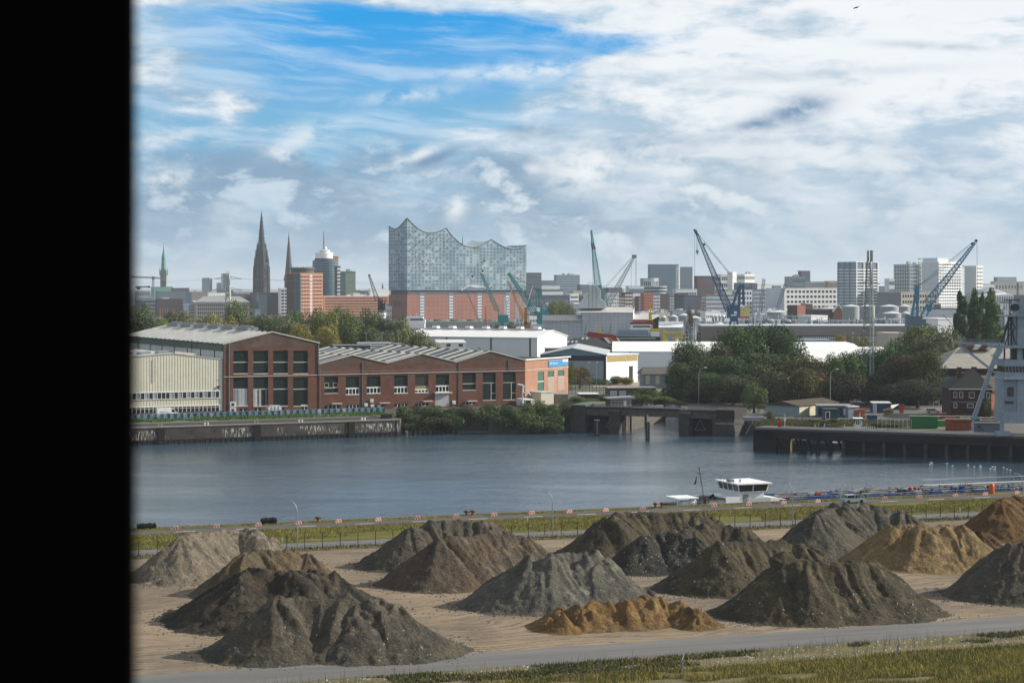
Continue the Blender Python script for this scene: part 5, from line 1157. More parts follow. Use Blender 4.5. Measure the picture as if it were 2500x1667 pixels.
# lit chamber wall running back from the middle pier, and the rest of the chamber
c0 = LK.w(lr(680,0 + 600,681,700)[0],1); fc = Frame(c0[0] + 1.2,c0[1] + 2,58)
M_cham = pmat('chamber_concrete',(.15,.135,.11),.9,var=.3,scale=.6,streak=.6)
mb = MB(); mb.add([(c0[0] - .5,c0[1] + 1,-1.5),(c0[0] + 15.2,c0[1] + 52,-1.5),(c0[0] + 15.2,c0[1] + 52,5.0),(c0[0] - .5,c0[1] + 1,5.0),(c0[0] - 3,c0[1] + 1,5.0),(c0[0] + 13,c0[1] + 52,5.0)],[(0,1,2,3),(3,2,5,4)]); mb.build('chamber_wall',M_cham,lk)
for k in (.02,.14,.5,.98): x = c0[0] - .5 + 15.7 * k; y = c0[1] + 1 + 51 * k; mb = MB(); mb.box(x - .1,x + .5,y - .6,y,-1.5,5.1); mb.build('timber_fender',M_plywood if k < .1 else M_dsteel,lk)
# control cabin on the bridge
u0,v0 = CD(512,440); fcb = Frame(px_at(u0,577),577,12); w = fcb.a_of(1543); r_ = (zv(CD(0,480)[1],577),zv(CD(0,350)[1],577))
cbn = thing('control_cabin','small brick lock keeper cabin with white windows and a flat roof','cabin',(fcb.x + 3,fcb.y,r_[0]))
mb = MB(fcb); mb.box(0,w,0,5,r_[0] - .5,r_[1]); mb.build('brick_wall',M_brick,cbn); mb = MB(fcb); mb.prism([(-.6,-.8),(w + .8,-.8),(w + .8,5.5),(-.6,5.5)],r_[1],[r_[1] + .35,r_[1] + .7,r_[1] + .7,r_[1] + .35]); mb.build('roof',M_grey,cbn)
for k in range(7):
    a = .25 + k * w / 7.1; mb = MB(fcb); mb.box(a,a + w / 9,-.06,0,r_[0] + 1.3,r_[1] - .35); wo = mb.build('window',M_white,cbn)
    for j in range(2): mb = MB(fcb); mb.box(a + .08 + j * w / 18,a + w / 18 - .04 + j * w / 18,-.09,-.06,r_[0] + 1.45,r_[1] - .5); mb.build('pane',M_win,wo)
mb = MB(fcb); mb.box(w * .62,w * .74,-.1,-.03,r_[0] - .2,r_[1] - .5); mb.build('door',M_white,cbn)
# dolphins in the water
def dolphin(x0,y0,x1,y1,label,mat=M_lockc):
    u = CD((x0 + x1) / 2,0)[0]; v0,v1 = CD(0,y0)[1],CD(0,y1)[1]; Y = CZ * F / (v1 - HZ); x = px_at(u,Y); w = (x1 - x0) / 4.704 * Y / F / 2; o = thing('mooring_post',label,'mooring post',(x,Y,0))
    mb = MB(); mb.box(x - w,x + w * .1,Y - w,Y + w,-1.5,zv(v0,Y)); mb.box(x + w * .15,x + w,Y - w,Y + w,-1.5,zv(v0,Y) - .1); mb.build('timber',pmat('wet_timber',(.05,.04,.03),.8,var=.4),o)
    mb = MB(); mb.box(x - w * .2,x + w * .25,Y - w - .06,Y - w,.5,zv(v0,Y) - .1); mb.box(x - w,x + w,Y - w,Y + w,zv(v0,Y),zv(v0,Y) + .15); mb.build('steel_strap',pmat('dull_strap',(.22,.22,.2),.7),o); return o,x,Y,zv(v0,Y)
dolphin(332,592,395,770,'short wide timber mooring post with a white ladder, left of the lock')
o,x,Y,z = dolphin(922,610,968,822,'tall thin mooring post in the water in front of the lock opening'); mb = MB(); mb.bar((x,Y,z),(x,Y,zv(1014,Y)),.28); mb.bar((x,Y,zv(1014,Y)),(x,Y,zv(1011,Y)),.15); mb.build('tip',M_lgrey,o)
# garages, grey house and yard behind the lock
g_ = at_box('brick_garages','low brick garage row with grey doors behind the lock keeper cabin','garages',CD(500,0)[0],0,CD(1040,0)[0],CD(499,0)[0],CD(0,225)[1],6,M_brick,Y=655,roofm=M_pale)
for x in (515,618): fr = g_[1]; mb = MB(fr); mb.box(fr.a_of(CD(x,0)[0]),fr.a_of(CD(x + 80,0)[0]),-.06,0,GZ,GZ + 3.3); mb.build('garage_door',M_lgrey,g_[0])
g_ = at_box('grey_house','grey rendered house with tall lit windows behind the lock','house',CD(885,0)[0],0,CD(1230,0)[0],CD(884,0)[0],CD(0,62)[1],4,pmat('grey_house_render',(.27,.30,.33),.8,var=.08),Y=735)
fr,w,zt_ = g_[1],g_[2],g_[4]
mb = MB(fr); mb.add([(-.5,-.5,zt_),(w,-.5,zt_),(w,6,zt_ + 2.4),(1,6,zt_ + 2.4),(-.5,12,zt_),(w,12,zt_)],[(0,1,2,3),(0,3,4),(3,2,5,4),(0,4,5,1)]); mb.build('roof',pmat('brown_roof',(.16,.14,.125),.8),g_[0])
for x in (925,1038,1150): mb = MB(fr); mb.box(fr.a_of(CD(x,0)[0]),fr.a_of(CD(x + 45,0)[0]),-.06,0,zv(CD(0,178)[1],735),zv(CD(0,80)[1],735)); mb.build('window',pmat('lit_blind',(.50,.50,.40),.6) if x < 1100 else M_win,g_[0])
mb = MB(); mb.add([(px_at(1450,745),745,GZ + .05),(px_at(1570,745),745,GZ + .05),(px_at(1575,790),790,GZ + .05),(px_at(1425,790),790,GZ + .05)],[(0,1,2,3)]); structure('paved_yard',mb,pmat('pale_paving',(.36,.31,.26),.9,var=.1,scale=.1))
mb = MB(); mb.add([(px_at(1600,655),655,GZ + .05),(px_at(2200,640),640,GZ + .05),(px_at(2200,655),655,GZ + .05),(px_at(1600,668),668,GZ + .05)],[(0,1,2,3)]); structure('bank_road',mb,pmat('bank_asphalt',(.13,.125,.12),.9,var=.15,scale=.2))
for lab,pts,n in (('light steel railing along the bank road behind the lock',[(1605,652),(1790,650)],26),('dark pipe railing beside the red brown tree, left of the garages',[(1388,694),(1490,690)],12)):
    (u0,Y0),(u1,Y1) = pts; x0,x1 = px_at(u0,Y0),px_at(u1,Y1); o = thing('railing',lab,'railing',(x0,Y0,GZ)); mb = MB()
    hh = 2.2 if 'light' in lab else 3.4
    for i in range(n + 1): k = i / n; mb.bar((x0 + (x1 - x0) * k,Y0 + (Y1 - Y0) * k,GZ),(x0 + (x1 - x0) * k,Y0 + (Y1 - Y0) * k,GZ + hh),.12)
    for z in (.5,.75,1.): mb.bar((x0,Y0,GZ + hh * z),(x1,Y1,GZ + hh * z),.14)
    mb.build('rails',M_lgrey if 'light' in lab else M_dsteel,o)
at_box('canopy_roof','thin white canopy roof on posts between the bushes left of the cabin','canopy',1415,0,1462,1414,963,3,M_dsteel,Y=650,roofm=M_white)
for u,v0,vt,Y,lb,s in ((1706,0,897,630,'tall curved street lamp in front of the big dark tree',1),(2027,0,901,600,'curved street lamp left of the lattice mast',1),(2335,0,909,590,'curved street lamp beside the steep roofed brick house',1),(1456,0,884,745,'straight pole lamp right of the blue grey shed corner',0),(1436,0,884,748,'straight pole lamp in front of the blue grey shed',0),(2087 - 6,0,812 + 0,990,'straight lamp pole in front of the long brown building',0)):
    x = px_at(u,Y); z = zv(vt,Y); o = thing('street_lamp',lb,'street lamp',(x,Y,GZ),'street lamps on the far bank'); mb = MB(); dx = 1.8 * s
    pts = [(x,Y,GZ),(x,Y,z - 2.5)] + [(x + dx * (1 - math.cos(k / 5 * math.pi / 2)),Y,z - 2.5 + 2.5 * math.sin(k / 5 * math.pi / 2)) for k in range(1,6)]
    mb.path(pts,.22,6); mb.build('pole',M_steel,o); mb = MB(); q = pts[-1]; mb.box(q[0] - .1,q[0] + .8,Y - .25,Y + .25,q[2] - .15,q[2] + .15); mb.build('lamp_head',M_white,o)
# ---------------------------------------------------------------- jetty
J = Frame(62.5,509,-26); jz = 6.0
jt = thing('jetty','dark jetty on timber and concrete piles reaching to the right edge','jetty',(J.x,J.y,0))
mb = MB(J); mb.box(-.6,130,0,9,jz - .55,jz); mb.build('deck',pmat('jetty_deck',(.16,.145,.14),.85,var=.2,scale=.4),jt)
mb = MB(J); mb.box(-.6,130,-.2,.3,jz - 2.6,jz - .5); mb.build('edge_beam',M_darkc,jt)
mb = MB(J); mb.box(-.8,5.2,-.2,7,-1.5,jz - .5); mb.build('concrete_block',M_darkc,jt)
mb = MB(J); mb.prism([(5.2,2),(7.4,2.4),(7.4,7),(5.2,7)],-1.5,jz - .5); mb.build('mossy_pier',pmat('mossy_concrete',(.16,.14,.05),.9,var=.3),jt)
def ja(x): return J.a_of(CE(x,0)[0])
for x,w in ((560,.9),(698,.7),(895,.9),(1040,.8)):
    mb = MB(J); a = ja(x); mb.box(a - w * .5,a + w * .5,.3,1.2,-1.5,jz - .5); mb.build('pile',M_darkc,jt)
    mb = MB(J); mb.bar((a + .4,4,jz - 1),(a + 3.6,1,-1.0),.5); mb.build('raking_pile',M_darkc,jt)
mb = MB(J); a = ja(775); mb.box(a - .5,a + .5,-1.6,-.6,-1.5,3.2); mb.build('loose_pile',M_darkc,jt)
for a0 in (ja(400),ja(470)): mb = MB(J); mb.bar((a0,.5,jz - 2),(a0 + 3.0,-.5,-1),.4); mb.build('brace',M_darkc,jt)
a0 = J.a_of(2052); mb = MB(J); mb.box(a0,130,1.6,9,-1.5,jz - .5); mb.build('back_wall',M_darkc,jt)
for i in range(15): mb = MB(J); a = a0 + .6 + i * 5.2; mb.box(a - .35,a + .35,.2,1.6,-1.5,jz - 2.4); mb.build('fender_pile',pmat('grey_pile',(.09,.09,.09),.85,var=.5,scale=1.),jt)
mb = MB(J); mb.box(0,130,.3,.5,jz,jz + .28); mb.box(4,130,5.4,5.6,jz,jz + .25); mb.build('kerb_rail',M_pale,jt)
for k in range(5): mb = MB(J); a = ja(340) + k * .1; break
def onJ(u,b=4): a = J.a_of(u); return J.w(a,b)
x,y,_ = onJ(1891); mb = MB(); mb.box(-.5,.5,-.3,.3,0,1.6); mb.box(-.3,.3,-.33,-.3,.5,1.1); o = mb.build('life_ring_box',M_red); o.location = (x,y,jz); tag(o,'red life ring box standing on the left end of the jetty','rescue box')
x,y,_ = onJ(1904); o = thing('signal_mast','short white navigation mast beside the red box on the jetty','signal mast',(x,y,jz)); mb = MB(); mb.bar((x,y,jz),(x,y,jz + 3.4),.22); mb.bar((x - .5,y,jz + 2.3),(x + .5,y,jz + 2.3),.15); mb.build('mast',M_dwhite,o); mb = MB(); mb.box(x - .22,x + .22,y - .2,y + .2,jz + 1.6,jz + 2.2); mb.build('lantern',M_white,o)
for u,lb in ((1970,'left pair of white mooring arms rising behind the jetty'),(2043,'right pair of white mooring arms just left of the white wheelhouse')):
    x,y,_ = onJ(u,11); o = thing('mooring_davit',lb,'mooring arms',(x,y,3),'white mooring arms behind the jetty'); mb = MB(); mb.bar((x - .2,y,3),(x - 1.3,y,zv(1036,y)),.22); mb.bar((x + .2,y,3),(x + 1.3,y,zv(1036,y) + .2),.22); mb.bar((x - .8,y,5.6),(x + .7,y,5.6),.15); mb.build('arms',M_dwhite,o)
# white launch behind the jetty
bf = Frame(*onJ(2052,13)[:2],-6); yb = bf.y; Lz = lambda v: zv(v,yb)
bt = thing('work_launch','white work launch with a green roof edge, moored behind the jetty','boat',(bf.x,bf.y,0))
mb = MB(bf); mb.prism([(-24,.2),(9,.2),(12,2),(9,4.2),(-24,4.2)],.2,1.7); mb.build('hull',pmat('launch_hull',(.16,.19,.21),.6),bt)
mb = MB(bf); mb.prism([(-23.8,.3),(9,.3),(11.8,2),(9,4.1),(-23.8,4.1)],1.7,1.9); mb.box(-1.5,8,.4,4,1.9,3.5); mb.build('deck',M_lgrey,bt)
w = bf.a_of(2103); z0,z1,z2 = 3.5,Lz(1045),Lz(1024)
mb = MB(bf); mb.box(.2,w,.2,4,z0,Lz(1037)); mb.box(.2,w,.2,4,Lz(1026),z2); mb.build('wheelhouse',M_white,bt)
mb = MB(bf); mb.prism([(.3,.3),(w - .1,.3),(w - .1,3.9),(.3,3.9)],Lz(1037),Lz(1026)); mb.build('window_band',M_glass,bt)
mb = MB(bf)
for k in (0,.33,.62,.8,.9,1): mb.box(w * k - .12 + .2,w * k + .12 + .1,.14,.3,Lz(1037),Lz(1026))
mb.build('window_frame',M_white,bt)
mb = MB(bf); mb.box(-.4,w + .5,-.2,4.4,z2,z2 + .3); mb.build('roof',M_white,bt); mb = MB(bf); mb.box(-.45,w + .55,-.27,-.2,z2 - .05,z2 + .22); mb.build('roof_edge',pmat('green_edge',(.05,.22,.13),.6),bt)
mb = MB(bf)
for k in range(7): mb.bar((w + .4 + k * .5,.5,z0),(w + .4 + k * .5,.5,Lz(1040)),.1)
for z in (.4,.9): mb.bar((w + .3,.5,z0 + z * 1.6),(w + 3.6,.5,z0 + z * 1.6),.1)
mb.bar((w * .85,2,z2),(w * .85,2,z2 + 1.8),.12); mb.build('railing',M_white,bt)
mb = MB(bf); mb.box(-17,-6,.6,3.6,1.9,2.6); mb.build('cargo_cover',pmat('launch_cover',(.35,.40,.42),.6),bt)
# moored pontoon boat left of the jetty
x,y = px_at(1838,548),548; o = thing('old_workboat','small grey workboat on a trestle beside the lock, left of the jetty','boat',(x,y,0)); mb = MB(); mb.prof([(x - 2.8,5.8),(x - 2.3,5.2),(x + 2.0,5.2),(x + 2.9,6.1),(x + 2.9,6.3),(x - 2.8,6.2)],y - 1.4,y + 1.4); mb.build('hull',M_grey,o)
mb = MB()
for k in range(8): mb.bar((x - 2.7 + k * .75,y - 1.3,6.2),(x - 2.7 + k * .75,y - 1.3,7.3 - .03 * k),.09)
mb.bar((x - 2.7,y - 1.3,7.3),(x + 2.6,y - 1.3,7.1),.1); mb.bar((x - 2.7,y - 1.3,6.8),(x + 2.6,y - 1.3,6.7),.08); mb.build('railing',M_lgrey,o)
mb = MB(); mb.bar((x - .1,y - 1,5.2),(x - 2.0,y - 1,1.5),.25); mb.bar((x - .1,y - 1,5.2),(x + 1.7,y - 1,1.5),.25); mb.bar((x + 2,y,5.2),(x + 2,y,0),.4); mb.build('trestle',M_grey,o)
# ---------------------------------------------------------------- yard sheds and containers
M_csteel = pmat('container_white_blue',(.25,.33,.40),.6,var=.12)
g_ = at_box('boat_shed','long low shed with a mossy roof and a pale sunny side, left of the yard','shed',CE(697,0)[0],0,CE(1140,0)[0],CE(320,0)[0],CE(0,975)[1],52,pmat('pale_blue_render',(.30,.35,.38),.7),Y=575)
fr,w,d,z = g_[1:]; mb = MB(fr); mb.box(.02,w + .02,-.06,0,GZ,z); mb.build('sunny_wall',pmat('sunny_yellow_render',(.50,.47,.36),.8),g_[0])  # paler, warmer sheet on the sunny side: sunlight put into the colour
mb = MB(fr); mb.add([(-.4,-.5,z),(w + .4,-.5,z),(w + .4,d + .5,z),(-.4,d + .5,z),(-.4,d * .5,z + 1.3),(w + .4,d * .5,z + 1.3)],[(0,1,5,4),(4,5,2,3),(0,4,3),(1,2,5)]); mb.build('roof',pmat('mossy_roof',(.11,.085,.055),.9,var=.25,scale=.5),g_[0])
mb = MB(fr); a = w * .62; mb.box(a,a + 2.6,-.12,-.06,GZ,z - .6); mb.build('doorway',M_rubber,g_[0])
q = at_box('site_office','blue white site office container behind the white launch','container',CE(905,0)[0],0,CE(1290,0)[0],CE(904,0)[0],CE(0,975)[1],-4,pmat('office_blue',(.08,.14,.20),.6),Y=572,roofm=M_grey)
for x in (915,965,1060,1150,1195): fr = q[1]; mb = MB(fr); mb.box(fr.a_of(CE(x,0)[0]),fr.a_of(CE(x + 34,0)[0]),-.06,0,zv(CE(0,1075)[1],572),zv(CE(0,1000)[1],572)); mb.build('window',M_lgrey if x in (965,1195) else M_win,q[0])
q = at_box('blue_cabin','dark blue cabin with a white framed door before the site office','cabin',CE(985,0)[0],0,CE(1132,0)[0],CE(984,0)[0],CE(0,1020)[1],-4,pmat('cabin_blue',(.03,.09,.17),.6),Y=556,roofm=M_dsteel); fr = q[1]
mb = MB(fr); mb.box(fr.a_of(CE(992,0)[0]),fr.a_of(CE(1045,0)[0]),-.07,0,zv(CE(0,1125)[1],556),zv(CE(0,1032)[1],556)); wo = mb.build('door_frame',M_white,q[0]); mb = MB(fr); mb.box(fr.a_of(CE(1000,0)[0]),fr.a_of(CE(1036,0)[0]),-.1,-.07,zv(CE(0,1115)[1],556),zv(CE(0,1040)[1],556)); mb.build('door_glass',M_win,wo)
q = at_box('white_gate_frame','white and blue gabled cabin right of the site office','cabin',CE(1250,0)[0],0,CE(1365,0)[0],CE(1249,0)[0],CE(0,985)[1],20,M_csteel,Y=570,roofm=M_white)
def stack(u0,v0,u1,vt,n,mat,label,name,Y=None,tilt=.0,grp=None):
    Y = Y or gy(v0); o = thing(name,label,name.replace('_',' '),(px_at((u0 + u1) / 2,Y),Y,GZ),grp); x0,x1 = px_at(u0,Y),px_at(u1,Y); z1 = zv(vt,Y); rn_ = random.Random(int(u0))
    for i in range(n):
        z = GZ + (z1 - GZ) * i / n; s = rn_.uniform(-.3,.3); mb = MB(); mb.add([(x0 + s,Y,z),(x1 + s,Y,z + tilt),(x1 + s,Y + 2,z + tilt),(x0 + s,Y + 2,z),(x0 + s,Y,z + (z1 - GZ) / n * .7),(x1 + s,Y,z + tilt + (z1 - GZ) / n * .7),(x1 + s,Y + 2,z + tilt + (z1 - GZ) / n * .7),(x0 + s,Y + 2,z + (z1 - GZ) / n * .7)],
            [(0,3,2,1),(4,5,6,7),(0,1,5,4),(1,2,6,5),(2,3,7,6),(3,0,4,7)]); mb.build('beam',mat,o)
    return o
stack(2086,1024,2113,999,5,pmat('orange_rack',(.50,.14,.06),.6,var=.2),'orange and white steel beam rack right of the site office','beam_rack',tilt=.3)
stack(2160,1014,2180,1000,5,M_plywood,'stack of brown timber under a white sheet in the yard','timber_stack',tilt=.6)
x,y = gp(2166,1006); mb = MB(); mb.add([(-3.0,-1.6,0),(.6,-1.8,-.4),(3.6,.8,1.0),(.2,1.5,.6),(-3.0,-1.6,.15),(.6,-1.8,-.25),(3.6,.8,1.15),(.2,1.5,.75)],[(0,3,2,1),(4,5,6,7),(0,1,5,4),(1,2,6,5),(2,3,7,6),(3,0,4,7)]); o = mb.build('roof_sheet',M_white); o.location = (x,y,zv(996,y)); tag(o,'white sheet lying tilted over the brown timber stack','sheet')
q = at_box('storage_container','dark blue container with a white end, left of the red post','container',2131,1008,2175,2130,985,-5,pmat('dark_container',(.02,.08,.16),.55,var=.15),roofm=M_dwhite); mb = MB(q[1]); mb.box(0,1.2,-.08,0,GZ,q[4]); mb.build('white_end',M_lgrey,q[0])
x,y = gp(2201,1008); o = thing('red_locker','tall bright red steel locker standing alone in the yard','locker',(x,y,GZ)); mb = MB(); mb.box(x - .5,x + .5,y - .4,y + .4,GZ,GZ + 2.6); mb.build('body',M_red,o); mb = MB(); mb.box(x - .36,x + .36,y - .44,y - .4,GZ + .3,GZ + 2.3); mb.build('door',pmat('faded_red',(.55,.10,.08),.6),o)
def skipbox(u0,u1,v0,vt,mat,label,g='',phi=-8,name='skip_container',ribs=0,depth=2.4):
    Y = gy(v0); fr = Frame(px_at(u0,Y),Y,phi); w = fr.a_of(u1); z = zv(vt,Y); o = thing(name,label,'container',(fr.x,fr.y,GZ),g or None)
    mb = MB(fr); mb.box(.05,w - .05,.1,depth - .1,GZ + .15,z - .05); mb.build('body',mat,o)
    mb = MB(fr)
    n = ribs or max(4,int(w / .9))
    for i in range(n + 1): a = w * i / n; mb.box(a - .05,a + .05,0,.1,GZ + .2,z - .1)
    mb.build('ribs',mat,o)
    mb = MB(fr); mb.box(-.05,w + .05,-.05,.15,z - .12,z); mb.box(-.05,w + .05,depth - .15,depth,z - .12,z); mb.box(-.05,.15,0,depth,z - .12,z); mb.box(w - .15,w + .05,0,depth,z - .12,z); mb.build('rim',M_pale,o)
    return o,fr,w,z
M_cg = pmat('green_container_paint',(.03,.22,.075),.5,var=.2,scale=1.); M_cg2 = pmat('bright_green_paint',(.10,.36,.08),.5,var=.15); M_co = pmat('orange_container_paint',(.36,.10,.045),.55,var=.2,scale=1.); M_cgr = pmat('grey_container_paint',(.17,.21,.26),.55,var=.12)
skipbox(2116,2141,1026,1012,M_blue,'bright blue open skip in the yard right of the orange rack')
q = skipbox(2222,2289,1046,1015,M_cg,'big green container nearest the jetty','containers stored on the yard')
q = skipbox(2309,2371,1051,1022,M_co,'orange container with a stencilled hire firm name','containers stored on the yard')
lettering('OLMERS',q[1],q[2] * .2,-.03,q[3] - 1.05,.55,M_rubber,q[0],q[2] * .72)
q = skipbox(2378,2443,1060,1031,M_cgr,'blue grey container right of the orange one, beside the portal tower','containers stored on the yard'); mb = MB(q[1]); fr = q[1]; w = q[2]; z = q[3]
for k in (1.0,1.45,1.9): mb.box(w * .38,w * .72,-.03,-.0,z - k - .12,z - k)
mb.build('faded_lines',pmat('faded_white',(.35,.39,.43),.7),q[0]); mb = MB(fr); mb.lathe(w * .2,-.02,[(.3,z - 1.2),(.3,z - .8)],10); mb.build('emblem',M_rubber,q[0])
i = 0
for row,(v0,dv,us,mats) in enumerate(((1040,15,(2258,2282,2300,2318,2336),(M_cg2,)),(1030,11,(2345,2372,2396,2420),(M_cg,)),(1024,9,(2250,2290,2335),(M_cg2,M_co,M_cg)),(1015,9,(2395,2425),(M_cg,)),(1016,8,(2268,2300),(M_co,)))):
    for j,u in enumerate(us):
        mt = mats[j % len(mats)]; col_ = 'orange' if mt is M_co else ('light green' if mt is M_cg2 else 'deep green')
        skipbox(u,u + (42 if row in (2,4) else 22),v0,v0 - dv,mt,f'{col_} open skip, {["first", "second", "third", "fourth", "fifth"][j]} from left in the {["front", "second", "middle", "rear", "last"][row]} row','containers stored on the yard',-14)
skipbox(2394,2446,1041,1025,M_co,'low orange skip behind the blue grey container','containers stored on the yard')
x,y = gp(2390,1019); o = thing('wheel_loader','small yellow loader with a white body among the green skips','loader',(x,y,GZ)); mb = MB(); mb.box(x - 2,x + 2,y - 1,y + 1,GZ + .5,GZ + 1.7); mb.build('body',M_white,o); mb = MB(); mb.box(x - 1,x + .4,y - .8,y + .8,GZ + 1.7,GZ + 2.9); mb.build('cab',M_yellow,o)
for k in (-1.3,1.3): mb = MB(); mb.bar((x + k,y - 1.2,GZ + .6),(x + k,y - .8,GZ + .6),1.2,n=10); mb.build('wheel',M_rubber,o)
x,y = gp(2422,1012); q = MB(); q.box(-1.3,1.3,-1,1,.6,2.5); q.box(-.9,.9,-.7,.7,0,.6); o = q.build('liquid_tank',M_white); o.location = (x,y,GZ); tag(o,'white square tank standing behind the green skips','tank')
for u,v,lb,mt in ((2278,1009,'silver estate car parked behind the green skips',M_lgrey),(2347,1000,'white car parked before the steep roofed brick house',M_white)): x,y = gp(u,v); car('parked_car',lb,x,y,0,mt)
# goods wagon portals and rails beyond the yard
for u,lb in ((2200,'left white boxy signal frame beyond the yard'),(2286,'right white boxy signal frame beyond the yard')):
    x,y = gp(u,990); o = thing('signal_gantry',lb,'signal frame',(x,y,GZ),'white signal frames beyond the yard'); mb = MB(); w = 1.0
    mb.box(x - w,x - w + .25,y,y + .3,GZ,GZ + 2.3); mb.box(x + w - .25,x + w,y,y + .3,GZ,GZ + 2.3); mb.box(x - w,x + w,y,y + .3,GZ + 2.3,GZ + 2.6); mb.build('frame',M_dwhite,o); mb = MB(); mb.box(x - .4,x + .4,y - .1,y,GZ + .8,GZ + 1.9); mb.build('panel',M_lgrey,o)
x,y = px_at(2142,640),640; o = thing('small_pylon','small pale lattice trestle at the foot of the dark trees','trestle',(x,y,GZ)); mb = MB(); mb.bar((x - .8,y,GZ),(x + .6,y,GZ + 8),.2); mb.bar((x + .8,y,GZ),(x - .6,y,GZ + 8),.2); mb.bar((x - .8,y,GZ + 2),(x + .8,y,GZ + 2),.15); mb.build('lattice',M_lgrey,o)
x0,y0 = gp(2140,1052); o = thing('chain_fence','chain link fence on pale posts along the back of the jetty','fence',(x0,y0,GZ)); a_,b_ = gp(2143,1047),gp(2225,1047)
for k in range(9): mb = MB(); p = (a_[0] + (b_[0] - a_[0]) * k / 8,a_[1] + (b_[1] - a_[1]) * k / 8); mb.bar((*p,GZ),(*p,GZ + 2.6),.1); mb.build('post',M_pale,o)
mb = MB()
for z in (.3,1.2,2.0,2.5): mb.bar((*a_,GZ + z),(*b_,GZ + z),.05)
mb.build('wire',M_grey,o)
mb = MB(); mb.add([(px_at(2205,603),603,GZ + .05),(px_at(2330,603),603,GZ + .05),(px_at(2330,618),618,GZ + .05),(px_at(2200,618),618,GZ + .05)],[(0,1,2,3)]); structure('yard_lane',mb,pmat('lane_paving',(.28,.23,.20),.9,var=.15,scale=.2))
# ---------------------------------------------------------------- barn and steep roofed brick house
Yb = 640; fr = Frame(px_at(2300,Yb),Yb,-3); w = fr.a_of(2520); ze_,zr_ = zv(899,Yb),zv(848,Yb + 20)
o = thing('big_barn','big barn like warehouse with a pale grey tiled roof behind the brick house','warehouse',(fr.x,fr.y,GZ)); mb = MB(fr); mb.box(0,w,0,40,ze_ - 2.6,ze_); mb.build('brick_wall',pmat('dark_brown_brick',(.07,.04,.035),.9,var=.15),o); mb = MB(fr); mb.box(.05,w - .05,.05,39.9,GZ,ze_ - 2.6); mb.build('rendered_wall',pmat('grey_green_render',(.22,.26,.26),.9,var=.12,scale=.4),o)
mb = MB(fr); r0_ = fr.a_of(2365) ; mb.add([(-1,-1,ze_),(w,-1,ze_),(w,20,zr_),(r0_,20,zr_),(-1,41,ze_),(w,41,ze_)],[(0,1,2,3),(0,3,4),(3,2,5,4),(0,4,5,1)]); mb.build('roof',pmat('worn_grey_tiles',(.36,.34,.30),.85,var=.22,scale=.5,col2=(.27,.25,.21),stretch=(.5,1,3)),o)
for k in range(4): a = fr.a_of(2376 + k * 17); mb = MB(fr); mb.prof([(a,zr_ - .6),(a + 1.9,zr_ - .6),(a + 3.2,zr_ + .9),(a + 1.3,zr_ + .9)],15,20); mb.build('dormer',M_dwhite if k % 2 else M_brick,o)
Yb = 572; M_hb = pmat('dark_red_house_brick',(.085,.03,.028),.9,var=.2,scale=.6); fr = Frame(px_at(2420,Yb),Yb,35); fl_ = fr
fr = Frame(px_at(2322,570),570,-3); w = fr.a_of(2420); ze_ = zv(949,570); d = 16
o = thing('brick_house','dark red brick house with a steep black hipped roof and white windows','house',(fr.x,fr.y,GZ)); mb = MB(fr); mb.box(0,w,0,d,GZ,ze_); mb.build('wall',M_hb,o)
ax,az = fr.a_of(2388),zv(900,576); mb = MB(fr); mb.add([(-.7,-.7,ze_),(w + .6,-.7,ze_),(w + .6,d + 6,ze_),(-.7,d + 6,ze_),(ax,7,az),(ax,11,az)],[(0,1,4),(1,2,5,4),(2,3,5),(3,0,4,5),(0,3,2,1)]); ro = mb.build('roof',pmat('black_tiles',(.022,.023,.02),.8,var=.25),o)
mb = MB(fr); mb.box(-.8,w + .7,-.85,-.65,ze_ - .2,ze_ + .12); mb.build('gutter',M_pale,o)
for u0,u1,vt in ((2350,2361,896),(2386,2398,895)): mb = MB(fr); mb.box(fr.a_of(u0),fr.a_of(u1),8.5,10,ze_,zv(vt,580)); mb.build('chimney',pmat('chimney_brick',(.16,.06,.045),.9),ro)
for x0,x1,y0,y1 in ((218,290,595,712),(330,402,595,712),(512,622,602,718),(848,920,608,720),(770,808,640,718),(220,290,815,905),(480,600,822,905)):
    u0,v0 = CH(x0,y0); u1,v1 = CH(x1,y1); r = fr.rect(u0,v0,u1,v1); mb = MB(fr); mb.box(r[0],r[1],-.08,0,r[2],r[3]); wo = mb.build('window',M_dwhite,o); mb = MB(fr); mb.box(r[0] + .14,r[1] - .14,-.12,-.08,r[2] + .18,r[3] - .14); mb.build('pane',M_win,wo)
mb = MB(fr); z = zv(CH(0,790)[1],570); mb.box(0,w,-.1,0,z - .08,z + .08); mb.build('string_course',M_grey,o)
fr2 = Frame(*fr.w(w,0)[:2],42); w2 = fr2.a_of(2475); mb = MB(fr2); mb.box(.02,w2,0,9,GZ,ze_ - .6); mb.build('side_wing',pmat('sunlit_house_brick',(.30,.13,.09),.9),o); mb = MB(fr2); mb.add([(-.2,-.6,ze_ - .5),(w2,-.6,ze_ - .5),(w2,8,ze_ + 3.4),(1.5,8,ze_ + 3.4)],[(0,1,2,3)]); mb.box(-.1,w2,-.5,-.1,ze_ - .9,ze_ - .5); mb.build('wing_roof',pmat('brown_tiles',(.10,.085,.06),.85),ro)
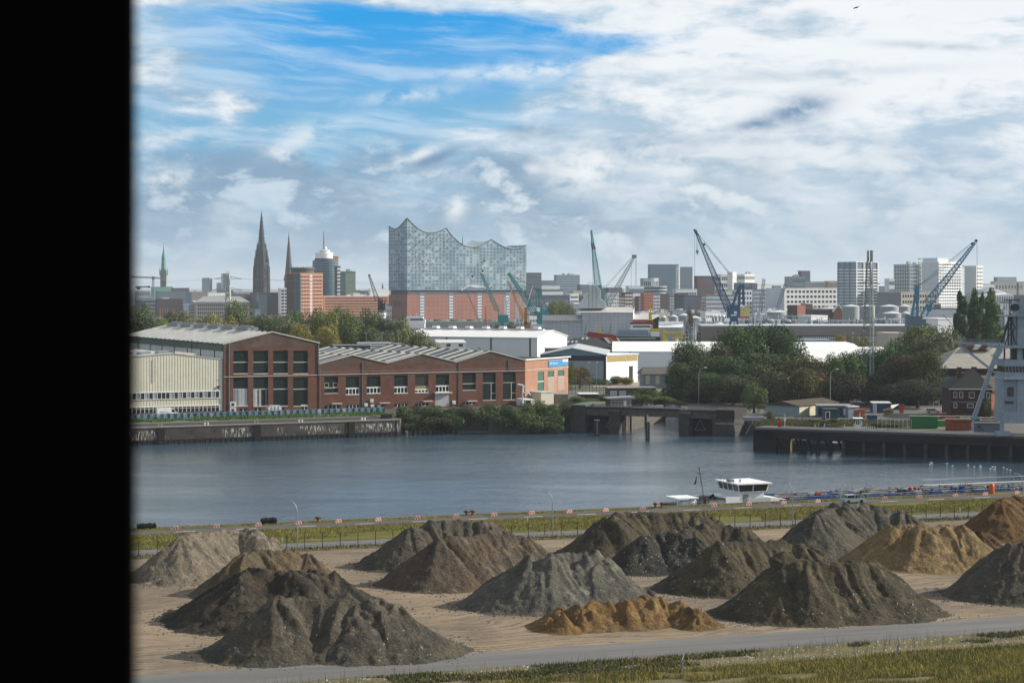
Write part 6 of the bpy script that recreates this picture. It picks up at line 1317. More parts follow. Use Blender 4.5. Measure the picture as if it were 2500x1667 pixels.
# ---------------------------------------------------------------- grey blue portal tower at the right edge
M_pt = pmat('portal_paint',(.31,.36,.41),.6,var=.16,scale=.6,streak=.2); M_pd = pmat('portal_dark',(.035,.05,.06),.7,var=.2)
Yt = 480; TX = lambda u: px_at(u,Yt); TZ = lambda v: zv(v,Yt)
pt_ = thing('portal_tower','huge grey blue loading tower with a folded boom at the right edge','loading tower',(TX(2480),Yt,jz))
def tb(name,u0,v0,u1,v1,d0,d1,mat,parent=None): mb = MB(); mb.box(TX(u0),TX(u1),Yt + d0,Yt + d1,TZ(v1),TZ(v0)); return mb.build(name,mat,parent or pt_)
lb_ = tb('lower_body',2449,1006,2600,1033,0,9,M_pt); tb('leg',2444,1000,2452,1060,.2,1.4,M_pt); tb('leg',2560,1030,2570,1064,.2,1.4,M_pt)
tb('bogie',2432,1053,2466,1064,-.3,2,M_pt)
mb_ = tb('machine_cabin',2451,925,2484,1006,.5,9,M_pt)
mb = MB()
for k in range(10): x = TX(2452) + k * .34; mb.box(x,x + .14,Yt + .4,Yt + .5,TZ(1004),TZ(928))
mb.build('ribs',M_pt,pt_)
for (u0,v0,u1,v1) in ((2460,945,2476,968),(2454,979,2475,986)): wo = tb('window',u0,v0,u1,v1,.3,.45,M_win)
tb('body_panel',2484,925,2600,1006,.2,9,M_pt); tb('ledge',2449,920,2600,926,-.6,9.5,pmat('portal_light',(.38,.45,.50),.6)); tb('control_room',2453,909,2600,921,0,9,M_pt)
cr = tb('control_glass',2456,894,2600,909,.2,8.8,M_glass)
mb = MB()
for k in range(9): x = TX(2456) + k * .8; mb.bar((x,Yt + .1,TZ(909)),(x - .3,Yt - .1,TZ(894)),.14)
mb.build('glass_bars',M_pt,cr)
tb('upper_plate',2451,878,2600,894,-.4,9,M_pt)
for u,w,v0 in ((2453,2.6,850),(2474,6,850),(2481,3,850),(2470,1.5,850),(2500,5,850)): tb('post',u,v0,u + w,878,.5,1.2,M_pd)
tb('white_panel',2486,852,2600,878,1,8,pmat('portal_pale',(.38,.44,.47),.6)); tb('main_deck',2433,843,2600,850,-.8,9,M_pt); tb('upper_box',2485,773,2600,843,.5,9,M_pt)
for u,w in ((2464,2.2),(2471,3),(2477,5)): tb('column',u,772,u + w,843,1,1.8,M_pd if u != 2477 else M_pt)
tb('top_deck',2455,769,2600,773,-.6,9,M_pt)
mb = MB()
for k in range(14): x = TX(2456) + k * .7; mb.bar((x,Yt - .5,TZ(769)),(x,Yt - .5,TZ(758)),.07)
mb.bar((TX(2456),Yt - .5,TZ(758)),(TX(2560),Yt - .5,TZ(758)),.08); mb.bar((TX(2456),Yt - .5,TZ(763)),(TX(2560),Yt - .5,TZ(763)),.06); mb.build('railing',M_pt,pt_)
mb = MB(); x,z = TX(2479),TZ(751); mb.add([(x + .95 * math.cos(k * math.pi / 8),Yt + q,z + .95 * math.sin(k * math.pi / 8)) for q in (0,1.5) for k in range(16)],[tuple(range(16)),tuple(range(31,15,-1))] + [(j,(j + 1) % 16,16 + (j + 1) % 16,16 + j) for j in range(16)]); mb.build('winch_drum',M_pd,pt_)
tb('mast',2486,690,2489,745,1,1.5,M_pt); tb('top_box',2492,720,2600,769,1,7,M_pt); tb('cross_beam',2456,731,2490,734,0,.5,pmat('portal_rust',(.12,.05,.035),.8)); tb('post',2464,733,2466,769,.2,.5,M_pd); tb('post',2468,733,2469.5,769,.2,.5,M_pd)
mb = MB(); P_ = lambda u,v,d=0.: (TX(u),Yt + d,TZ(v))
mb.bar(P_(2332,837,-1),P_(2446,838.5,-1),.42); mb.bar(P_(2332,837,1),P_(2446,838.5,1),.42); [mb.bar(P_(2332 + k * 10,837,-1),P_(2332 + k * 10,837,1),.15) for k in range(12)]; bm1 = mb.build('boom_arm',M_pt,pt_)
mb = MB()
for k in range(18): mb.bar(P_(2336 + k * 6,836,-1),P_(2336 + k * 6,828,-1),.06)
mb.bar(P_(2336,828,-1),P_(2440,829,-1),.07); mb.bar(P_(2336,832,-1),P_(2440,833,-1),.05); mb.bar(P_(2336,823,-1),P_(2343,823,-1),.07); mb.bar(P_(2336.5,837,-1),P_(2336.5,822,-1),.09); mb.bar(P_(2342,837,-1),P_(2342,822,-1),.09); mb.build('boom_rail',M_pt,bm1)
mb = MB(); mb.bar(P_(2337,840,-.8),P_(2440,921,-.8),.28); mb.bar(P_(2342,838,.6),P_(2446,921,.6),.28)
for k in range(8): t0 = k / 8; mb.bar(P_(2337 + 103 * t0,840 + 81 * t0,-.8),P_(2342 + 104 * (t0 + .06),838 + 83 * (t0 + .06),.6),.1)
mb.build('stay_arm',M_pt,pt_)
mb = MB(); mb.bar(P_(2443,850,0),P_(2430,872,0),1.25); mb.bar(P_(2430,872,0),P_(2420,898,0),.95); mb.bar(P_(2420,898,0),P_(2377,1022,0),.95); mb.bar(P_(2377,1022,0),P_(2374,1052,0),.5); mb.bar(P_(2424,880,-.6),P_(2380,1015,-.6),.3); mb.build('folded_leg',M_pt,pt_)
mb = MB()
for k in range(9): mb.bar(P_(2446 + k * 2.5,838 - k * 8,.5),P_(2449 + k * 2.5,830 - k * 8,.5),.5)
for (a,b) in (((2440,843),(2462,790)),((2455,843),(2466,800)),((2466,790),(2480,840)),((2464,773),(2480,800)),((2464,820),(2480,800)),((2420,868),(2428,868))): mb.bar(P_(*a,.3),P_(*b,.3),.22)
mb.build('ladder_frame',M_pd,pt_)
# ================================================================== trees and bushes
def leaf_mat():
    m,t,p = newmat('foliage'); oi = t.n.new('ShaderNodeObjectInfo'); g = t.n.new('ShaderNodeNewGeometry'); tc = t.n.new('ShaderNodeTexCoord')
    n = t.noise(t.vm('ADD',tc.outputs['Object'],t.xyz(t.m('MULTIPLY',oi.outputs['Random'],50.),0.,0.)),.28,5,.65)
    k = t.m('MULTIPLY',t.mr(n,.3,.7,.65,2.2,False),t.mr(g.outputs['Random Per Island'],0,1,.75,1.45,False))
    c = t.vm('MULTIPLY',oi.outputs['Color'],t.xyz(k,k,t.m('MULTIPLY',k,.9)))
    hs = t.n.new('ShaderNodeHueSaturation'); t.l.new(c,hs.inputs['Color']); t.l.new(t.mr(n,.3,.7,.52,.475,False),hs.inputs['Hue'])
    t.l.new(hs.outputs[0],p.inputs['Base Color']); p.inputs['Roughness'].default_value = .8; p.inputs['Specular IOR Level'].default_value = .2
    return m
M_leaf = leaf_mat(); M_bark = pmat('bark',(.07,.055,.04),.95,var=.3,scale=2.)
def leaf_mesh(name,lobes,n,size,seed,flat=.0,inner=.35):
    """many leaf sprays over the outer part of several ellipsoid lobes"""
    rg = np.random.default_rng(seed); L = np.array(lobes,float); vol = (L[:,3] * L[:,4] * L[:,5]) ** .67; pick = rg.choice(len(L),n,p=vol / vol.sum()); l = L[pick]
    d = rg.normal(size=(n,3)); d /= np.linalg.norm(d,axis=1)[:,None]; rad = 1 - rg.random(n) ** 1.6 * inner
    lump = 1 + .20 * fbm(d[:,0] * 2.2 + pick * 7.,d[:,2] * 2.2 + d[:,1] * 1.3,seed + 3,3)
    c = l[:,:3] + d * l[:,3:6] * (rad * lump)[:,None]
    nr = d + rg.normal(0,.55,(n,3)); nr /= np.linalg.norm(nr,axis=1)[:,None]
    a = np.cross(nr,rg.normal(size=(n,3))); a /= np.linalg.norm(a,axis=1)[:,None] + 1e-9; b = np.cross(nr,a)
    s = size * rg.uniform(.55,1.35,n)[:,None]; k = rg.uniform(.45,1.,n)[:,None]
    co = np.stack([c - a * s,c - b * s * k * .9 + a * s * .1,c + a * s,c + b * s * k],1) + rg.normal(0,size * .12,(n,4,3))
    me = bpy.data.meshes.new(name); me.vertices.add(n * 4); me.vertices.foreach_set('co',co.astype('f4').ravel()); me.loops.add(n * 4); me.loops.foreach_set('vertex_index',np.arange(n * 4,dtype='i4'))
    me.polygons.add(n); me.polygons.foreach_set('loop_start',np.arange(0,n * 4,4,dtype='i4')); me.polygons.foreach_set('loop_total',np.full(n,4,'i4')); me.update(calc_edges=True); me.materials.append(M_leaf); return me
def lobes_round(seed,n=13,h=1.,w=.5,zc=.52):
    r = random.Random(seed); out = []
    for i in range(n):
        an = r.uniform(0,6.28); el = r.uniform(-.7,1.3); q = r.uniform(.45,.72); k = r.uniform(.26,.42)
        out.append((math.cos(an) * math.cos(el) * w * q,math.sin(an) * math.cos(el) * w * q,zc * h + math.sin(el) * h * .50 * q,w * k * 1.1,w * k * 1.1,h * k * .6))
    out.append((0,0,zc * h,w * .62,w * .62,h * .40)); return out
TREES = {}
def proto_tree(kind,me_fn,trunk=True):
    TREES[kind] = (me_fn,trunk)
H0 = 10.   # prototype height
protos = {
    'broad': [leaf_mesh('crown',[tuple(v * H0 for v in l) for l in lobes_round(s,15,1.,.52)],11000,.145,s) for s in (1,2,3,4)],
    'tall': [leaf_mesh('crown',[tuple(v * H0 for v in l) for l in lobes_round(s,15,1.05,.36,.56)],9000,.135,s) for s in (5,6)],
    'poplar': [leaf_mesh('crown',[(math.sin(i * 2.1) * .30,math.cos(i * 2.1) * .30,.9 + i * .78,.95 * (1 - (i / 12.5) ** 4) * (.85 + .15 * math.sin(i * 3.3 + s)) + .12,1.1 * (1 - (i / 12.5) ** 4) + .12,1.1) for i in range(12)],15000,.13,s,inner=.45) for s in (7,8)],
    'weep': [leaf_mesh('crown',[tuple(v * H0 for v in l) for l in lobes_round(9,14,.95,.33,.5)] + [(math.cos(i) * 2.4,math.sin(i) * 2.4,3.2,.9,.9,2.8) for i in range(7)],6500,.14,9)],
    'bush': [leaf_mesh('foliage',[(math.cos(i * 1.3 + s) * 3.6 * (i % 3) / 2,math.sin(i * 1.7) * 1.8,2.4 + (i % 4) * 1.3,2.6,2.4,2.6) for i in range(11)],5200,.24,s) for s in (11,12,13)],
}
def trunk_mesh():
    mb = MB(); rn_ = random.Random(2); mb.lathe(0,0,[(.34,0),(.22,1.2),(.17,4.5),(.07,7.5)],7)
    for i in range(8):
        an = i * 2.4; z = 1.8 + i * .5; mb.bar((0,0,z),(math.cos(an) * 2.3,math.sin(an) * 2.3,z + 2.2),.13,n=5); mb.bar((math.cos(an) * 1.6,math.sin(an) * 1.6,z + 1.5),(math.cos(an + .6) * 3,math.sin(an + .6) * 3,z + 3),.07,n=4)
    return mb.mesh('trunk',M_bark)
TRUNK = trunk_mesh(); tcount = {}
def tree(kind,u,vt,width_px,Y,col,label,name=None,group=None,g=GZ,cat='tree'):
    x = px_at(u,Y); h = zv(vt,Y) - g; w = width_px * Y / F; i = tcount.get(kind,0); tcount[kind] = i + 1
    bw = {'broad': 8.6,'tall': 6.2,'poplar': 2.5,'weep': 6.0,'bush': 11.}[kind]; bh = {'broad': 9.6,'tall': 9.7,'poplar': 10.3,'weep': 9.0,'bush': 8.6}[kind]
    nm = name or {'broad': 'broadleaf_tree','tall': 'broadleaf_tree','poplar': 'poplar_tree','weep': 'willow_tree','bush': 'bush'}[kind]
    o = thing(nm,label,cat if kind != 'bush' else 'bush',(x,Y,g),group,rz=(i * 1.37) % 6.28 if kind != 'bush' else ((i % 3) - 1) * .3 + (3.14 if i % 2 else 0)); o.scale = (w / bw,w / bw,h / bh)
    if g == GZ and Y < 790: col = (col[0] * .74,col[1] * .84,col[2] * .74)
    ms = protos[kind]; c = bpy.data.objects.new('crown' if kind != 'bush' else 'foliage',ms[i % len(ms)]); COL.objects.link(c); c.parent = o; c.color = (*col,1)
    if kind != 'bush': tr = bpy.data.objects.new('trunk',TRUNK); COL.objects.link(tr); tr.parent = o
    return o
G1 = (.065,.085,.028); G2 = (.055,.08,.028); G3 = (.10,.115,.03); G4 = (.042,.064,.027); BR = (.08,.065,.032); OL = (.09,.095,.038); YG = (.16,.14,.035); GY = (.075,.085,.05); RU = (.13,.065,.03)
g = 'trees in the belt behind the brick halls'
for i,(u,vt,w,Y,c,lb) in enumerate((
    (350,766,80,840,G2,'dark green tree at the left end of the belt beside the window frame'),(392,781,60,800,G3,'lighter green tree low at the left end of the belt'),(424,764,78,850,GY,'grey green tree above the ridge of the cream hall'),
    (462,782,62,810,OL,'olive tree just left of the left lattice mast'),(497,784,66,830,G3,'olive green tree at the foot of the left lattice mast'),(535,765,74,870,YG,'yellowish tree right behind the left lattice mast'),(578,757,78,900,G1,'tall green tree right of the left lattice mast, before the office block'),
    (612,778,50,860,BR,'brownish small tree below the dark gothic spire'),(652,771,86,850,G1,'wide green tree above the ridge of the gabled hall'),(690,784,70,810,GY,'pale green tree behind the right slope of the gabled hall'),(712,770,66,880,G2,'dark tree below the orange office tower'),(735,786,60,805,YG,'golden tinged tree below the orange office tower'),
    (768,774,64,860,G2,'green tree between the golden tree and the tallest yellow green tree'),(799,760,78,850,G3,'tallest yellow green tree of the belt, right of the orange office tower'),(800,800,66,800,YG,'low yellow green tree in front of the tallest tree of the belt'),(838,767,70,870,G1,'green tree below the green glass block'),
    (845,792,74,810,G1,'low round tree in front of the belt, centre right'),(872,772,64,850,G2,'dark green tree below the low orange office wing'),(905,775,66,860,G2,'second dark tree from the right end of the belt'),(940,779,62,850,G4,'dark blue green tree beside the striped silo'),(905,800,70,815,G4,'low dark tree at the front of the belt near the thin masts'),
    (975,790,60,850,(.10,.12,.045),'light green bushy tree at the right end of the belt by the white ship'),(1000,812,46,860,G3,'low light tree below the white ship'),(940,806,56,830,GY,'pale low tree above the turquoise roofed store'))):
    tree('broad' if i % 3 else 'tall',u,vt,w * 1.12,Y,c,lb,group=g)
tree('broad',1029,808,86,712,(.10,.105,.045),'round olive tree with drooping twigs between the brick roof and the white warehouse')
tree('bush',1170,852,26,735,G1,'tiny round bush peeping over the right brick gable')
tree('broad',1416,897,66,735,(.11,.065,.035),'small reddish brown tree beside the sunlit brick end wall'); tree('tall',1392,893,26,720,G3,'small green tree touching the sunlit brick corner')
g = 'trees in the big dark clump behind the lock'
for k,u,vt,w,Y,c,lb in (
    ('broad',1690,843,120,668,(.06,.075,.03),'leftmost dark green tree of the big clump'),('broad',1740,838,84,680,BR,'thin brownish topped tree second from the left in the big clump'),('broad',1805,800,140,690,G2,'tall dark green tree in the middle of the big clump'),
    ('broad',1880,796,150,700,G4,'highest and darkest tree of the big clump'),('broad',1925,826,86,690,G4,'dark tree forming the right shoulder of the big clump'),('broad',1950,866,130,650,(.082,.068,.032),'broad brown leaved tree at the right of the big clump'),('broad',1855,862,150,655,(.06,.07,.035),'green brown tree in the lower middle of the big clump'),
    ('broad',1765,872,130,650,G4,'dark tree low in the big clump beside the curved lamp'),('broad',1665,892,90,655,(.05,.07,.03),'low green tree at the left foot of the big clump'),('broad',1885,905,130,625,(.07,.062,.034),'mauve brown tree low in front of the big clump'),('broad',1990,905,60,645,RU,'rust red tree at the right edge of the big clump'),('broad',1955,900,110,622,(.078,.064,.03),'low brown tree in front at the right of the big clump'),
    ('broad',1725,915,110,640,G4,'low shadowed tree behind the lock railing'),('broad',1790,912,120,635,(.06,.06,.035),'low dark olive tree left of the weeping green tree'),('weep',1841,930,66,590,(.085,.105,.04),'narrow light green weeping tree in front of the big clump')):
    tree(k,u,vt,w,Y,c,lb,group=g)
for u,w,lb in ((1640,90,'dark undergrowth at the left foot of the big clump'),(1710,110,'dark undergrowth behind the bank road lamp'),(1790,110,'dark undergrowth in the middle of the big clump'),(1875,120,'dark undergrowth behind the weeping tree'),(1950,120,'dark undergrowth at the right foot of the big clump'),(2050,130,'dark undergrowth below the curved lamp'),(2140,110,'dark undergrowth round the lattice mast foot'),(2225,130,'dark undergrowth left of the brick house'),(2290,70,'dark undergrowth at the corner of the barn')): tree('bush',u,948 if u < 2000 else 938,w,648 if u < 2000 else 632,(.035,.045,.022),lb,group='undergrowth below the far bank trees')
g = 'trees between the lattice mast and the barn'
for k,u,vt,w,Y,c,lb in (
    ('broad',2062,862,96,660,G2,'green tree left of the right lattice mast'),('tall',2035,876,56,650,G1,'small green tree in front of the bright warehouse'),('broad',2070,912,96,625,(.05,.04,.028),'dark brown low tree left of the lattice mast foot'),('broad',2030,925,70,632,G4,'dark low tree left beside the curved lamp'),
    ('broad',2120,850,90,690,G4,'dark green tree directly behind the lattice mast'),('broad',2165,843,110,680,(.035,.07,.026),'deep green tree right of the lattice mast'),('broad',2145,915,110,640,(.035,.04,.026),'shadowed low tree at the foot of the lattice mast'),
    ('broad',2225,808,130,700,OL,'olive crowned tree in front of the brown long building'),('broad',2290,790,130,720,(.075,.09,.035),'green tree rising behind the olive trees, left of the poplars'),('broad',2285,818,130,680,(.09,.085,.055),'grey olive willow like tree below the poplars'),
    ('broad',2215,868,130,640,(.06,.045,.028),'brown shadowed tree left of the barn'),('broad',2262,862,96,632,(.075,.075,.03),'olive brown tree right beside the barn roof'),('broad',2240,925,140,615,(.035,.035,.022),'dark low tree behind the signal frames'),('broad',2335,822,90,730,GY,'pale olive tree right below the middle poplar'),('broad',2190,940,80,622,(.06,.06,.04),'low grey green tree behind the left signal frame')):
    tree(k,u,vt,w,Y,c,lb,group=g)
g = 'tall poplars behind the barn'
for u,vt,w,Y,c,lb in ((2347,713,42,752,(.035,.058,.028),'leftmost dark poplar'),(2377,708,36,765,(.05,.075,.028),'second poplar from the left'),(2395,716,28,780,(.045,.065,.028),'third poplar from the left, a little lower'),(2421,708,48,755,(.06,.09,.026),'rightmost and broadest poplar'),(2334,768,24,750,(.03,.05,.026),'short dark poplar at the foot of the leftmost one')): tree('poplar',u,vt,w * 1.0,Y,c,lb + ' behind the barn',group=g)
for u,vt,w,Y,c,lb in ((2052,820,40,1010,YG,'left pale yellow tree before the long brown building'),(2085,818,44,1015,(.13,.12,.05),'middle pale tree before the long brown building'),(2115,822,40,1005,YG,'right pale tree before the long brown building')): tree('broad',u,vt,w,Y,c,lb,group='pale trees before the long brown building')
tree('broad',1366,736,62,1600,(.09,.10,.035),'solitary green tree left of the scaffolded dock'); tree('broad',1393,748,36,1610,G1,'smaller tree right beside the solitary green tree')
for u,vt,w,lb in ((1248,787,44,'grey green bush below the turquoise crane'),(1214,791,30,'small bush left of the turquoise crane foot')): tree('bush',u,vt,w,1300,GY,lb)
tree('tall',1684,762,18,1250,BR,'small brown tree beside the grey storage tanks')
# bushes hanging over the bank right of the quay wall
g = 'bushes along the overgrown bank'
for i,(u,vt,w,Y,c,lb) in enumerate((
    (985,990,60,572,G2,'dark bush touching the end of the quay wall'),(1020,994,70,570,(.055,.065,.03),'second bush right of the quay wall end'),(1062,990,74,572,G4,'dark bush below the roller door'),(1105,996,66,570,G4,'dark bush left of the ivy covered wall stump'),
    (1140,990,70,573,(.05,.05,.028),'brownish bush over the left of the wall stump'),(1195,985,76,574,G2,'bush over the right of the wall stump'),(1240,988,66,571,G4,'dark bush below the white exhaust pipe'),(1282,985,62,570,G1,'lighter green bush below the cooling unit'),
    (1318,978,64,576,(.08,.09,.03),'sunlit bush in front of the beige cabin'),(1350,988,60,574,G2,'bush right of the beige cabin'),(1383,980,50,578,G4,'dark bush against the left lock pier'),(1300,1010,80,570,G4,'low dark bush at the waterline below the cabin'),(1225,1014,80,570,G4,'low dark bush at the waterline right of the wall stump'),(1010,1018,80,569,G4,'low dark bush at the waterline beside the quay'),(1080,1016,90,569,(.045,.045,.028),'low brown bush at the waterline left of the wall stump'),
    (1345,1016,70,571,G4,'low dark bush at the waterline left of the lock'))):
    tree('bush',u,vt,w * 1.15,Y,c,lb,group=g,g=.3 if vt > 1000 else 2.)
for u,vt,w,Y,c,lb in ((1408,966,56,640,(.12,.12,.045),'sunlit yellow green bush behind the left lock pier'),(1440,972,50,635,G3,'flowering pale bush left of the control cabin'),(1474,962,60,640,G1,'green bush just left of the control cabin'),(1575,949,96,632,G1,'big ivy green mound right of the control cabin'),(1618,966,84,630,G3,'right shoulder of bushes beside the ivy mound'),(1655,978,60,632,(.11,.10,.04),'pale low bush before the bank road'),(1545,958,50,634,G2,'dark bush right behind the control cabin'),
    (1373,952,30,700,G3,'small green bush at the foot of the sunlit brick wall'),(1505,918,60,765,G3,'green weeds bush before the white annex'),(1460,925,70,762,(.05,.08,.03),'long low hedge before the blue grey shed'),(1530,920,44,760,YG,'yellow green bush before the white annex'),
    (1880,1003,26,560,OL,'small olive bush beside the pale blue boat shed'),(1992,1022,70,548,OL,'weedy bush on the bank behind the jetty mooring arms'),(1940,1026,60,550,(.055,.05,.03),'brown weeds below the boat shed'),(2035,1020,40,546,OL,'weed clump left of the white launch'),(2180,1026,70,532,GY,'grey weeds behind the chain link fence'),(2145,1030,50,530,(.07,.065,.035),'dry weeds right of the white launch'),(2412,972,26,566,(.075,.085,.03),'green bush before the brick house window'),(2436,978,24,566,GY,'grey bush at the right of the brick house')):
    tree('bush',u,vt,w,Y,c,lb,group=None)
# ivy covered wall stump and its bank
x0,x1 = px_at(1192,566),px_at(1246,566); o = thing('wall_stump','old concrete wall stump overgrown with ivy at the water below the brick hall','wall',(x0,566,0)); mb = MB(); mb.box(x0,x1,568,572,-1,zv(1020,566)); mb.build('concrete',M_lockc,o)
o = thing('bank_wall','low mossy wall piece at the end of the blue sheet wall','wall',(px_at(930,566),566,GZ)); mb = MB(); mb.box(px_at(929,566),px_at(958,566),566,567,GZ - .3,zv(1011,566)); mb.build('concrete',M_lockc,o)
def wblades(name,n,fr,a0,a1,b0,b1,h0,h1,w,mat,seed):
    rg = np.random.default_rng(seed); a = rg.uniform(a0,a1,n); b = rg.uniform(b0,b1,n); k = fbm(a * .25,b * .4,seed,3) > -.15; a,b = a[k],b[k]; n = len(a)
    x = fr.x + a * fr.c - b * fr.s; y = fr.y + a * fr.s + b * fr.c; h = rg.uniform(h0,h1,n); an = rg.uniform(0,6.28,n)
    co = np.stack([np.stack([x - np.cos(an) * w,y - np.sin(an) * w,np.full(n,GZ)],1),np.stack([x + np.cos(an) * w,y + np.sin(an) * w,np.full(n,GZ)],1),np.stack([x + rg.normal(0,.3,n) * h,y + rg.normal(0,.3,n) * h,GZ + h],1)],1)
    me = bpy.data.meshes.new(name); me.vertices.add(n * 3); me.vertices.foreach_set('co',co.astype('f4').ravel()); me.loops.add(n * 3); me.loops.foreach_set('vertex_index',np.arange(n * 3,dtype='i4'))
    me.polygons.add(n); me.polygons.foreach_set('loop_start',np.arange(0,n * 3,3,dtype='i4')); me.polygons.foreach_set('loop_total',np.full(n,3,'i4')); me.update(calc_edges=True); me.materials.append(mat)
    o = bpy.data.objects.new(name,me); COL.objects.link(o); o['kind'] = 'stuff'
wblades('wall_foot_weeds',14000,FW,-45,f1,-13,-.4,.15,.8,.10,blade_mat('lush_blades',(.07,.15,.03),(.05,.09,.03),(.10,.16,.04)),21)
JF = Frame(px_at(1870,545),545,-12); wblades('bank_weed_cover',14000,JF,-4,42,-6,18,.2,.9,.10,M_bl2,22)
# ================================================================== the city: landmarks, offices, housing
SB = {}
def unit_box(mat):
    if mat.name not in SB: SB[mat.name] = MB().box(-.5,.5,-.5,.5,-.5,.5).mesh('window',mat)
    return SB[mat.name]
def wins(root,fr,a0,a1,z0,z1,nc,nr,fw,fh,mat,left=False,name='window',skip=None,b=0.):
    """individual windows on the right face (b=0) or, with left=True, on the left face (a=0)"""
    st = MB(fr); off = OFF[root.name]
    cw,chh = (a1 - a0) / nc,(z1 - z0) / nr; nst = 0
    for r in range(nr):
        for c in range(nc):
            if skip and skip(c,r): continue
            a = a0 + (c + .5) * cw; z = z0 + (r + .5) * chh; w,h = cw * fw,chh * fh
            if WN.get(root.name,0) >= 100:
                nst += 1
                if left: st.box(-.08,.04,a - w / 2,a + w / 2,z - h / 2,z + h / 2)
                else: st.box(a - w / 2,a + w / 2,b - .08,b + .04,z - h / 2,z + h / 2)
                continue
            WN[root.name] = WN.get(root.name,0) + 1
            o = bpy.data.objects.new(name,unit_box(mat)); COL.objects.link(o); o.parent = root
            p = fr.w(0 if left else a,a if left else b,z); o.location = (p[0] - off[0],p[1] - off[1],p[2] - off[2]); o.rotation_euler = (0,0,fr.a)
            o.scale = (.16,w,h) if left else (w,.16,h)
    if nst: q = st.build(name + 's',mat,root); q['kind'] = 'stuff'
WN = {}
def bld(name,label,uL,uc,uR,vt,Y,phi,mat,R_=None,L_=None,wm=None,cat='building',g=GZ,roof=None,mL=None,depth=None,plant=0,vb=None,group=None,bands=0,bm=None):
    if uL >= uc - 4 and Y > 1500: phi = max(phi,24); depth = depth or 9
    fr = Frame(px_at(uc,Y),Y,phi); w = fr.a_of(uR); d = fr.b_of(uL) if uL < uc - 4 and R(phi) > .1 else (depth or 25); zt_ = zv(vt,Y)
    o = thing(name,label,cat,(fr.x,fr.y,g),group); wm = wm or M_win
    mb = MB(fr); mb.box(0,w,0,d,g,zt_); mb.build('wall',mat,o)
    if mL: mb = MB(fr); mb.box(-.12,0,.0,d,g,zt_); mb.build('side_wall',mL,o)
    mb = MB(fr); mb.box(-.2,w + .2,-.2,d + .2,zt_,zt_ + .7); mb.build('parapet',roof or mat,o)
    rn_ = random.Random(int(uc * 7 + vt))
    for i in range(plant):
        a = rn_.uniform(.1,.7) * w; q = min(w * .25,rn_.uniform(3,9)); mb = MB(fr); mb.box(a,a + q,d * .2,d * .2 + q,zt_ + .7,zt_ + .7 + rn_.uniform(1.2,3.2)); mb.build('plant_room',[M_lgrey,M_grey,M_dwhite][i % 3],o)
    zb = zv(vb,Y) if vb else g + 2
    if R_: nc,nr,fw,fh = R_; wins(o,fr,w * .03,w * .97,zb,zt_ - .6,nc,nr,fw,fh,wm)
    if L_: nc,nr,fw,fh = L_; wins(o,fr,d * .05,d * .95,zb,zt_ - .6,nc,nr,fw,fh,wm,left=True)
    if bands:
        for k in range(bands):
            z = zb + (zt_ - zb) * (k + .5) / bands; hh = (zt_ - zb) / bands * .5; mb = MB(fr); mb.box(w * .01,w * .99,-.1,0,z - hh / 2,z + hh / 2)
            if d > 4 and uL < uc - 4: mb.box(-.1,0,d * .02,d * .98,z - hh / 2,z + hh / 2)
            mb.build('window_band',bm or wm,o)
    return o,fr,w,d,zt_
def fm(n,c,**k): return pmat(n,c,k.pop('r',.7),var=k.pop('var',.08),scale=.05,**k)
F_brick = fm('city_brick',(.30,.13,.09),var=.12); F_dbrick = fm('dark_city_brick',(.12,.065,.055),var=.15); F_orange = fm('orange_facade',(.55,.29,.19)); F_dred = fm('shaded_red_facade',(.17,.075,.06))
F_beige = fm('beige_facade',(.52,.47,.39)); F_white = fm('white_facade',(.80,.81,.80)); F_grey = fm('grey_facade',(.28,.325,.37)); F_dgrey = fm('dark_grey_facade',(.11,.13,.165)); F_lgrey = fm('light_grey_facade',(.58,.62,.65))
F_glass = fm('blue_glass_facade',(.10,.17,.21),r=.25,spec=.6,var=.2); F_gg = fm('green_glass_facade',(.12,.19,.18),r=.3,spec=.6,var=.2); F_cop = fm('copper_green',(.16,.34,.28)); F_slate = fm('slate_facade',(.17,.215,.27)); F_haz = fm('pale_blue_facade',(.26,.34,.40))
F_win = pmat('far_window',(.045,.055,.065),.3,var=.3,scale=.2,spec=.6); F_winb = pmat('far_blue_window',(.10,.14,.17),.25,var=.3,scale=.2,spec=.6)
# ---- concert hall
PH = Frame(px_at(994,2080),2080,37); pw = PH.a_of(1285); pdp = PH.b_of(949)
ph = thing('concert_hall','glass concert hall with a wave shaped roof on top of a red brick warehouse','concert hall',(PH.x,PH.y,7.))
def C3(x,y): return (920 + x / 5.0575,510 + y / 5.0575)
crest = [(150,212),(190,238),(230,245),(275,225),(320,175),(372,113),(420,165),(500,240),(570,280),(640,298),(700,297),(780,275),(855,236),(900,300),(960,365),(1030,425),(1100,462),(1180,477),(1250,468),(1320,440),(1410,378),(1480,420),(1560,465),(1640,495),(1710,500),(1780,485),(1845,450)]
def smooth_curve(pts,cusps,n=6):
    out = []
    for i in range(len(pts) - 1):
        p0 = pts[i - 1] if i > 0 and pts[i] not in cusps else pts[i]; p1 = pts[i]; p2 = pts[i + 1]; p3 = pts[i + 2] if i + 2 < len(pts) and pts[i + 1] not in cusps else pts[i + 1]
        for k in range(n):
            t_ = k / n; out.append(tuple(.5 * ((2 * p1[j]) + (-p0[j] + p2[j]) * t_ + (2 * p0[j] - 5 * p1[j] + 4 * p2[j] - p3[j]) * t_ ** 2 + (-p0[j] + 3 * p1[j] - 3 * p2[j] + p3[j]) * t_ ** 3) for j in (0,1)))
    return out + [pts[-1]]
cusp = [(372,113),(855,236),(1410,378)]
Lc = smooth_curve(crest[:6],cusp); Rc = smooth_curve(crest[5:],cusp)
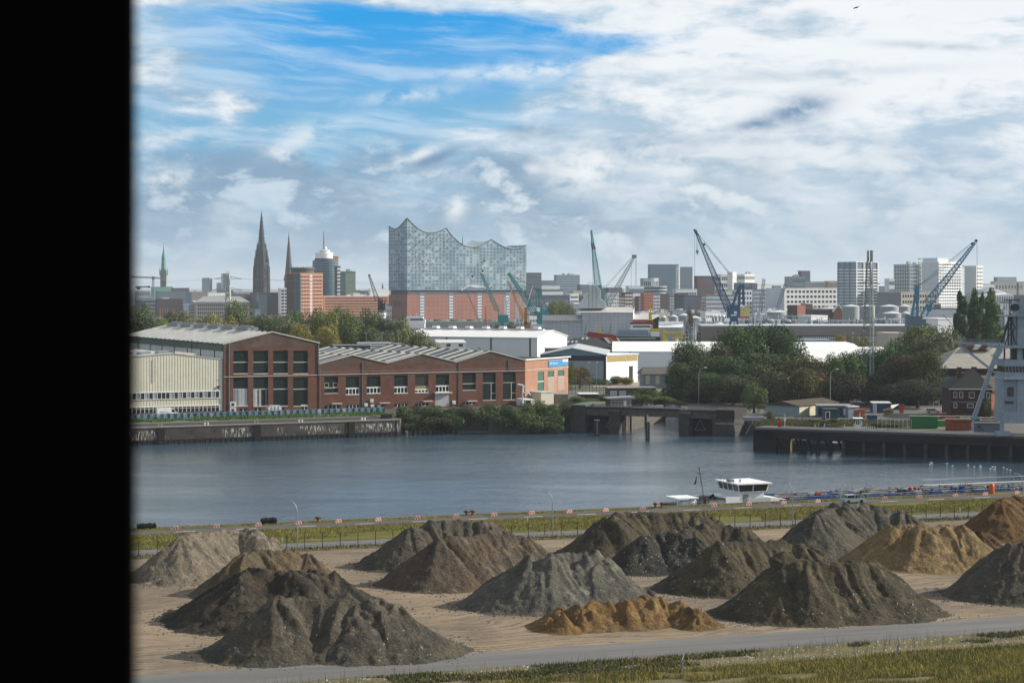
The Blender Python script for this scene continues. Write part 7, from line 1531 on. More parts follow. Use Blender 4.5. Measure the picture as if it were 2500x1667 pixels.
def lpt(x,y): u,v = C3(x,y); b = min(max(PH.b_of(u),0),pdp); Yy = PH.y + b * PH.c; return b,zv(v,Yy)
def rpt(x,y): u,v = C3(x,y); a = min(max(PH.a_of(u),0),pw); return a,zv(v,PH.y + a * PH.s)
LB = sorted([lpt(*p) for p in Lc]); RA = [rpt(*p) for p in Rc]; RA[0] = (0,LB[0][1]); zg = rpt(372,1003)[1]; zb_ = rpt(372,1060)[1]
m,t,p = newmat('concert_glass'); uvn = t.n.new('ShaderNodeUVMap'); x,y,z = t.sep(uvn.outputs[0])
CW,CH_ = 4.45,3.52
gx = t.m('DIVIDE',x,CW); gz = t.m('DIVIDE',y,CH_); fx = t.m('FRACT',gx); fz = t.m('FRACT',gz); cx_ = t.m('FLOOR',gx); cz_ = t.m('FLOOR',gz)
wn = t.n.new('ShaderNodeTexWhiteNoise'); wn.noise_dimensions = '2D'; t.l.new(t.xyz(cx_,cz_,0.),wn.inputs['Vector']); rv = wn.outputs['Value']
ex = t.m('ABSOLUTE',t.m('SUBTRACT',fx,.5)); ez = t.m('ABSOLUTE',t.m('SUBTRACT',fz,.5))
dot = t.m('ADD',t.m('POWER',t.m('MULTIPLY',ex,2.35),2.4),t.m('POWER',t.m('MULTIPLY',ez,2.5),2.4)); dm = t.m('MULTIPLY',t.mr(dot,1.1,.55),t.mr(rv,.12,.3))
big = t.noise(t.xyz(x,y,0.),.045,4,.6)
c = t.mix(t.mr(big,.35,.65),(.22,.32,.39),(.40,.50,.55)); c = t.mix(t.m('MULTIPLY',dm,.68),c,(.055,.09,.11))
c = t.mix(t.mr(t.m('MULTIPLY',rv,t.mr(rv,.9,.91)),.5,.6,0.,.0),c,(.6,.65,.66))
ln = t.m('MAXIMUM',t.mr(t.m('ABSOLUTE',t.m('SUBTRACT',t.m('FRACT',t.m('MULTIPLY',gx,2.)),.5)),.43,.49),t.mr(ez,.44,.49)); c = t.mix(t.m('MULTIPLY',ln,.65),c,(.075,.10,.11))
t.l.new(c,p.inputs['Base Color']); p.inputs['Roughness'].default_value = .22; p.inputs['Metallic'].default_value = .25; p.inputs['Specular IOR Level'].default_value = .7
M_cg_ = m
def strip_mesh(name,cols,zb0,fn,mat,parent):     # cols: (coordinate, top) list; fn maps coordinate -> world xy
    vs = []; fs = []; uv = []
    off = OFF[parent.name]
    for s_,zt_ in cols:
        q = fn(s_); vs += [(q[0] - off[0],q[1] - off[1],zb0 - off[2]),(q[0] - off[0],q[1] - off[1],zt_ - off[2])]; uv += [(s_,zb0),(s_,zt_)]
    for i in range(len(cols) - 1): fs.append((2 * i,2 * i + 2,2 * i + 3,2 * i + 1))
    me = bpy.data.meshes.new(name); me.from_pydata(vs,[],fs); ul = me.uv_layers.new(); ul.data.foreach_set('uv',[c_ for f in fs for i in f for c_ in uv[i]]); me.materials.append(mat); me.update()
    o = bpy.data.objects.new(name,me); COL.objects.link(o); o.parent = parent; OFF[o.name] = off; return o
fr_ = strip_mesh('glass_front',RA,zg,lambda a: PH.w(a,0)[:2],M_cg_,ph); strip_mesh('glass_side',LB,zg,lambda b: PH.w(0,b)[:2],M_cg_,ph)
strip_mesh('glass_back',[(a,z + (LB[-1][1] - LB[0][1]) * math.exp(-a / 22)) for a,z in RA],zg,lambda a: PH.w(a,pdp)[:2],M_cg_,ph); strip_mesh('glass_end',[(0,RA[-1][1]),(pdp,RA[-1][1])],zg,lambda b: PH.w(pw,b)[:2],M_cg_,ph)
mb = MB(PH); n = len(RA)      # the curved roof, sagging between the long sides, with a rounded rim
lz = lambda b: float(np.interp(b,[q[0] for q in LB],[q[1] for q in LB])) - LB[0][1]
mb.add([(a,pdp * j / 12,z + lz(pdp * j / 12) * math.exp(-a / 22) - math.sin(j / 12 * math.pi) * 2.2) for j in range(13) for a,z in RA],[(k * n + i,k * n + i + 1,(k + 1) * n + i + 1,(k + 1) * n + i) for k in range(12) for i in range(n - 1)]); mb.build('roof',fm('sequin_roof',(.6,.63,.64)),ph)
mb = MB(PH)
for (a,z),(a2,z2) in zip(RA,RA[1:]): mb.bar((a,-.1,z),(a2,-.1,z2),.55)
for (b,z),(b2,z2) in zip(LB,LB[1:]): mb.bar((-.1,b,z),(-.1,b2,z2),.55)
mb.build('roof_edge',M_dsteel,ph)
mb = MB(PH); mb.box(1.5,pw - 1.5,1.5,pdp - 1.5,zb_,zg); mb.build('plaza_recess',F_dgrey,ph); mb = MB(PH); mb.box(0,pw,0,pdp,zg - .2,zg + .1); mb.build('plaza_ceiling',F_slate,ph)
u0,v0 = C3(1040,1003); aa,_ = rpt(1040,1003); ab,_ = rpt(1370,1003); za = rpt(1205,935)[1]; mb = MB(PH)     # arched opening over the plaza
arc = [(aa + (ab - aa) * k / 16,zg - .5 + (za - zg) * math.sin(k / 16 * math.pi) ** .8) for k in range(17)]; mb.prof(arc,-.35,.0); mb.build('arch_opening',F_slate,ph)
mb = MB(PH); arc2 = [(aa + (ab - aa) * k / 16,zg - .5 + (za - zg) * math.sin(k / 16 * math.pi) ** .8 * (.99)) for k in range(17)]
for q0,q1 in zip(arc2,arc2[1:]): mb.bar((q0[0],-.5,q0[1]),(q1[0],-.5,q1[1]),.7)
mb.prof([arc[5],arc[6],arc[7],arc[8],arc[9],arc[10],arc[11],arc[12],arc[13],(arc[12][0],arc[12][1] - 1.6),(arc[9][0],arc[9][1] - 2.6),(arc[6][0],arc[6][1] - 1.4)],-.5,-.36); mb.build('arch_rim',F_lgrey,ph)
mb = MB(PH); mb.box(0,pw,0,pdp,7,zb_); mb.build('brick_base',fm('warehouse_brick',(.35,.16,.12),var=.15),ph)
for x0,x1 in ((528,590),(888,945),(1238,1298),(1585,1645)):
    a0,_ = rpt(x0,1060); a1_,_ = rpt(x1,1060); mb = MB(PH); mb.box(a0,a1_,-.12,.1,7,zb_ + 1.8); wo = mb.build('glazed_bay',F_slate,ph)
    mb = MB(PH)
    for k in range(8): z = 9 + k * (zb_ - 9) / 8; mb.box(a0 + .6,a1_ - .6,-.2,-.12,z,z + 1.5)
    mb.build('balcony',F_lgrey,wo)
WN[ph.name] = 0
for x0,n_ in ((430,2),(637,5),(991,5),(1343,5),(1690,3)):
    a0,_ = rpt(x0,1060); a1_,_ = rpt(x0 + 51 * n_,1060); wins(ph,PH,a0 - 1.4,a1_ - 1.4,rpt(640,1385)[1],rpt(640,1068)[1],n_,6,.20,.20,F_win)
a0,_ = rpt(622,1); a1_,_ = rpt(760,1); mb = MB(PH); mb.box(a0,a1_,-.2,0,7,rpt(640,1372)[1]); mb.build('loading_gate',M_dsteel,ph)
mb = MB(PH); mb.box(-.2,0,pdp * .35,pdp * .75,zb_ - 12,zb_ - 6); mb.build('loading_hatch',F_dgrey,ph)
# recessed balconies and bulging panes whose pale colour paints white glints
def balc_mesh():
    mb = MB(); k = 10; r = 1.25; arc_ = [(math.cos(math.pi + j / k * math.pi) * r,math.sin(math.pi + j / k * math.pi) * r) for j in range(k + 1)]
    for q0,q1 in zip(arc_,arc_[1:]): mb.bar((q0[0],-.25,q0[1]),(q1[0],-.25,q1[1]),.42)
    return mb.mesh('balcony_rim',F_lgrey)
def hole_mesh():
    mb = MB(); r = 1.05; mb.prof([(math.cos(j / 12 * 6.283) * r,math.sin(j / 12 * 6.283) * r) for j in range(12)],-.1,.05); return mb.mesh('loggia',M_dsteel)
BMe,HMe = balc_mesh(),hole_mesh(); off = OFF[ph.name]
def loggia(a,z,s,side=False):
    p_ = PH.w(0,a,z) if side else PH.w(a,0,z)
    o = bpy.data.objects.new('loggia',HMe); COL.objects.link(o); o.parent = ph; o.location = (p_[0] - off[0],p_[1] - off[1],p_[2] - off[2]); o.rotation_euler = (0,0,PH.a - (R(90) if side else 0)); o.scale = (s,s,s)
    c = bpy.data.objects.new('loggia_rim',BMe); COL.objects.link(c); c.parent = o
for x,y in ((470,285),(420,330),(525,330),(632,330),(778,330),(480,372),(578,375),(683,377),(733,377),(885,378),(425,418),(530,418),(680,420),(832,420),(475,460),(635,460),(833,460),(422,505),(527,505),(684,507),(782,507),(480,550),(582,548),(478,592),(582,592),(430,637),(527,637),(633,637),(733,637),
             (480,680),(530,680),(683,680),(480,722),(582,722),(428,768),(582,768),(480,810),(635,808),(478,850),(1740,550),(1390,932)): a,z = rpt(x,y); loggia(a,z,.92)
for x,y in ((1325,645),(1302,770),(1175,838)): a,z = rpt(x,y); loggia(a,z,1.7)
for x,y in ((268,290),(268,330),(320,375),(268,635),(320,720),(268,768),(320,808),(222,808),(270,680)): b,z = lpt(x,y); loggia(b,z,1.1,True)
mb = MB(); mb.add([(-.55,0,-1.5),(.55,-.5,-1.5),(.55,-.5,1.5),(-.55,0,1.5)],[(0,1,2,3)]); GM = mb.mesh('glint_pane',pmat('glint_white',(.62,.68,.70),.15,.3,var=.1,spec=.8))
rn = random.Random(12)
for i in range(46):
    x = rn.choice((rn.uniform(1230,1830),rn.uniform(570,1400))); y = rn.choice((548,592,632,680,718,765,805,845,888,935)) if x > 1230 else rn.choice((768,845,888,935)); a,z = rpt(x,y); p_ = PH.w(a,-.1,z)
    o = bpy.data.objects.new('glint_pane',GM); COL.objects.link(o); o.parent = ph; o.location = (p_[0] - off[0],p_[1] - off[1],p_[2] - off[2]); o.rotation_euler = (0,0,PH.a); o.scale = (1,1,rn.uniform(.7,1.3))
# ---- spires
def R1(x,y): return (330 + x / 5.226,500 + y / 5.226)
def R2(x,y): return (600 + x / 5.226,500 + y / 5.226)
def lat(o,name,prof_px,Y,uc,mat,n=8,fn=R1): # lathe from (half width px, v)
    mb = MB(); mb.lathe(px_at(uc,Y),Y,[(w * Y / F,zv(v,Y)) for w,v in prof_px],n,math.pi / n); return mb.build(name,mat,o)
M_goth = fm('sooty_stone',(.035,.042,.055),var=.25)
Y = 3050; uc = 638.5; o = thing('gothic_spire','very tall blackened openwork gothic church spire, the highest at the left','church tower',(px_at(uc,Y),Y,7))
lat(o,'tower',[(19.5,790),(19.5,700),(18,668),(18.5,648)],Y,uc,M_goth,8); lat(o,'gallery',[(19.5,649),(19.5,643),(17,640)],Y,uc,M_goth,8); lat(o,'lantern',[(15.5,642),(14,620),(11.5,600)],Y,uc,M_goth,8)
lat(o,'spire',[(8.8,602),(5.6,565),(2.6,535),(.9,520),(.35,516)],Y,uc,M_goth,8); lat(o,'finial',[(.2,517),(1.2,516),(.3,514),(.25,511)],Y,uc,fm('gilt',(.5,.45,.3)),6)
for i in range(60):
    k = i % 8; j = i // 8; v = 600 - j * 9.5; w = 8.8 * (1 - (602 - v) / 92) + .4; an = k * math.pi / 4 + math.pi / 8; mb = MB(); x = px_at(uc,Y) + math.cos(an) * w * Y / F; y = Y + math.sin(an) * w * Y / F; mb.lathe(x,y,[(.55,zv(v,Y) - .5),(.7,zv(v,Y)),(.05,zv(v,Y) + 1.8)],4)
    mb.build('crocket',M_goth,o)
for i in range(24):
    k = i % 8; j = i // 8; wv = [(17.5,648,626),(14.5,632,608),(11,612,592)][j]; an = k * math.pi / 4 + math.pi / 8; x = px_at(uc,Y) + math.cos(an) * wv[0] * Y / F; y = Y + math.sin(an) * wv[0] * Y / F; mb = MB(); mb.lathe(x,y,[(1.3,zv(wv[1] + 25,Y)),(1.2,zv(wv[1] - 8,Y)),(.1,zv(wv[2],Y))],5); mb.build('pinnacle',M_goth,o)
for i in range(8): an = i * math.pi / 4 + math.pi / 8; x = px_at(uc,Y) + math.cos(an) * 19 * Y / F; y = Y + math.sin(an) * 19 * Y / F; mb = MB(); mb.lathe(x,y,[(2.2,7),(1.8,zv(700,Y)),(1.2,zv(650,Y))],4); mb.build('buttress',M_goth,o)
for v0,v1 in ((700,678),(672,655)):
    for i in range(3): u = uc - 9 + i * 9; mb = MB(); mb.box(px_at(u - 1.6,Y - 13),px_at(u + 1.6,Y - 13),Y - 12.4,Y - 12,zv(v0,Y),zv(v1,Y)); mb.build('louvre_window',fm('dim_opening',(.09,.12,.15)),o)
Y = 2900; uc = 705; o = thing('needle_steeple','slim brown church steeple ending in a needle, left of the orange tower','church tower',(px_at(uc,Y),Y,7)); lat(o,'tower',[(13.5,770),(13.5,683)],Y,uc,fm('steeple_brick',(.14,.085,.07)),4)
lat(o,'spire',[(13.5,684),(9.5,668),(7.5,645),(4.5,612),(1.2,578),(.25,570)],Y,uc,fm('steeple_copper',(.11,.105,.09)),8); lat(o,'weather_vane',[(.2,571),(.8,569.5),(.25,568),(.2,565)],Y,uc,M_dsteel,5)
M_gc = fm('green_copper',(.12,.34,.27)); Y = 3500; uc = 399.5; o = thing('city_hall_tower','green copper topped town hall tower at the far left','tower',(px_at(uc,Y),Y,7)); lat(o,'shaft',[(10,760),(10,682),(10.3,676)],Y,uc,fm('tower_sandstone',(.26,.24,.21)),4)
lat(o,'clock_stage',[(10.3,677),(10,662),(8,658)],Y,uc,fm('green_stone',(.16,.24,.21)),4); lat(o,'helm',[(6.5,660),(5.4,640),(4.8,634),(5.6,631),(3.6,622),(2.2,614)],Y,uc,M_gc,8); lat(o,'needle',[(2.0,615),(1.2,606),(.4,596),(.25,592)],Y,uc,M_gc,6)
for k in (-9.5,9.5): lat(o,'corner_turret',[(1.1,672),(1.1,660),(.2,652)],Y,uc + k,M_gc,6)
for i in range(3): mb = MB(); u = uc - 5 + i * 5; mb.box(px_at(u - 1,Y),px_at(u + 1,Y),Y - 7.5,Y - 7.2,zv(698,Y),zv(686,Y)); mb.build('window',F_win,o)
bld('green_roofed_hall','long green copper roofed building at the foot of the town hall tower',372,372,422,701,3480,3,F_cop)
# distant church tips
for u,v0,v1,w,Y,lb in ((934,712,690,3.0,4200,'tiny dark church tower just left of the concert hall'),(1129,596,574,1.2,2600,'thin needle spire showing over the trough of the wave roof'),(1542,718,700,2.4,3600,'small green topped church tip right of the grey lattice crane')):
    o = thing('distant_church',lb,'church tower',(px_at(u,Y),Y,7)); lat(o,'tower',[(w,760),(w,(v0 + v1) / 2)],Y,u,F_dgrey if w < 2.3 or u < 1000 else F_grey,4); lat(o,'spire',[(w * .9,(v0 + v1) / 2),(.1,v1)],Y,u,F_cop if u > 1500 else F_dgrey,6)
# ---- left city blocks
bld('brick_office','dark red brick office with rows of bright windows at the far left',381,384,446,731,2350,8,F_dbrick,(12,5,.5,.5),wm=F_winb,plant=2)
for u in (391,397,403,409,422,428,434,440):
    x,y = px_at(u,2300),2300; mb = MB(); mb.box(-.5,.5,-.3,.3,0,zv(752,2300) - 7); o = mb.build('banner_pole',fm('orange_banner',(.5,.22,.12))); o.location = (x,y,7.); tag(o,'tall orange banner pole in front of the dark red brick office','banner pole','orange banner poles before the dark brick office')
bld('slate_block','wide dark slate grey block below the town hall tower',383,384,455,713,2700,4,F_slate); bld('black_roof_block','black flat block right of the town hall roof',421,422,462,704,3000,4,F_dgrey)
bld('beige_slab','plain beige grey slab left of the lattice mast',453,468,506,714,2650,20,fm('beige_slab',(.33,.31,.29)),mL=F_grey,plant=1); bld('white_corner_block','low white and grey corner block left of the beige office',448,460,482,743,2300,25,F_lgrey,(4,4,.7,.4))
bld('low_dark_block','low dark block with white roof boxes at the left edge',330,352,384,735,2380,15,F_dgrey,(8,4,.5,.3),wm=F_lgrey)
o,fr,w,d,z = bld('beige_office','beige office block with a grid of square windows behind the left lattice mast',470,478,609,739,2200,10,F_beige,(25,4,.62,.55),(3,4,.5,.5),roof=F_lgrey)
mb = MB(fr); mb.add([(-1,-1,z + .7),(w + 1,-1,z + .7),(w * .82,8,z + 7),(w * .15,8,z + 7),(-1,24,z + .7),(w + 1,24,z + .7)],[(0,1,2,3),(0,3,4),(3,2,5,4),(1,5,2)]); mb.build('hipped_roof',fm('silver_hip_roof',(.38,.38,.38)),o)
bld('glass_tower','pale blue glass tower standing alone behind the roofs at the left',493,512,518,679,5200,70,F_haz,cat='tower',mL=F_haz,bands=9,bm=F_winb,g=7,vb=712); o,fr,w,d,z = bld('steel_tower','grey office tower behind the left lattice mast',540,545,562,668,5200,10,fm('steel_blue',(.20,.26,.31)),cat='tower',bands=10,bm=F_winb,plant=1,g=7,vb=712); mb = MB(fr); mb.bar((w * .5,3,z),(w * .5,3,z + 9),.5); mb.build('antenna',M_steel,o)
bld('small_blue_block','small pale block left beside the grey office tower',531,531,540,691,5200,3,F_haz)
for i,(a,b,v,Y,m_,lb) in enumerate(((508,560,716,3300,F_white,'long white flat office strip behind the left lattice mast'),(556,612,718,3100,F_dgrey,'dark flat block left of the gothic spire'),(600,612,722,2500,F_brick,'small orange white stair tower left of the gothic spire foot'),(338,372,722,2900,F_grey,'greyish far block at the left edge'),(655,684,714,3300,F_beige,'light gabled roofs right of the gothic spire'),(520,560,709,4100,F_lgrey,'low far white roofs before the grey office tower'))): bld('city_block',lb,a,a + 1,b,v,Y,4,m_,(6,2,.6,.4) if m_ is not F_dgrey else None)
bld('steel_glass_office','dark steel and glass office below the gothic spire',611,632,686,716,2400,12,F_dbrick,(14,8,.55,.6),(4,8,.6,.6),wm=F_glass,mL=F_dgrey); bld('blue_glass_wing','blue glass stair wing in the middle of the dark office',628,632,652,719,2380,8,F_glass,bands=9,bm=F_dgrey)
bld('white_grid_tower','grey white gridded office left of the orange tower',684,685,713,705,2250,6,F_lgrey,(3,9,.8,.55),roof=F_white); bld('sloped_roof_hall','dark steep roofed hall among the trees left of the orange tower',612,622,636,757,2100,30,F_slate)
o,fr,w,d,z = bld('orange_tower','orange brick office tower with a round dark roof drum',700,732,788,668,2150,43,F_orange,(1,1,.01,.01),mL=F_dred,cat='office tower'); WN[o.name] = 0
wins(o,fr,w * .04,w * .42,12,z - 1.5,3,11,.8,.34,F_win); wins(o,fr,w * .56,w * .97,12,z - 1.5,3,11,.8,.34,F_win); wins(o,fr,w * .44,w * .54,10,z - .5,1,12,.9,.7,F_lgrey)
mb = MB(fr); mb.prism([(-.5,-.5),(1.2,-.5),(-.5,7)],7,z - .3); mb.box(-.5,0,0,9,7,z - .3); mb.build('glass_corner',F_glass,o); mb = MB(fr); mb.lathe(w * .42,13,[(12.5,z + .5),(12.5,z + 4),(13.5,z + 4.6),(13.5,z + 6.6),(11.5,z + 6.7)],28); mb.build('roof_drum',fm('olive_drum',(.12,.13,.11)),o)
for k in range(12): an = k * .52; mb = MB(fr); mb.bar((w * .42 + 12 * math.cos(an),13 + 12 * math.sin(an),z + 6),(w * .42 + 12 * math.cos(an),13 + 12 * math.sin(an),z + 8.2),.4); mb.build('drum_post',F_grey,o)
bld('orange_wing','low orange office wing stretching right of the orange tower',787,789,952,724,2200,34,fm('orange_wing',(.46,.24,.16)),(26,8,.86,.36),roof=F_lgrey,plant=4)
Yt_ = 2350; o = thing('glass_round_tower','round blue green glass tower with white rings and a tall mast','office tower',(px_at(794,Yt_),Yt_,7))
lat(o,'glass_body',[(31,790),(31,636)],Yt_,794,F_glass,24); lat(o,'dark_gallery',[(24,637),(24,631)],Yt_,792,F_dgrey,20); lat(o,'white_ring',[(21.5,632),(21.5,618),(21,617)],Yt_,791,F_white,24); lat(o,'upper_ring',[(13,618),(13,611),(6,609),(5,604),(3,602)],Yt_,793,F_lgrey,16)
mb = MB(); mb.lattice((px_at(791.5,Yt_),Yt_,zv(606,Yt_)),(px_at(791,Yt_),Yt_,zv(564,Yt_)),2.6,.3,7,.4); mb.build('mast',M_steel,o)
for k in range(15): v = 640 + k * 6.3; lat(o,'floor_ring',[(31.25,v + .9),(31.25,v)],Yt_,794,fm('ring_blue',(.22,.30,.33)),24)
bld('red_slab','tall thin orange red slab behind the round glass tower',806,811,826,627,2420,20,F_orange,cat='tower',g=7); o = bld('balcony_strip','narrow white balcony tower right of the round glass tower',822,823,831,651,2320,20,F_dgrey,(1,14,.95,.5),wm=F_white)
bld('green_glass_block','green grey glass office block right of the round tower',831,843,868,664,2300,30,F_gg,(9,1,.55,.96),mL=F_glass,wm=fm('green_fin',(.25,.30,.24)),plant=2)
Yt_ = 1500; o = thing('striped_silo','round grey silo with two white painted bands before the orange wing','silo',(px_at(933,Yt_),Yt_,4)); lat(o,'shell',[(9.5,800),(9.5,757)],Yt_,933,fm('silo_grey',(.17,.17,.18)),16); lat(o,'band',[(9.7,769),(9.7,764)],Yt_,933,F_white,16); lat(o,'band',[(9.7,776),(9.7,772)],Yt_,933,F_white,16)
mb = MB(); rn = random.Random(3); xx = px_at(933,Yt_)
for i in range(30): mb.bar((xx + rn.uniform(-3.5,2.5),Yt_,zv(757,Yt_)),(xx + rn.uniform(-3.5,2.5),Yt_,zv(rn.uniform(727,750),Yt_)),.45)
mb.box(xx - 3.2,xx - 1.9,Yt_ - 1,Yt_ + 1,zv(770,Yt_),zv(730,Yt_)); mb.build('head_frame',M_dsteel,o)
bld('small_green_block','pale green office block left of the concert hall',878,880,900,711,2900,5,F_gg,(4,3,.6,.4)); bld('white_far_roofs','white far roofs just left of the concert hall',902,904,950,706,3400,6,F_white); bld('grey_far_roofs','grey roofs between the green glass block and the small crane',866,868,880,710,3000,5,F_slate)
# quay wall below the hall
Yq = 1990; mb = MB(); mb.box(px_at(930,Yq),px_at(1420,Yq),Yq,Yq + 10,-1,7.2); o = mb.build('city_quay_wall',fm('pale_quay',(.42,.40,.33),var=.15)); tag(o,'long pale quay wall at the foot of the concert hall','quay wall')
rn = random.Random(6)
for i in range(34):     # cars parked on the city quay, only a few pixels each
    u = 1052 + i * 10.2 + rn.uniform(-2,2); Yc = 2030; x = px_at(u,Yc); mb = MB(); mb.prof([(-2.2,0),(2.2,0),(2.2,.8),(1.2,1.5),(-1.4,1.5),(-2.2,.9)],-.9,.9); o = mb.build('parked_car',[F_white,F_dgrey,F_grey,F_lgrey][i % 4]); o.location = (x,Yc,7.); tag(o,'tiny parked car on the quay in front of the concert hall warehouse','car','cars parked before the concert hall')
# ---- centre and right city
def C4(x,y): return (1280 + x / 5.0575,540 + y / 5.0575)
def C5(x,y): return (1650 + x / 5.058,540 + y / 5.058)
def C6(x,y): return (2030 + x / 5.004,560 + y / 5.004)
def B(fn,name,label,xL,xc,xR,y,Y,phi,mat,*a,**k): return bld(name,label,fn(xL,0)[0],fn(xc,0)[0],fn(xR,0)[0],fn(0,y)[1],Y,phi,mat,*a,**k)
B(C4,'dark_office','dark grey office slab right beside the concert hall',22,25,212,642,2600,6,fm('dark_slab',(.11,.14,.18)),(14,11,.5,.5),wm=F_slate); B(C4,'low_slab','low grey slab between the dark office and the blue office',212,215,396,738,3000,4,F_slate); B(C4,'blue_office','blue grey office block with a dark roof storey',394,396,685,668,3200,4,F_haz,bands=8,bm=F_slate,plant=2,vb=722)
B(C4,'glass_office','large square blue glass office on the skyline left of the blue crane',1555,1560,1905,538,3000,5,fm('big_blue_glass',(.14,.22,.28),r=.3,var=.12),cat='office block',bands=14,bm=fm('glass_band',(.10,.17,.22),r=.2),vb=704); B(C4,'white_edge_slab','thin white edge wall on the right of the big glass office',1905,1907,1922,560,2990,5,F_white); B(C5,'glass_office_annex','darker glass office right behind the big glass office',45,48,206,570,3100,5,fm('annex_glass',(.12,.17,.22),r=.3),bands=10,bm=F_slate,vb=704)
B(C4,'white_block','white stepped block left of the big glass office',1462,1470,1660,712,2700,8,F_haz,(8,4,.6,.5)); B(C4,'white_cube','small bright white block before the big glass office',1598,1602,1658,708,2680,20,F_white,(3,4,.5,.5))
Yc = 2500; o = thing('round_glass_house','round glass and white banded office left of the brown block','office',(px_at(1600,Yc),Yc,7)); lat(o,'glass',[(28,780),(28,700)],Yc,1600,F_glass,22)
for v in (699,707,715): lat(o,'white_band',[(28.5,v + 1.2),(28.5,v)],Yc,1600,F_white,22)
B(C4,'balcony_house','white balcony house left of the scaffold tower',562,566,672,905,2100,10,F_white,(1,6,.95,.5),wm=F_slate); B(C4,'loft_house','beige frame house with dark openings behind the white balcony house',600,604,715,868,2300,8,F_beige,(5,2,.6,.6)); B(C4,'tent_roof_hall','dark steep roofed hall left of the scaffold tower',680,690,800,790,2600,20,F_slate)
B(C4,'grey_long_block','long dark grey block behind the solitary green tree',60,62,560,925,1950,3,F_dgrey,(14,3,.6,.4),wm=F_slate); B(C4,'terrace_block','light terrace block above the long dark grey block',212,216,480,850,2400,4,F_slate,bands=4,bm=F_lgrey); B(C4,'roof_block','white roofed low block right of the dark office',214,216,440,800,2700,4,F_lgrey,(12,2,.5,.5))
B(C4,'red_house','bright orange red house in the middle of the waterfront row',1470,1482,1590,892,2150,12,fm('orange_red',(.48,.16,.10)),(5,9,.5,.45),(1,9,.5,.5)); rn = random.Random(9)
lab_c = ['dark brick','plum brick','slate grey','brown brick']; j = 0
for i,(xa,xb,y,m_,lb) in enumerate(((1030,1165,892,F_lgrey,'white banded house behind the grey lattice crane'),(1165,1240,930,F_dbrick,'dark brick house right of the white banded house'),(1240,1340,885,F_dbrick,'steep roofed dark brick house in the waterfront row'),(1340,1410,950,F_grey,'grey glazed house left of the orange red house'),(1410,1480,935,F_dred,'dark red house left beside the orange red house'),
    (1590,1680,905,F_slate,'slate house right beside the orange red house'),(1680,1790,900,F_dbrick,'plum brick house with yellow green corner'),(1790,1900,925,F_dgrey,'dark house with white framed balconies'),(1900,2023,900,F_dbrick,'brown house at the right of the waterfront row'),(690,760,930,F_dgrey,'dark house left behind the scaffold tower'),(960,1040,830,F_dgrey,'dark far block right of the turquoise crane'),(1040,1210,825,F_dgrey,'dark far slab behind the grey lattice crane'))):
    B(C4,'row_house',lb,xa - 4,xa,xb,y,2150 + (i * 53 % 200) if i < 10 else 2900,6,m_,(5,7,.5,.5) if i < 10 else None,wm=[F_winb,F_lgrey,F_white][i % 3] if i < 10 else F_win,group='mixed houses of the waterfront row')
B(C4,'white_far_office','white banded office below the big glass office',1285,1290,1480,808,2600,4,F_lgrey,bands=3,bm=F_slate)
B(C5,'brown_block','brown red block with bay windows left behind the blue crane',262,268,480,682,2500,8,fm('brown_red_block',(.15,.065,.06)),(6,5,.6,.5),wm=F_winb); B(C5,'grid_block','white gridded office behind the blue crane boom',480,560,700,662,2550,20,F_white,(5,6,.7,.6),(3,6,.7,.6),wm=F_winb); B(C5,'white_slab','blank bright white slab right of the white gridded office',690,700,750,634,2540,42,F_white)
B(C5,'striped_block','white block with green grey stripes right of the white slab',752,850,975,660,2650,36,F_white,bands=6,bm=fm('sage_band',(.30,.38,.34)),plant=2); B(C5,'teal_block','dark teal block below the striped block',752,760,922,768,2450,6,F_glass,(7,3,.7,.5)); B(C5,'dark_cube','dark cube with a white neighbour right of the teal block',940,945,1005,772,2500,6,F_dgrey); B(C5,'gabled_white','low white gabled block right of the dark cube',1005,1008,1170,780,2600,6,F_white)
B(C5,'far_tank_block','far dark plant block on the skyline',1215,1218,1300,802,3400,4,F_slate); B(C5,'round_corner_office','rounded glass office with white floor bands left of the dark cube tower',1342,1440,1596,690,2500,20,fm('pale_glass_office',(.22,.28,.33),r=.35),bands=5,bm=F_glass,plant=3); B(C5,'cube_tower','dark windowed cube tower standing behind the rounded office',1543,1550,1660,618,2800,10,F_dgrey,(4,5,.6,.5),wm=F_winb,cat='tower',g=7)
B(C5,'terraced_glass','long glass terrace building right of the cube tower',1598,1602,2010,752,2700,4,fm('terrace_glass',(.24,.28,.29)),(26,3,.4,.8),wm=F_slate); B(C5,'timber_frame_block','brownish ribbed building left of the lattice residential tower',1880,1884,2012,745,2650,5,fm('tan_frames',(.34,.28,.23)),(10,1,.5,.9),wm=F_slate)
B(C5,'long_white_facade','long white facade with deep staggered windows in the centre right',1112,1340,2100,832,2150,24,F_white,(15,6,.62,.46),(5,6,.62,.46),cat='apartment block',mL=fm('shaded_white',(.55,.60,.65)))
B(C5,'grey_apartments','grey apartment row with white balconies behind the blue crane',318,370,760,918,2050,16,F_grey,bands=6,bm=F_lgrey,plant=3); B(C5,'white_apartments','white apartment block right behind the blue crane',692,790,945,855,2150,26,F_lgrey,(4,6,.6,.5),(4,6,.6,.5)); B(C5,'dark_apartments','dark apartment block right of the white one',945,950,1118,850,2200,8,F_slate,(8,7,.5,.45),wm=F_lgrey); B(C5,'dark_lofts','dark grey loft houses left of the grey apartments',0,100,320,925,2000,20,F_dgrey,(9,7,.5,.5),(4,7,.4,.5),wm=F_slate); B(C5,'pink_grid_house','pinkish gridded house at the foot of the dark lofts',305,308,372,985,1900,8,fm('pink_beige',(.32,.25,.24)),(3,7,.6,.6))
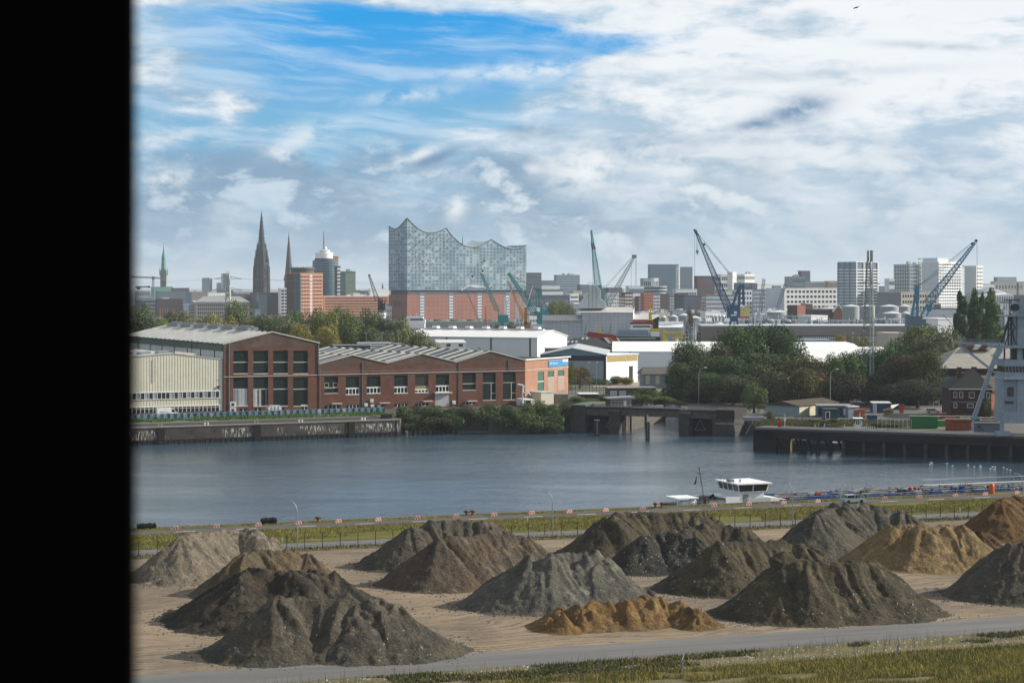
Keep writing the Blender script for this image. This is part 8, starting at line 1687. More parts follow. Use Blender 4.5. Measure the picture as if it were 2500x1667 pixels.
B(C5,'white_low_offices','white low offices left of the brown block',0,4,262,845,2400,6,F_lgrey,(12,3,.7,.5),wm=F_winb); B(C5,'yellow_house','small yellowish rooftop house behind the blue crane boom',612,616,692,872,2060,10,F_beige,(3,1,.5,.5))
B(C5,'brick_warehouse','old red brick warehouse left of the dark hall with the gable',1380,1500,1605,1045,1650,40,F_brick,mL=F_dbrick); o,fr,w,d,z = B(C5,'gable_market_hall','dark roofed hall with a small white trimmed brick gable',1600,1690,2055,1100,1600,5,F_dbrick); mb = MB(fr); a0,a1_ = fr.a_of(C5(1940,0)[0]),fr.a_of(C5(2055,0)[0]); mb.prof([(a0,5),(a1_,5),(a1_,z - 1),((a0 + a1_) / 2,z + 4.5),(a0,z - 1)],-2,0); mb.build('gable',fm('timbered_brick',(.34,.17,.10)),o); mb = MB(fr); mb.bar((a0 - 1,-2.2,z - 1.3),((a0 + a1_) / 2,-2.2,z + 4.9),1.1); mb.bar((a1_ + 1,-2.2,z - 1.3),((a0 + a1_) / 2,-2.2,z + 4.9),1.1); mb.build('gable_trim',F_white,o)
B(C5,'white_pediment','small white pediment front above the brick warehouse',1605,1612,1690,1020,1700,6,F_dbrick,(5,1,.6,.3),wm=F_white,roof=F_white)
B(C5,'white_store','plain white store box before the dark gabled hall',1510,1672,1875,1176,1350,30,F_white,mL=F_lgrey,g=GZ)
o,fr,w,d,z = bld('long_brown_building','very long low brown fascia building with white windows behind the trees',1713,1714,2235,797,1130,-2,fm('brown_fascia',(.20,.17,.16)),None,g=GZ,depth=40,cat='industrial building',roof=F_lgrey); mb = MB(fr); mb.box(w * .25,w,-1.2,-.1,z - 5,z + .2); mb.build('fascia',fm('fascia_brown',(.30,.26,.245)),o); wins(o,fr,w * .47,w * .67,z - 9,z - 5.4,22,2,.7,.7,F_lgrey); wins(o,fr,w * .70,w * .83,z - 8.5,z - 5.4,18,2,.7,.7,F_lgrey)
bld('low_blue_sheds','low grey blue sheds under the brown fascia building',1955,1956,2030,833,1080,-2,F_haz,(6,1,.3,.5)); bld('brown_low_hall','brown low hall left behind the big dark trees',1713,1714,1850,796,1180,-1,F_dgrey,depth=20)
bld('tan_corner_house','tan corner house at the right end of the brown building',2166,2168,2215,816,1080,4,F_beige,(4,1,.3,.7),wm=F_gg)
# right
o,fr,w,d,z = B(C6,'grid_tower','tall white gridded apartment tower with open steel crown',85,300,560,405,2100,40,F_slate,cat='apartment tower',mL=fm('grid_glass',(.26,.36,.44),r=.3))
for k in range(17): zz_ = 9 + (z - 17) * k / 16; mb = MB(fr); mb.box(-.8,w + .3,-.9,-.3,zz_,zz_ + .9); mb.box(-.9,-.3,-.9,d + .3,zz_,zz_ + .9); mb.build('floor_edge',F_white,o)
for a in (0,.34,.68,1.): mb = MB(fr); mb.box(w * a - .5,w * a + .5,-1.1,-.5,7,z + .5); mb.build('column',F_white,o)
for b in (.33,.66,1.): mb = MB(fr); mb.box(-1.1,-.5,d * b - .7,d * b + .7,7,z + .5); mb.build('column',F_haz,o)
mb = MB(fr); mb.box(-1,w,-1,-.4,z,z + .9); mb.box(-1,-.4,0,d,z,z + .9); mb.build('crown_beam',F_lgrey,o)
o,fr,w,d,z = B(C6,'balcony_tower','grey green balcony tower left of the round white block',760,960,1100,432,2250,25,fm('sage_tower',(.42,.48,.48)),(6,15,.5,.5),(6,15,.5,.5),cat='apartment tower',plant=2)
for k in range(13): zz_ = 20 + k * 4.4; mb = MB(fr); mb.box(w * .72,w + 2.4,-2.2,1,zz_,zz_ + 1.3); mb.build('balcony',F_beige,o)
B(C6,'stepped_block','stepped lower wing left of the grey green balcony tower',700,704,770,610,2240,8,F_lgrey,bands=5,bm=F_slate)
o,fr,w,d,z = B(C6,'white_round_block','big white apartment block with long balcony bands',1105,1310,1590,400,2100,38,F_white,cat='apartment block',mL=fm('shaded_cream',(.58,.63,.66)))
WN[o.name] = 0; wins(o,fr,w * .03,w * .97,9,z - 1,9,20,.5,.46,F_winb); wins(o,fr,d * .03,d * .97,9,z - 1,9,16,.5,.46,F_winb,left=True)
for k in range(18): zz_ = 12 + (z - 14) * k / 17; mb = MB(fr); mb.box(-.3,w + 1,-1.2,-.2,zz_,zz_ + .55); mb.build('balcony_band',F_white,o)
mb = MB(fr); mb.box(3,20,4,24,z,z + 4.5); mb.build('penthouse',F_lgrey,o)
B(C6,'slim_white_tower','slim grey white tower behind the blue crane boom',1580,1770,1850,450,2200,40,F_white,(4,14,.55,.5),(7,14,.45,.5),cat='apartment tower',mL=fm('slim_shaded_white',(.50,.55,.58))); B(C6,'stair_core','pale green stair core between the two white towers',1560,1585,1625,470,2180,30,F_lgrey)  # slim tower's left wall: white made greyer, shade put into its colour
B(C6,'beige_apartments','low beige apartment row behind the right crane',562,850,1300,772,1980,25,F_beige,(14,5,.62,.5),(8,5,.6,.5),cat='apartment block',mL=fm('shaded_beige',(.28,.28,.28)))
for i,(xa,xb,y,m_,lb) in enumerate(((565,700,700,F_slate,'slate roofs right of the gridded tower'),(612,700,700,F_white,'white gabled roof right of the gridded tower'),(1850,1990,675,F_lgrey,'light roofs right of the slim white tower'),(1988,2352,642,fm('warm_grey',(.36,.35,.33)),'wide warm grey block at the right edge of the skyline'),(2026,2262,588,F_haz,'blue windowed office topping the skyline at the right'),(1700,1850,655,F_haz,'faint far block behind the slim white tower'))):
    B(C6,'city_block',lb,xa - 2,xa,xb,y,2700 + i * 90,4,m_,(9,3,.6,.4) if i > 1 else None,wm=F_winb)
# stadium like white vault and dome
Yd = 2000; o = thing('dome_hall','pale grey shallow domed hall above the poplars','hall',(px_at(2408,Yd),Yd,7)); lat(o,'dome',[(52,760),(52,722),(46,714),(28,707),(6,704)],Yd,2408,fm('dome_grey',(.34,.37,.40)),28)
Yd = 1750; fr = Frame(px_at(2426,Yd),Yd,12); w = fr.a_of(2500); o = thing('vault_hall','white ribbed vaulted hall right of the poplars','hall',(fr.x,fr.y,7)); mb = MB(fr); mb.prof([(0,7),(w,7),(w,zv(722,Yd)),(w * .6,zv(717,Yd)),(w * .2,zv(719,Yd)),(0,zv(728,Yd))],0,40); mb.build('shell',F_white,o)
for k in range(12): mb = MB(fr); a = w * .04 + k * w / 13; mb.box(a,a + .8,-.3,0,zv(738,Yd),zv(723,Yd)); mb.build('rib_window',F_winb,o)
# chimneys behind the lattice mast
for u0,u1,vt,lb in ((2116.5,2121.5,612,'slimmer of the two dark chimneys above the gridded tower'),(2124,2131.5,611.5,'broader of the two dark chimneys above the gridded tower')):
    Yc = 2500; o = thing('chimney',lb,'chimney',(px_at((u0 + u1) / 2,Yc),Yc,7),'pair of dark chimneys'); mb = MB(); mb.lathe(px_at((u0 + u1) / 2,Yc),Yc,[((u1 - u0) / 2 * Yc / F,7),((u1 - u0) / 2 * Yc / F,zv(vt,Yc))],12); mb.build('shaft',F_dgrey,o)
# storage tanks
M_tank = fm('tank_steel',(.34,.355,.36),var=.12)
def tank(u0,u1,vt,vb,Y,lb,mat=M_tank,cone=1.5):
    x = px_at((u0 + u1) / 2,Y); r = (u1 - u0) / 2 * Y / F; z1 = zv(vt,Y); o = thing('storage_tank',lb,'storage tank',(x,Y,GZ),'storage tanks of the oil port')
    mb = MB(); mb.lathe(x,Y,[(r,GZ),(r,z1)],24); mb.build('shell',mat,o,smooth=False); mb = MB(); mb.lathe(x,Y,[(r + .1,z1),(r * .5,z1 + cone * .6),(.3,z1 + cone)],24); mb.build('roof',F_lgrey,o)
for a in ((2056,2098,748,780,1450,'large grey tank left of the lattice mast'),(2099,2136,748,780,1480,'grey tank half behind the lattice mast'),(2147,2194,748,775,1550,'tank with a faded picture right of the lattice mast'),(2194,2222,748,770,1600,'tank behind the blue crane column'),(2154,2200,765,782,1350,'low wide tank in front of the picture tank'),(2200,2221,765,782,1360,'low tank beside the blue crane house'),
          (1612,1628,775,790,1350,'small tank behind the yellow crane'),(1633,1656,773,790,1380,'second grey tank behind the white shelter'),(1655,1684,770,800,1400,'tall grey tank right of the white shelter'),(1680,1712,776,792,1420,'pale tank right of the tall grey tank'),(1740,1772,792,797,1250,'flat tank top before the blue crane'),(1875,1892,783,795,1300,'small white tank behind the big trees'),(1895,1913,785,795,1310,'second small white tank behind the big trees'),(1918,1933,784,795,1310,'third small white tank behind the big trees'),(1872,1920,762,790,1500,'pale round tank left of the brick warehouse')): tank(*a)
for i,u in enumerate((1740.5,1748,1757,1765.5)):
    Ys = 1500; mb = MB(); r = 4.2 * Ys / F; mb.lathe(0,0,[(math.sin(k / 8 * math.pi) * r + .01,-math.cos(k / 8 * math.pi) * r) for k in range(9)],14); o = mb.build('gas_sphere',F_white,smooth=True); o.location = (px_at(u,Ys),Ys,zv(772,Ys)); tag(o,['leftmost','second from the left','third from the left','rightmost'][i] + ' of the four white gas spheres','gas sphere','four white gas spheres in a row')
    q = MB(); q.box(-r * .6,r * .6,-.5,.5,-(zv(772,Ys) - GZ),-r * .8); q.build('legs',F_grey,None).parent = o
# pipe racks and port clutter
def rack(name,label,u0,u1,vt,vb,Y,seed,dens=40,mat=None):
    rn_ = random.Random(seed); x0,x1 = px_at(u0,Y),px_at(u1,Y); z0,z1 = zv(vb,Y),zv(vt,Y); o = thing(name,label,'pipe rack',((x0 + x1) / 2,Y,GZ))
    for k in range(7): z = z0 + (z1 - z0) * rn_.random(); mb = MB(); mb.bar((x0,Y + k,z),(x1,Y + k,z + rn_.uniform(-.3,.3)),rn_.uniform(.3,.9)); mb.build('pipe',[F_lgrey,F_grey,F_white,F_dgrey][k % 4],o)
    for k in range(dens):
        x = rn_.uniform(x0,x1); z = rn_.uniform(z0 + (z1 - z0) * .4,z1 + 1.5); w = rn_.uniform(.3,1.6); mb = MB(); b = Y - 1 + rn_.uniform(0,9)
        if k % 3: mb.bar((x,b,GZ),(x,b,z),.35)
        else: mb.box(x - w,x + w,b,b + 2,z0,z0 + (z - z0) * .7)
        mb.build('post' if k % 3 else 'unit',[F_lgrey,F_grey,F_dgrey,F_white,F_haz][k % 5],o)
rack('pipe_rack','dense pipework and plant left of the blue harbour crane',1690,1790,783,800,1250,1,60); rack('pipe_rack','white pipework and tanks right of the blue harbour crane',1800,1950,772,797,1300,2,80); rack('pipe_rack','long pipe bridge left of the lattice mast',1965,2110,780,797,1250,3,60)
rack('pipe_rack','long pipe bridge between the lattice mast and the right crane',2130,2225,778,794,1250,4,50); rack('pipe_rack','steel frames and pipework right of the poplars',2440,2500,735,800,1150,5,70); rack('pipe_rack','dark boats and gear below the brown hall left of the big trees',1690,1765,806,830,1150,6,60); rack('pipe_rack','vessels and scaffold right of the white shelter',1668,1700,790,828,1120,7,50)
bld('white_store_right','white flat store building behind the right crane',2245,2290,2335,780,1200,20,F_white,g=GZ); bld('grey_deck_store','pale two storey store with a dark roof line right of the crane column',2278,2282,2340,755,1350,6,F_lgrey,g=GZ,roof=F_dgrey,plant=2)
# low filler behind everything, each a block of its own
rn = random.Random(21); cols = [('grey',F_grey),('white',F_white),('slate',F_slate),('beige',F_beige),('dark brick',F_dbrick),('light grey',F_lgrey),('dark grey',F_dgrey),('blue grey',F_haz)]
zones = [(330,610,'left of the gothic spire',3700,711),(868,948,'left of the concert hall',3600,709),(1290,1560,'between the concert hall and the glass office',3500,709),(1690,2040,'between the glass office and the gridded tower',3400,709),(2140,2500,'right of the gridded tower',3500,706)]
ordn = ['first','second','third','fourth','fifth','sixth','seventh','eighth','ninth','tenth']
for u0,u1,zn,Y0,v0 in zones:
    n = max(4,min(10,int((u1 - u0) / 36)))
    for i in range(n): a = u0 + (u1 - u0) * i / n; cn,cm = cols[rn.randrange(8)]; bld('city_block',f'low {cn} far block {zn}, {ordn[i]} from left',a,a + 2,a + (u1 - u0) / n * rn.uniform(.8,1.1),v0 + rn.uniform(-3,5),Y0 + rn.uniform(0,600),4,cm,(5,2,.5,.4),group='low far skyline blocks',plant=1,g=7)
zones = [(930,960,'below the concert hall',2050,752,1),(1290,1420,'left of the scaffolded dock',1800,748,4),(1560,1720,'below the waterfront row',1750,762,4),(1720,1880,'below the grey apartments',1700,766,4),(1870,2050,'below the long white facade',1750,757,4),(2050,2240,'behind the storage tanks',1850,752,4),(2240,2340,'right of the right crane column',1700,762,3)]
for u0,u1,zn,Y0,v0,n in zones:
    for i in range(n): a = u0 + (u1 - u0) * i / n; cn,cm = cols[rn.randrange(8)]; bld('dock_store',f'low {cn} dock building {zn}, {ordn[i]} from left',a,a + 2,a + (u1 - u0) / n * rn.uniform(.85,1.05),v0 + rn.uniform(-4,6),Y0 + rn.uniform(0,90),5,cm,(7,2,.5,.3),group='low dock buildings',plant=2,g=GZ)
# ================================================================== cranes, pylons, ships, bird
M_teal = fm('teal_crane_paint',(.04,.36,.37)); M_cblue = fm('crane_blue',(.04,.12,.24)); M_rblue = fm('light_crane_blue',(.06,.26,.40)); M_cwhite = F_white; M_cor = fm('crane_orange',(.50,.24,.05)); M_cgrey = fm('crane_grey',(.36,.38,.37))
def Pt(u,v,Y,d=0.): return (px_at(u,Y),Y + d,zv(v,Y))
def crane(name,label,u,Y,g=GZ,cat='crane'): return thing(name,label,cat,(px_at(u,Y),Y,g))
def part(o,name,mat,*bars,lat=None,boxes=(),n=4):
    mb = MB()
    for p,q,w in bars: mb.bar(p,q,w,n=n)
    if lat: mb.lattice(*lat)
    for u0,u1,v0,v1,Y,d in boxes: mb.box(px_at(u0,Y),px_at(u1,Y),Y,Y + d,zv(v1,Y),zv(v0,Y))
    return mb.build(name,mat,o)
def rope(o,Y,*prs,w=.22): part(o,'rope',M_dsteel,*[(Pt(*a,Y),Pt(*b,Y),w) for a,b in prs])
Y = 2600; o = crane('tower_crane','thin horizontal tower crane at the far left before the town hall tower',374,Y); part(o,'jib',F_dgrey,lat=(Pt(320,676,Y),Pt(391,679,Y),2,2,24,.4)); part(o,'mast',F_grey,lat=(Pt(374,735,Y),Pt(374,674,Y),2.2,2.2,12,.4)); part(o,'counterweight',F_dgrey,boxes=((371,377,676,682,Y,3),))
o = crane('tower_crane','small dark crane jib end low at the left edge',345,Y); part(o,'jib',F_dgrey,lat=(Pt(330,701,Y),Pt(367,700,Y),2,1.5,12,.5)); part(o,'counterweight',F_dgrey,boxes=((334,342,699,707,Y,3),(360,366,698,703,Y,3)))
Y = 2100; o = crane('luffing_crane','short dark lattice crane jib leaning left, left of the concert hall',912,Y); part(o,'jib',F_dgrey,lat=(Pt(922,735,Y),Pt(901,672,Y),4.5,1.2,10,.5)); part(o,'jib_head',F_dgrey,boxes=((899,904,670,675,Y,2),))
Y = 1400; o = crane('harbour_crane','left turquoise harbour crane with a square cab before the concert hall',1227,Y); part(o,'boom',M_teal,lat=(Pt(1214,758,Y),Pt(1175,668,Y),3.0,1.0,18,.42)); part(o,'cab',M_teal,boxes=((1215,1241,769,788,Y,5),)); part(o,'pedestal',M_teal,boxes=((1222,1230,788,812,Y + 1,2.5),)); part(o,'a_frame',M_teal,(Pt(1217,769,Y),Pt(1214,755,Y),.5),(Pt(1226,769,Y),Pt(1214,755,Y),.4))
for i,(u,bt,tp,lb) in enumerate(((1234,732,(1253,698),'leftmost white dock crane before the concert hall'),(1263,735,(1281,697),'middle white dock crane before the concert hall'),(1283,732,(1301,697),'rightmost white dock crane behind the orange crane'))):
    Y = 1650; o = crane('dock_crane',lb,u,Y); o['group'] = 'white dock cranes'
    part(o,'jib',M_cwhite,(Pt(u + 4,bt + 12,Y),Pt(*tp,Y),.8)); part(o,'tower',M_cwhite,boxes=((u - 4,u + 4,bt,773,Y,3),(u - 3,u + 3,bt - 6,bt,Y,2))); part(o,'leg',M_cwhite,(Pt(u - 2,773,Y),Pt(u - 7,792,Y),1)); part(o,'leg',M_cwhite,(Pt(u + 2,773,Y),Pt(u + 7,792,Y),1)); part(o,'brace',M_cwhite,(Pt(u - 7,788,Y),Pt(u + 7,788,Y),.5))
Y = 1450; o = crane('harbour_crane','big turquoise harbour crane with a tall a frame right of the concert hall',1320,Y); part(o,'boom',M_teal,lat=(Pt(1306,765,Y),Pt(1241,666,Y),4.4,1.4,22,.62)); part(o,'machine_house',M_teal,boxes=((1304,1341,761,771,Y,6),)); part(o,'pedestal',M_teal,boxes=((1311,1325,771,812,Y + 1,4),))
part(o,'a_frame',M_teal,*[(Pt(a,762,Y,d),Pt(b,709,Y,d),.55) for d in (0,4) for a,b in ((1308,1312),(1320,1314),(1338,1318))],*[(Pt(1309,v,Y),Pt(1319,v,Y),.35) for v in (722,735,748)]); part(o,'mast_head',M_teal,boxes=((1309,1320,706,714,Y,4),)); rope(o,Y,((1313,708),(1243,668)),((1317,708),(1262,695)))
Y = 1380; o = crane('harbour_crane','orange yellow crane standing right of the white dock cranes',1285,Y); part(o,'boom',M_cor,lat=(Pt(1280,780,Y),Pt(1240,686,Y),2.2,.8,18,.3)); part(o,'tower',M_cor,boxes=((1280,1287,750,792,Y,3),)); part(o,'cab',M_cor,boxes=((1279,1297,786,800,Y,5),)); part(o,'counter_arm',M_cor,(Pt(1287,768,Y),Pt(1306,770,Y),.9),(Pt(1284,750,Y),Pt(1304,770,Y),.3)); part(o,'undercarriage',M_cor,(Pt(1283,800,Y),Pt(1278,812,Y),1),(Pt(1293,800,Y),Pt(1297,812,Y),1))
Y = 1330; o = crane('crane_mast','small rusty lattice mast left of the turquoise cab crane',1187,Y); part(o,'mast',M_cor,lat=(Pt(1187,808,Y),Pt(1186,748,Y),1.3,.5,12,.25)); part(o,'deck',F_dbrick,boxes=((1178,1200,795,798,Y,2),)); o2 = crane('crane_mast','thin tan guyed boom standing before the arch of the concert hall',1150,Y); part(o2,'boom',fm('tan_boom',(.36,.27,.17)),lat=(Pt(1172,788,Y),Pt(1137,706,Y),1.0,.5,20,.16))
Y = 1900; o = crane('lattice_crane','tall steep turquoise lattice crane behind the scaffold tower',1458,Y); part(o,'boom',M_teal,lat=(Pt(1461,712,Y),Pt(1443.5,562,Y),6.2,1.0,30,.6)); part(o,'boom_joint',F_dgrey,lat=(Pt(1450,610,Y),Pt(1446,592,Y),3.0,2.2,4,.8)); rope(o,Y,((1445,563),(1470,702)),((1444,563),(1448,700))); part(o,'house',M_teal,boxes=((1459,1470,697,707,Y,6),(1468,1476,705,735,Y,5)))
Y = 1700; o = crane('lattice_crane','grey lattice crane leaning right with hanging ropes beside the scaffold tower',1485,Y); part(o,'boom',M_cgrey,lat=(Pt(1480,750,Y),Pt(1548,628,Y),5.2,1.4,26,.42)); part(o,'boom_head',F_grey,boxes=((1543,1554,622,630,Y,2),)); rope(o,Y,((1546,625),(1475,702)),((1540,632),(1478,704)),((1551,628),(1551,700)),((1554,628),(1554,700)),((1541,645),(1541,702)),w=.18); part(o,'a_frame',M_cgrey,(Pt(1485,752,Y),Pt(1474,700,Y),.6),(Pt(1470,752,Y),Pt(1474,700,Y),.6))
Y = 1150; o = crane('harbour_crane','big dark blue harbour crane with a yellow hook and lattice boom',1800,Y); part(o,'boom',M_cblue,lat=(Pt(1780,757,Y),Pt(1697,561,Y),4.2,.9,40,.34)); part(o,'boom_head',M_dsteel,(Pt(1694,560,Y),Pt(1702,575,Y),.9)); part(o,'sheave',M_dsteel,(Pt(1719,597,Y,-.6),Pt(1719,597,Y,.6),1.5),n=10)
rope(o,Y,((1697,561),(1777,665)),((1700,566),(1780,664)),((1719,597),(1778,664)),((1777,664),(1815,700)),((1701,575),(1701,611)),((1704,578),(1704,611)),((1696,562),(1696,690)),w=.14); part(o,'house',fm('house_blue',(.03,.10,.22)),boxes=((1777,1807,745,776,Y,7),)); part(o,'machine_room',fm('machine_yellow',(.50,.42,.20)),boxes=((1807,1831,750,773,Y + .3,6.4),)); part(o,'red_base',M_red,boxes=((1807,1829,773,776,Y + .2,6.6),))
part(o,'faded_panel',F_lgrey,boxes=((1792,1799,760,766,Y - .05,.1),(1784,1798,768,771,Y - .05,.1))); part(o,'a_frame',M_cblue,*[(Pt(a,746,Y,d),Pt(b,698,Y,d),.8) for d in (0,5) for a,b in ((1790,1806),(1806,1807),(1817,1815))],(Pt(1805,698,Y),Pt(1817,698,Y),1.6))
part(o,'turntable',M_cblue,boxes=((1784,1802,776,786,Y + 1,5),)); [part(o,'leg',M_cblue,(Pt(1784 + a * 18,786,Y,b),Pt(1782 + a * 21,862,Y,b * 1.4),.7)) for a in (0,1) for b in (0,5)]; part(o,'brace',M_cblue,(Pt(1784,805,Y),Pt(1793,788,Y),.5),(Pt(1802,805,Y),Pt(1793,788,Y),.5),(Pt(1783,806,Y),Pt(1803,806,Y),.4)); part(o,'ladder',M_lgrey,(Pt(1782,752,Y,-.2),Pt(1745,678,Y,-.2),.25))
mb = MB(); p_ = Pt(1702.5,614,Y); mb.lathe(p_[0],p_[1],[(.5,p_[2] + .9),(.85,p_[2]),(.75,p_[2] - .6),(.25,p_[2] - 1.2),(.2,p_[2] - 2)],10); mb.build('hook_block',fm('hook_yellow',(.35,.27,.08)),o)
for u0,v0,u1,v1,lb in ((1856,762,1865,680,'slim grey dock crane behind the big trees, left one'),(1895,762,1918,692,'slim grey dock crane behind the big trees, right one')):
    Y = 1500; o = crane('slim_crane',lb,u0,Y); part(o,'boom',F_grey,lat=(Pt(u0,v0,Y),Pt(u1,v1,Y),2.2,1.6,16,.28)); part(o,'counterweight',F_white,(Pt(u0 - 3,752,Y),Pt(u0 - 3,760,Y),2.2)); part(o,'tower',F_lgrey,boxes=((u0 - 6,u0,762,785,Y,3),))
Y = 1080; o = crane('harbour_crane','light blue harbour crane with its long boom raised to the right',2238,Y); part(o,'boom',M_rblue,lat=(Pt(2264,742,Y),Pt(2381,592,Y),4.2,.9,36,.30)); part(o,'boom_head',M_cblue,(Pt(2374,595,Y,-.5),Pt(2374,595,Y,.5),1.6),(Pt(2383,588,Y,-.5),Pt(2383,588,Y,.5),1.6),n=10)
part(o,'column',M_rblue,(Pt(2238,700,Y),Pt(2226,772,Y),1.1),(Pt(2239,700,Y),Pt(2240,772,Y),1.2),(Pt(2238,700,Y),Pt(2238.5,732,Y),2.4),(Pt(2226,755,Y),Pt(2240,755,Y),.6)); part(o,'column_head',M_rblue,boxes=((2234,2243,697,702,Y,2),)); part(o,'boom_foot',M_rblue,(Pt(2264,742,Y),Pt(2248,771,Y),1.0),(Pt(2276,742,Y),Pt(2262,771,Y),.7),(Pt(2270,744,Y),Pt(2268,760,Y),2.2))
rope(o,Y,((2243,700),(2292,667)),((2243,698),(2290,664)),((2292,667),(2376,596)),((2290,664),(2372,594)),((2240,699),(2373,593)),((2385,590),(2386,712)),w=.14); part(o,'house',fm('crane_house',(.12,.20,.26)),boxes=((2215,2252,772,798,Y,7),(2214,2222,768,772,Y,5))); part(o,'cab',fm('crane_house',()),boxes=((2252,2261,779,793,Y + .5,5),))
Y = 1090; o = crane('rescue_crane','low yellow deck crane right of the red and black ship',1625,Y); part(o,'post',M_yellow,boxes=((1618,1628,808,833,Y,2),)); part(o,'arm',M_yellow,(Pt(1622,812,Y),Pt(1667,812,Y),1.1),(Pt(1667,812,Y),Pt(1667,818,Y),.8),(Pt(1667,818,Y),Pt(1640,827,Y),.7),(Pt(1640,827,Y),Pt(1680,823,Y),.6))
# lattice power pylons
M_pyl = pmat('pylon_steel',(.50,.53,.50),.6,.1,var=.1)
def pylon(u,vt,Y,wb,arms,label,M_pyl=M_pyl,tk=.32):
    o = thing('power_pylon',label,'pylon',(px_at(u,Y),Y,GZ),'lattice power pylons'); part(o,'tower',M_pyl,lat=((px_at(u,Y),Y,GZ),Pt(u,vt + 8,Y),wb,1.1,26,tk)); part(o,'tip',M_pyl,(Pt(u,vt + 9,Y),Pt(u,vt,Y),.25))
    for v,hw in arms: part(o,'cross_arm',M_pyl,*[(Pt(u,v + dv,Y,d),Pt(u + s * hw,v,Y),.2) for s in (-1,1) for dv in (0,-7) for d in (-.6,.6)],*[(Pt(u + s * hw * k,v,Y),Pt(u + s * hw * (k - .12),v - 7 * (1.1 - k),Y),.12) for s in (-1,1) for k in (.3,.5,.7,.9)])
    return o
pylon(557,660,900,4.6,((681,34),(708,36)),'pale lattice power pylon behind the gabled brick hall'); pylon(2121,628,680,5.2,((693,26),),'tall green grey lattice mast among the dark trees at the right',fm('mast_green',(.17,.21,.19)),.17)
Y = 676; x = px_at(2129,Y); o = thing('radio_mast','thin pale lattice mast standing close right of the tall power pylon','mast',(x,Y,GZ)); part(o,'mast',M_lgrey,lat=((x,Y,GZ),Pt(2127,640,Y),1.3,.8,40,.14))
wire = thing('power_lines','thin power lines sagging across the whole skyline','power lines',(0,880,50))
for v0,v1,v2,sg in ((681,690,693,5),(681,700,693,9),(708,706,700,4)):
    mb = MB(); pts = []
    for k in range(41): t_ = k / 40; u = 592 + (2095 - 592) * t_; Yw = 900 - 220 * t_; pts.append(Pt(u,v0 + (v2 - v0) * t_ + sg * math.sin(t_ * math.pi) * 2,Yw))
    mb.path(pts,.07,4); mb.build('wire',M_grey,wire)
mb = MB(); mb.path([Pt(2147 + k * 60,690 + k * 1.6 - .2 * k * k,680 - k * 12) for k in range(8)],.07,4); mb.build('wire',M_grey,wire); mb = MB(); mb.path([Pt(520 - k * 40,681 + k * 3.5 - .3 * k * k,900) for k in range(6)],.07,4); mb.build('wire',M_grey,wire)
# ---- ships and the scaffolded dock
Y = 1700; o = crane('white_ship','white ship superstructure with a round logo patch before the concert hall',1010,Y,0,'ship'); part(o,'deck_house',F_white,boxes=((990,1037,789,805,Y,12),(988,1038,780,789,Y + 1,10))); part(o,'bridge',F_white,boxes=((992,1033,773,781,Y + 1,8),)); part(o,'bridge_window',F_win,boxes=((1002,1034,778,782,Y + .8,.2),)); part(o,'mast',F_white,(Pt(1017,773,Y),Pt(1017,764,Y),.6),(Pt(1003,773,Y),Pt(1003,768,Y),.5),(Pt(1012,767,Y),Pt(1022,767,Y),.4)); part(o,'hull',F_white,boxes=((985,1050,803,818,Y,14),)); part(o,'bow_mark',fm('ship_red',(.30,.03,.05)),(Pt(988,797,Y,-.2),Pt(992,797,Y,-.2),1.6))
for k in range(5): part(o,'porthole',F_win,boxes=((1004 + k * 7,1005.5 + k * 7,800,802,Y - .1,.1),))
m,t,p = newmat('scaffold_sheet'); tc = t.n.new('ShaderNodeTexCoord'); x,y,z = t.sep(tc.outputs['Object']); l1 = t.m('FRACT',t.m('DIVIDE',x,2.6)); l2 = t.m('FRACT',t.m('DIVIDE',z,2.1)); nn = t.noise(tc.outputs['Object'],.12,5,.6)
c = t.mix(t.mr(nn,.3,.7),(.40,.43,.48),(.52,.54,.57)); c = t.mix(t.m('MULTIPLY',t.m('MAXIMUM',t.m('GREATER_THAN',l1,.93),t.m('GREATER_THAN',l2,.92)),.55),c,(.16,.17,.20)); t.l.new(c,p.inputs['Base Color']); p.inputs['Roughness'].default_value = .8; M_scaf = m
Y = 1250; dk = crane('covered_dock','floating dock wrapped in grey white scaffold sheeting with a stepped tower',1480,Y,0,'covered dock'); SR = fm('sheet_roof',(.50,.50,.47),var=.1)
def dbox(name,u0,u1,v0,v1,d0,d1,mat=M_scaf): return part(dk,name,mat,boxes=((u0,u1,v0,v1,Y + d0,d1 - d0),))
dbox('high_hall',1422,1546,763,836,0,30); dbox('mid_hall',1326,1424,783,840,1,26); dbox('low_hall',1296,1338,800,840,2,22); dbox('stern_hall',1536,1612,780,800,1,26)
def droof(u0,u1,v0,v1,d): x0,x1 = px_at(u0,Y),px_at(u1,Y); mb = MB(); z0,z1 = zv(v0,Y),zv(v1,Y); mb.add([(x0,Y - .6,z0),(x1,Y - .6,z0),(x1,Y + d / 2,z1),(x0,Y + d / 2,z1),(x0,Y + d,z0),(x1,Y + d,z0)],[(0,1,2,3),(3,2,5,4),(0,3,4),(1,5,2)]); mb.build('sheet_roof',SR,dk)
droof(1410,1548,763,750,32); droof(1325,1424,783,770,28); droof(1296,1340,801,792,24); droof(1540,1612,780,768,26)
mb = MB(); gx_ = px_at(1546,Y); mb.add([(gx_,Y,zv(836,Y)),(gx_ + 1.5,Y + 14,zv(836,Y)),(gx_ + 1.5,Y + 14,zv(749,Y)),(gx_,Y,zv(764,Y)),(gx_ + 2.2,Y + 30,zv(764,Y)),(gx_ + 2.2,Y + 30,zv(836,Y))],[(0,1,2,3),(1,5,4,2)]); mb.build('gable_sheet',F_white,dk)
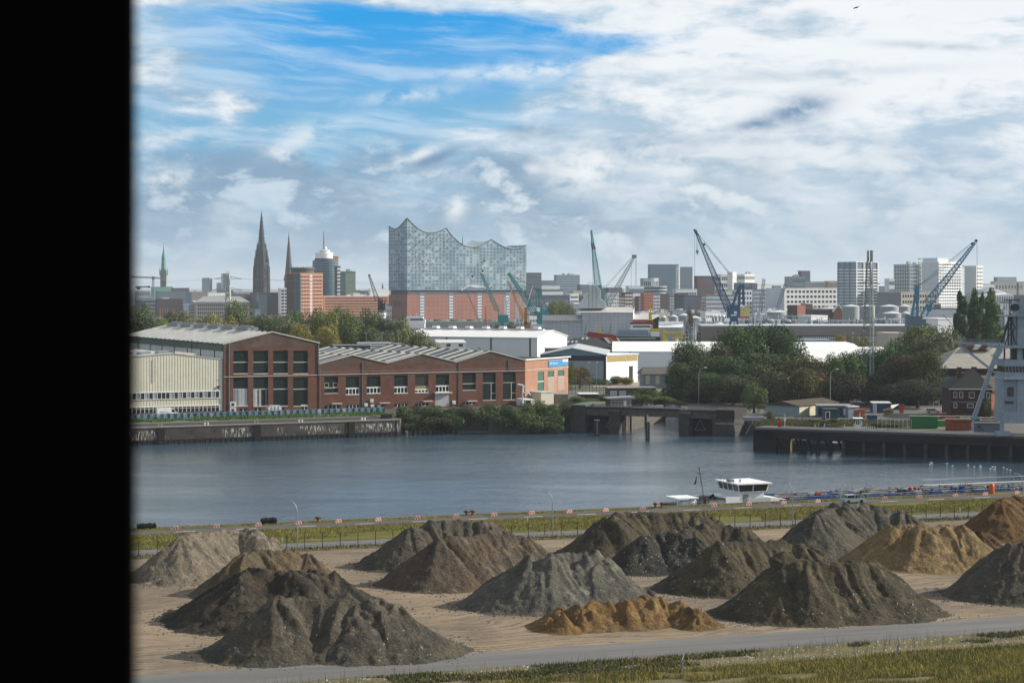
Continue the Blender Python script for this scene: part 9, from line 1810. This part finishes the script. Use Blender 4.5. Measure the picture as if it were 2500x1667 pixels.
mb = MB(); mb.prof([(px_at(u,Y),zv(v,Y)) for u,v in ((1416,753),(1479,753),(1478,740),(1466,729),(1466,708),(1452,695),(1439,696),(1439,714),(1427,719),(1427,730),(1416,740))],Y + 5,Y + 20); mb.build('wrapped_tower',fm('tower_sheet',(.62,.65,.66)),dk)
mb = MB()
for (a,b),(c,d) in (((1452,694.6),(1466.4,708)),((1466.4,708),(1466.4,729)),((1466.4,729),(1478.6,740)),((1478.6,740),(1479.6,753))): mb.bar(Pt(a,b,Y,5),Pt(c,d,Y,5),1.0); mb.bar(Pt(a,b,Y,12),Pt(c,d,Y,12),1.0)
mb.build('sunlit_edge',F_white,dk)
part(dk,'scaffold_pole',M_dsteel,*[(Pt(u,750,Y,3.8),Pt(u,696,Y,3.8),.2) for u in (1438,1447,1456)],*[(Pt(1424 + 10 * k,835,Y,-.3),Pt(1432 + 10 * k,790 + (k % 3) * 12,Y,-.3),.15) for k in range(0,11,2)]); part(dk,'slim_post',F_grey,*[(Pt(1436 + 5 * k,696,Y,4),Pt(1436 + 5 * k,688,Y,4),.2) for k in range(4)])
Y = 1140; o = crane('white_shelter','small white roofed sheeted shelter behind the yellow deck crane',1640,Y,GZ,'shelter'); part(o,'wall',M_scaf,boxes=((1606,1666,799,826,Y,12),)); mb = MB(); x0,x1 = px_at(1605,Y),px_at(1668,Y); mb.add([(x0,Y - .3,zv(799,Y)),(x1,Y - .3,zv(799,Y)),(x1 + .6,Y + 6,zv(785,Y)),(x0,Y + 6,zv(785,Y)),(x0,Y + 12,zv(799,Y)),(x1 + 1,Y + 12,zv(799,Y)),(x1 + 1.6,Y + 12,zv(826,Y)),(x1,Y,zv(828,Y))],[(0,1,2,3),(3,2,5,4),(1,7,6,5,2)]); mb.build('roof',F_white,o)
Y = 1120; sh = crane('rescue_ship','red and black hulled ship with a white house, yellow posts and orange stripe',1520,Y,0,'ship'); X = lambda u: px_at(u,Y); Z = lambda v: zv(v,Y)
M_sb = fm('ship_black',(.02,.025,.03)); M_sr = fm('ship_hull_red',(.40,.025,.03))
mb = MB(); mb.prof([(X(1431),Z(818)),(X(1440),Z(823)),(X(1470),Z(843)),(X(1612),Z(845)),(X(1612),Z(822)),(X(1508),Z(822)),(X(1500),Z(818)),(X(1440),Z(811))],Y,Y + 14); mb.build('hull',M_sb,sh)
mb = MB(); mb.prof([(X(1431),Z(818)),(X(1439),Z(824)),(X(1475),Z(827)),(X(1488),Z(837)),(X(1512),Z(837)),(X(1505),Z(819)),(X(1470),Z(814)),(X(1436),Z(810))],Y - .3,Y - .05); mb.build('red_bow',M_sr,sh)
mb = MB(); mb.prof([(X(1473),Z(824)),(X(1482),Z(824)),(X(1493),Z(838)),(X(1485),Z(838))],Y - .5,Y - .35); mb.build('white_stripe',F_white,sh); mb = MB(); mb.prof([(X(1483),Z(824)),(X(1494),Z(825)),(X(1503),Z(838)),(X(1493),Z(838))],Y - .5,Y - .35); mb.build('orange_stripe',M_cor,sh); mb = MB(); mb.prof([(X(1504),Z(824)),(X(1508),Z(824)),(X(1517),Z(837)),(X(1513),Z(837))],Y - .5,Y - .35); mb.build('white_stripe',F_white,sh)
mb = MB(); mb.prof([(X(1505),Z(821)),(X(1512),Z(805)),(X(1580),Z(805)),(X(1590),Z(822))],Y + 1,Y + 12); mb.build('deck_house',F_haz,sh); part(sh,'porthole',F_win,*[(Pt(u,815,Y,.9),Pt(u,814,Y,.9),.7) for u in (1525,1539,1548,1568,1579)]); part(sh,'upper_deck',M_sr,boxes=((1540,1600,787,792,Y + 2,10),(1546,1592,782,785,Y + 2,10)))
part(sh,'bridge',F_white,boxes=((1541,1590,792,805,Y + 2,9),)); part(sh,'bridge_window',F_win,boxes=((1545,1588,795,799,Y + 1.8,.2),)); part(sh,'funnel',M_dsteel,boxes=((1595,1608,780,803,Y + 3,4),)); part(sh,'funnel_cap',M_dsteel,(Pt(1597,783,Y,4),Pt(1611,776,Y,4),1.6)); part(sh,'yellow_band',M_yellow,boxes=((1589,1610,802,810,Y + 2,5),)); part(sh,'stern_house',F_white,boxes=((1588,1610,810,822,Y + 2,6),))
part(sh,'foremast',M_yellow,(Pt(1465,816,Y,3),Pt(1465,790,Y,3),.6),(Pt(1465,817,Y,3),Pt(1465,806,Y,3),1.5)); part(sh,'foremast_base',M_yellow,boxes=((1459,1472,812,818,Y + 2,3),)); part(sh,'mainmast',M_yellow,(Pt(1590,785,Y,5),Pt(1590,740,Y,5),.5),(Pt(1589,785,Y,5),Pt(1589,762,Y,5),1.6),(Pt(1584,752,Y,5),Pt(1596,752,Y,5),.3)); part(sh,'mast_base',M_yellow,boxes=((1581,1595,780,787,Y + 4,4),)); part(sh,'rail',F_white,*[(Pt(1500 + k * 6,822,Y),Pt(1500 + k * 6,818,Y),.15) for k in range(16)],(Pt(1505,826,Y,-.3),Pt(1600,826,Y,-.3),.3))
# a bird high in the sky
Y = 260; p_ = Pt(2092,19,Y); o = thing('bird','single dark bird flying high in the upper right sky','bird',p_); mb = MB(); x,y,z = p_
mb.add([(x - .45,y,z - .12),(x - .1,y,z - .05),(x + .25,y,z + .12),(x + .5,y,z + .3),(x + .1,y,z + .12),(x - .2,y + .1,z + .06),(x + .1,y - .25,z + .0),(x + .05,y - .1,z - .05)],[(0,1,4,5),(1,2,3,4),(1,7,6),(0,7,1)]); mb.bar((x - .45,y,z - .12),(x + .15,y,z + .03),.12,n=6); mb.build('body',M_rubber,o)
# gulls resting on the dark water in front of the jetty
rn = random.Random(5)
for i in range(16):
    u = rn.uniform(2270,2470); v = 1131 + (u - 2270) * .075 + rn.uniform(-3,4); Yg = CZ * F / (v - HZ); mb = MB(); mb.lathe(0,0,[(.04,0),(.14,.06),(.12,.2),(.02,.28)],7); mb.bar((-.3,0,.18),(.1,0,.12),.12,n=5); mb.bar((.12,0,.2),(.17,0,.36),.09,n=5)
    o = mb.build('gull',F_white); o.location = (px_at(u,Yg),Yg,0); tag(o,'white gull floating on the dark water in front of the jetty','gull','gulls floating before the jetty')
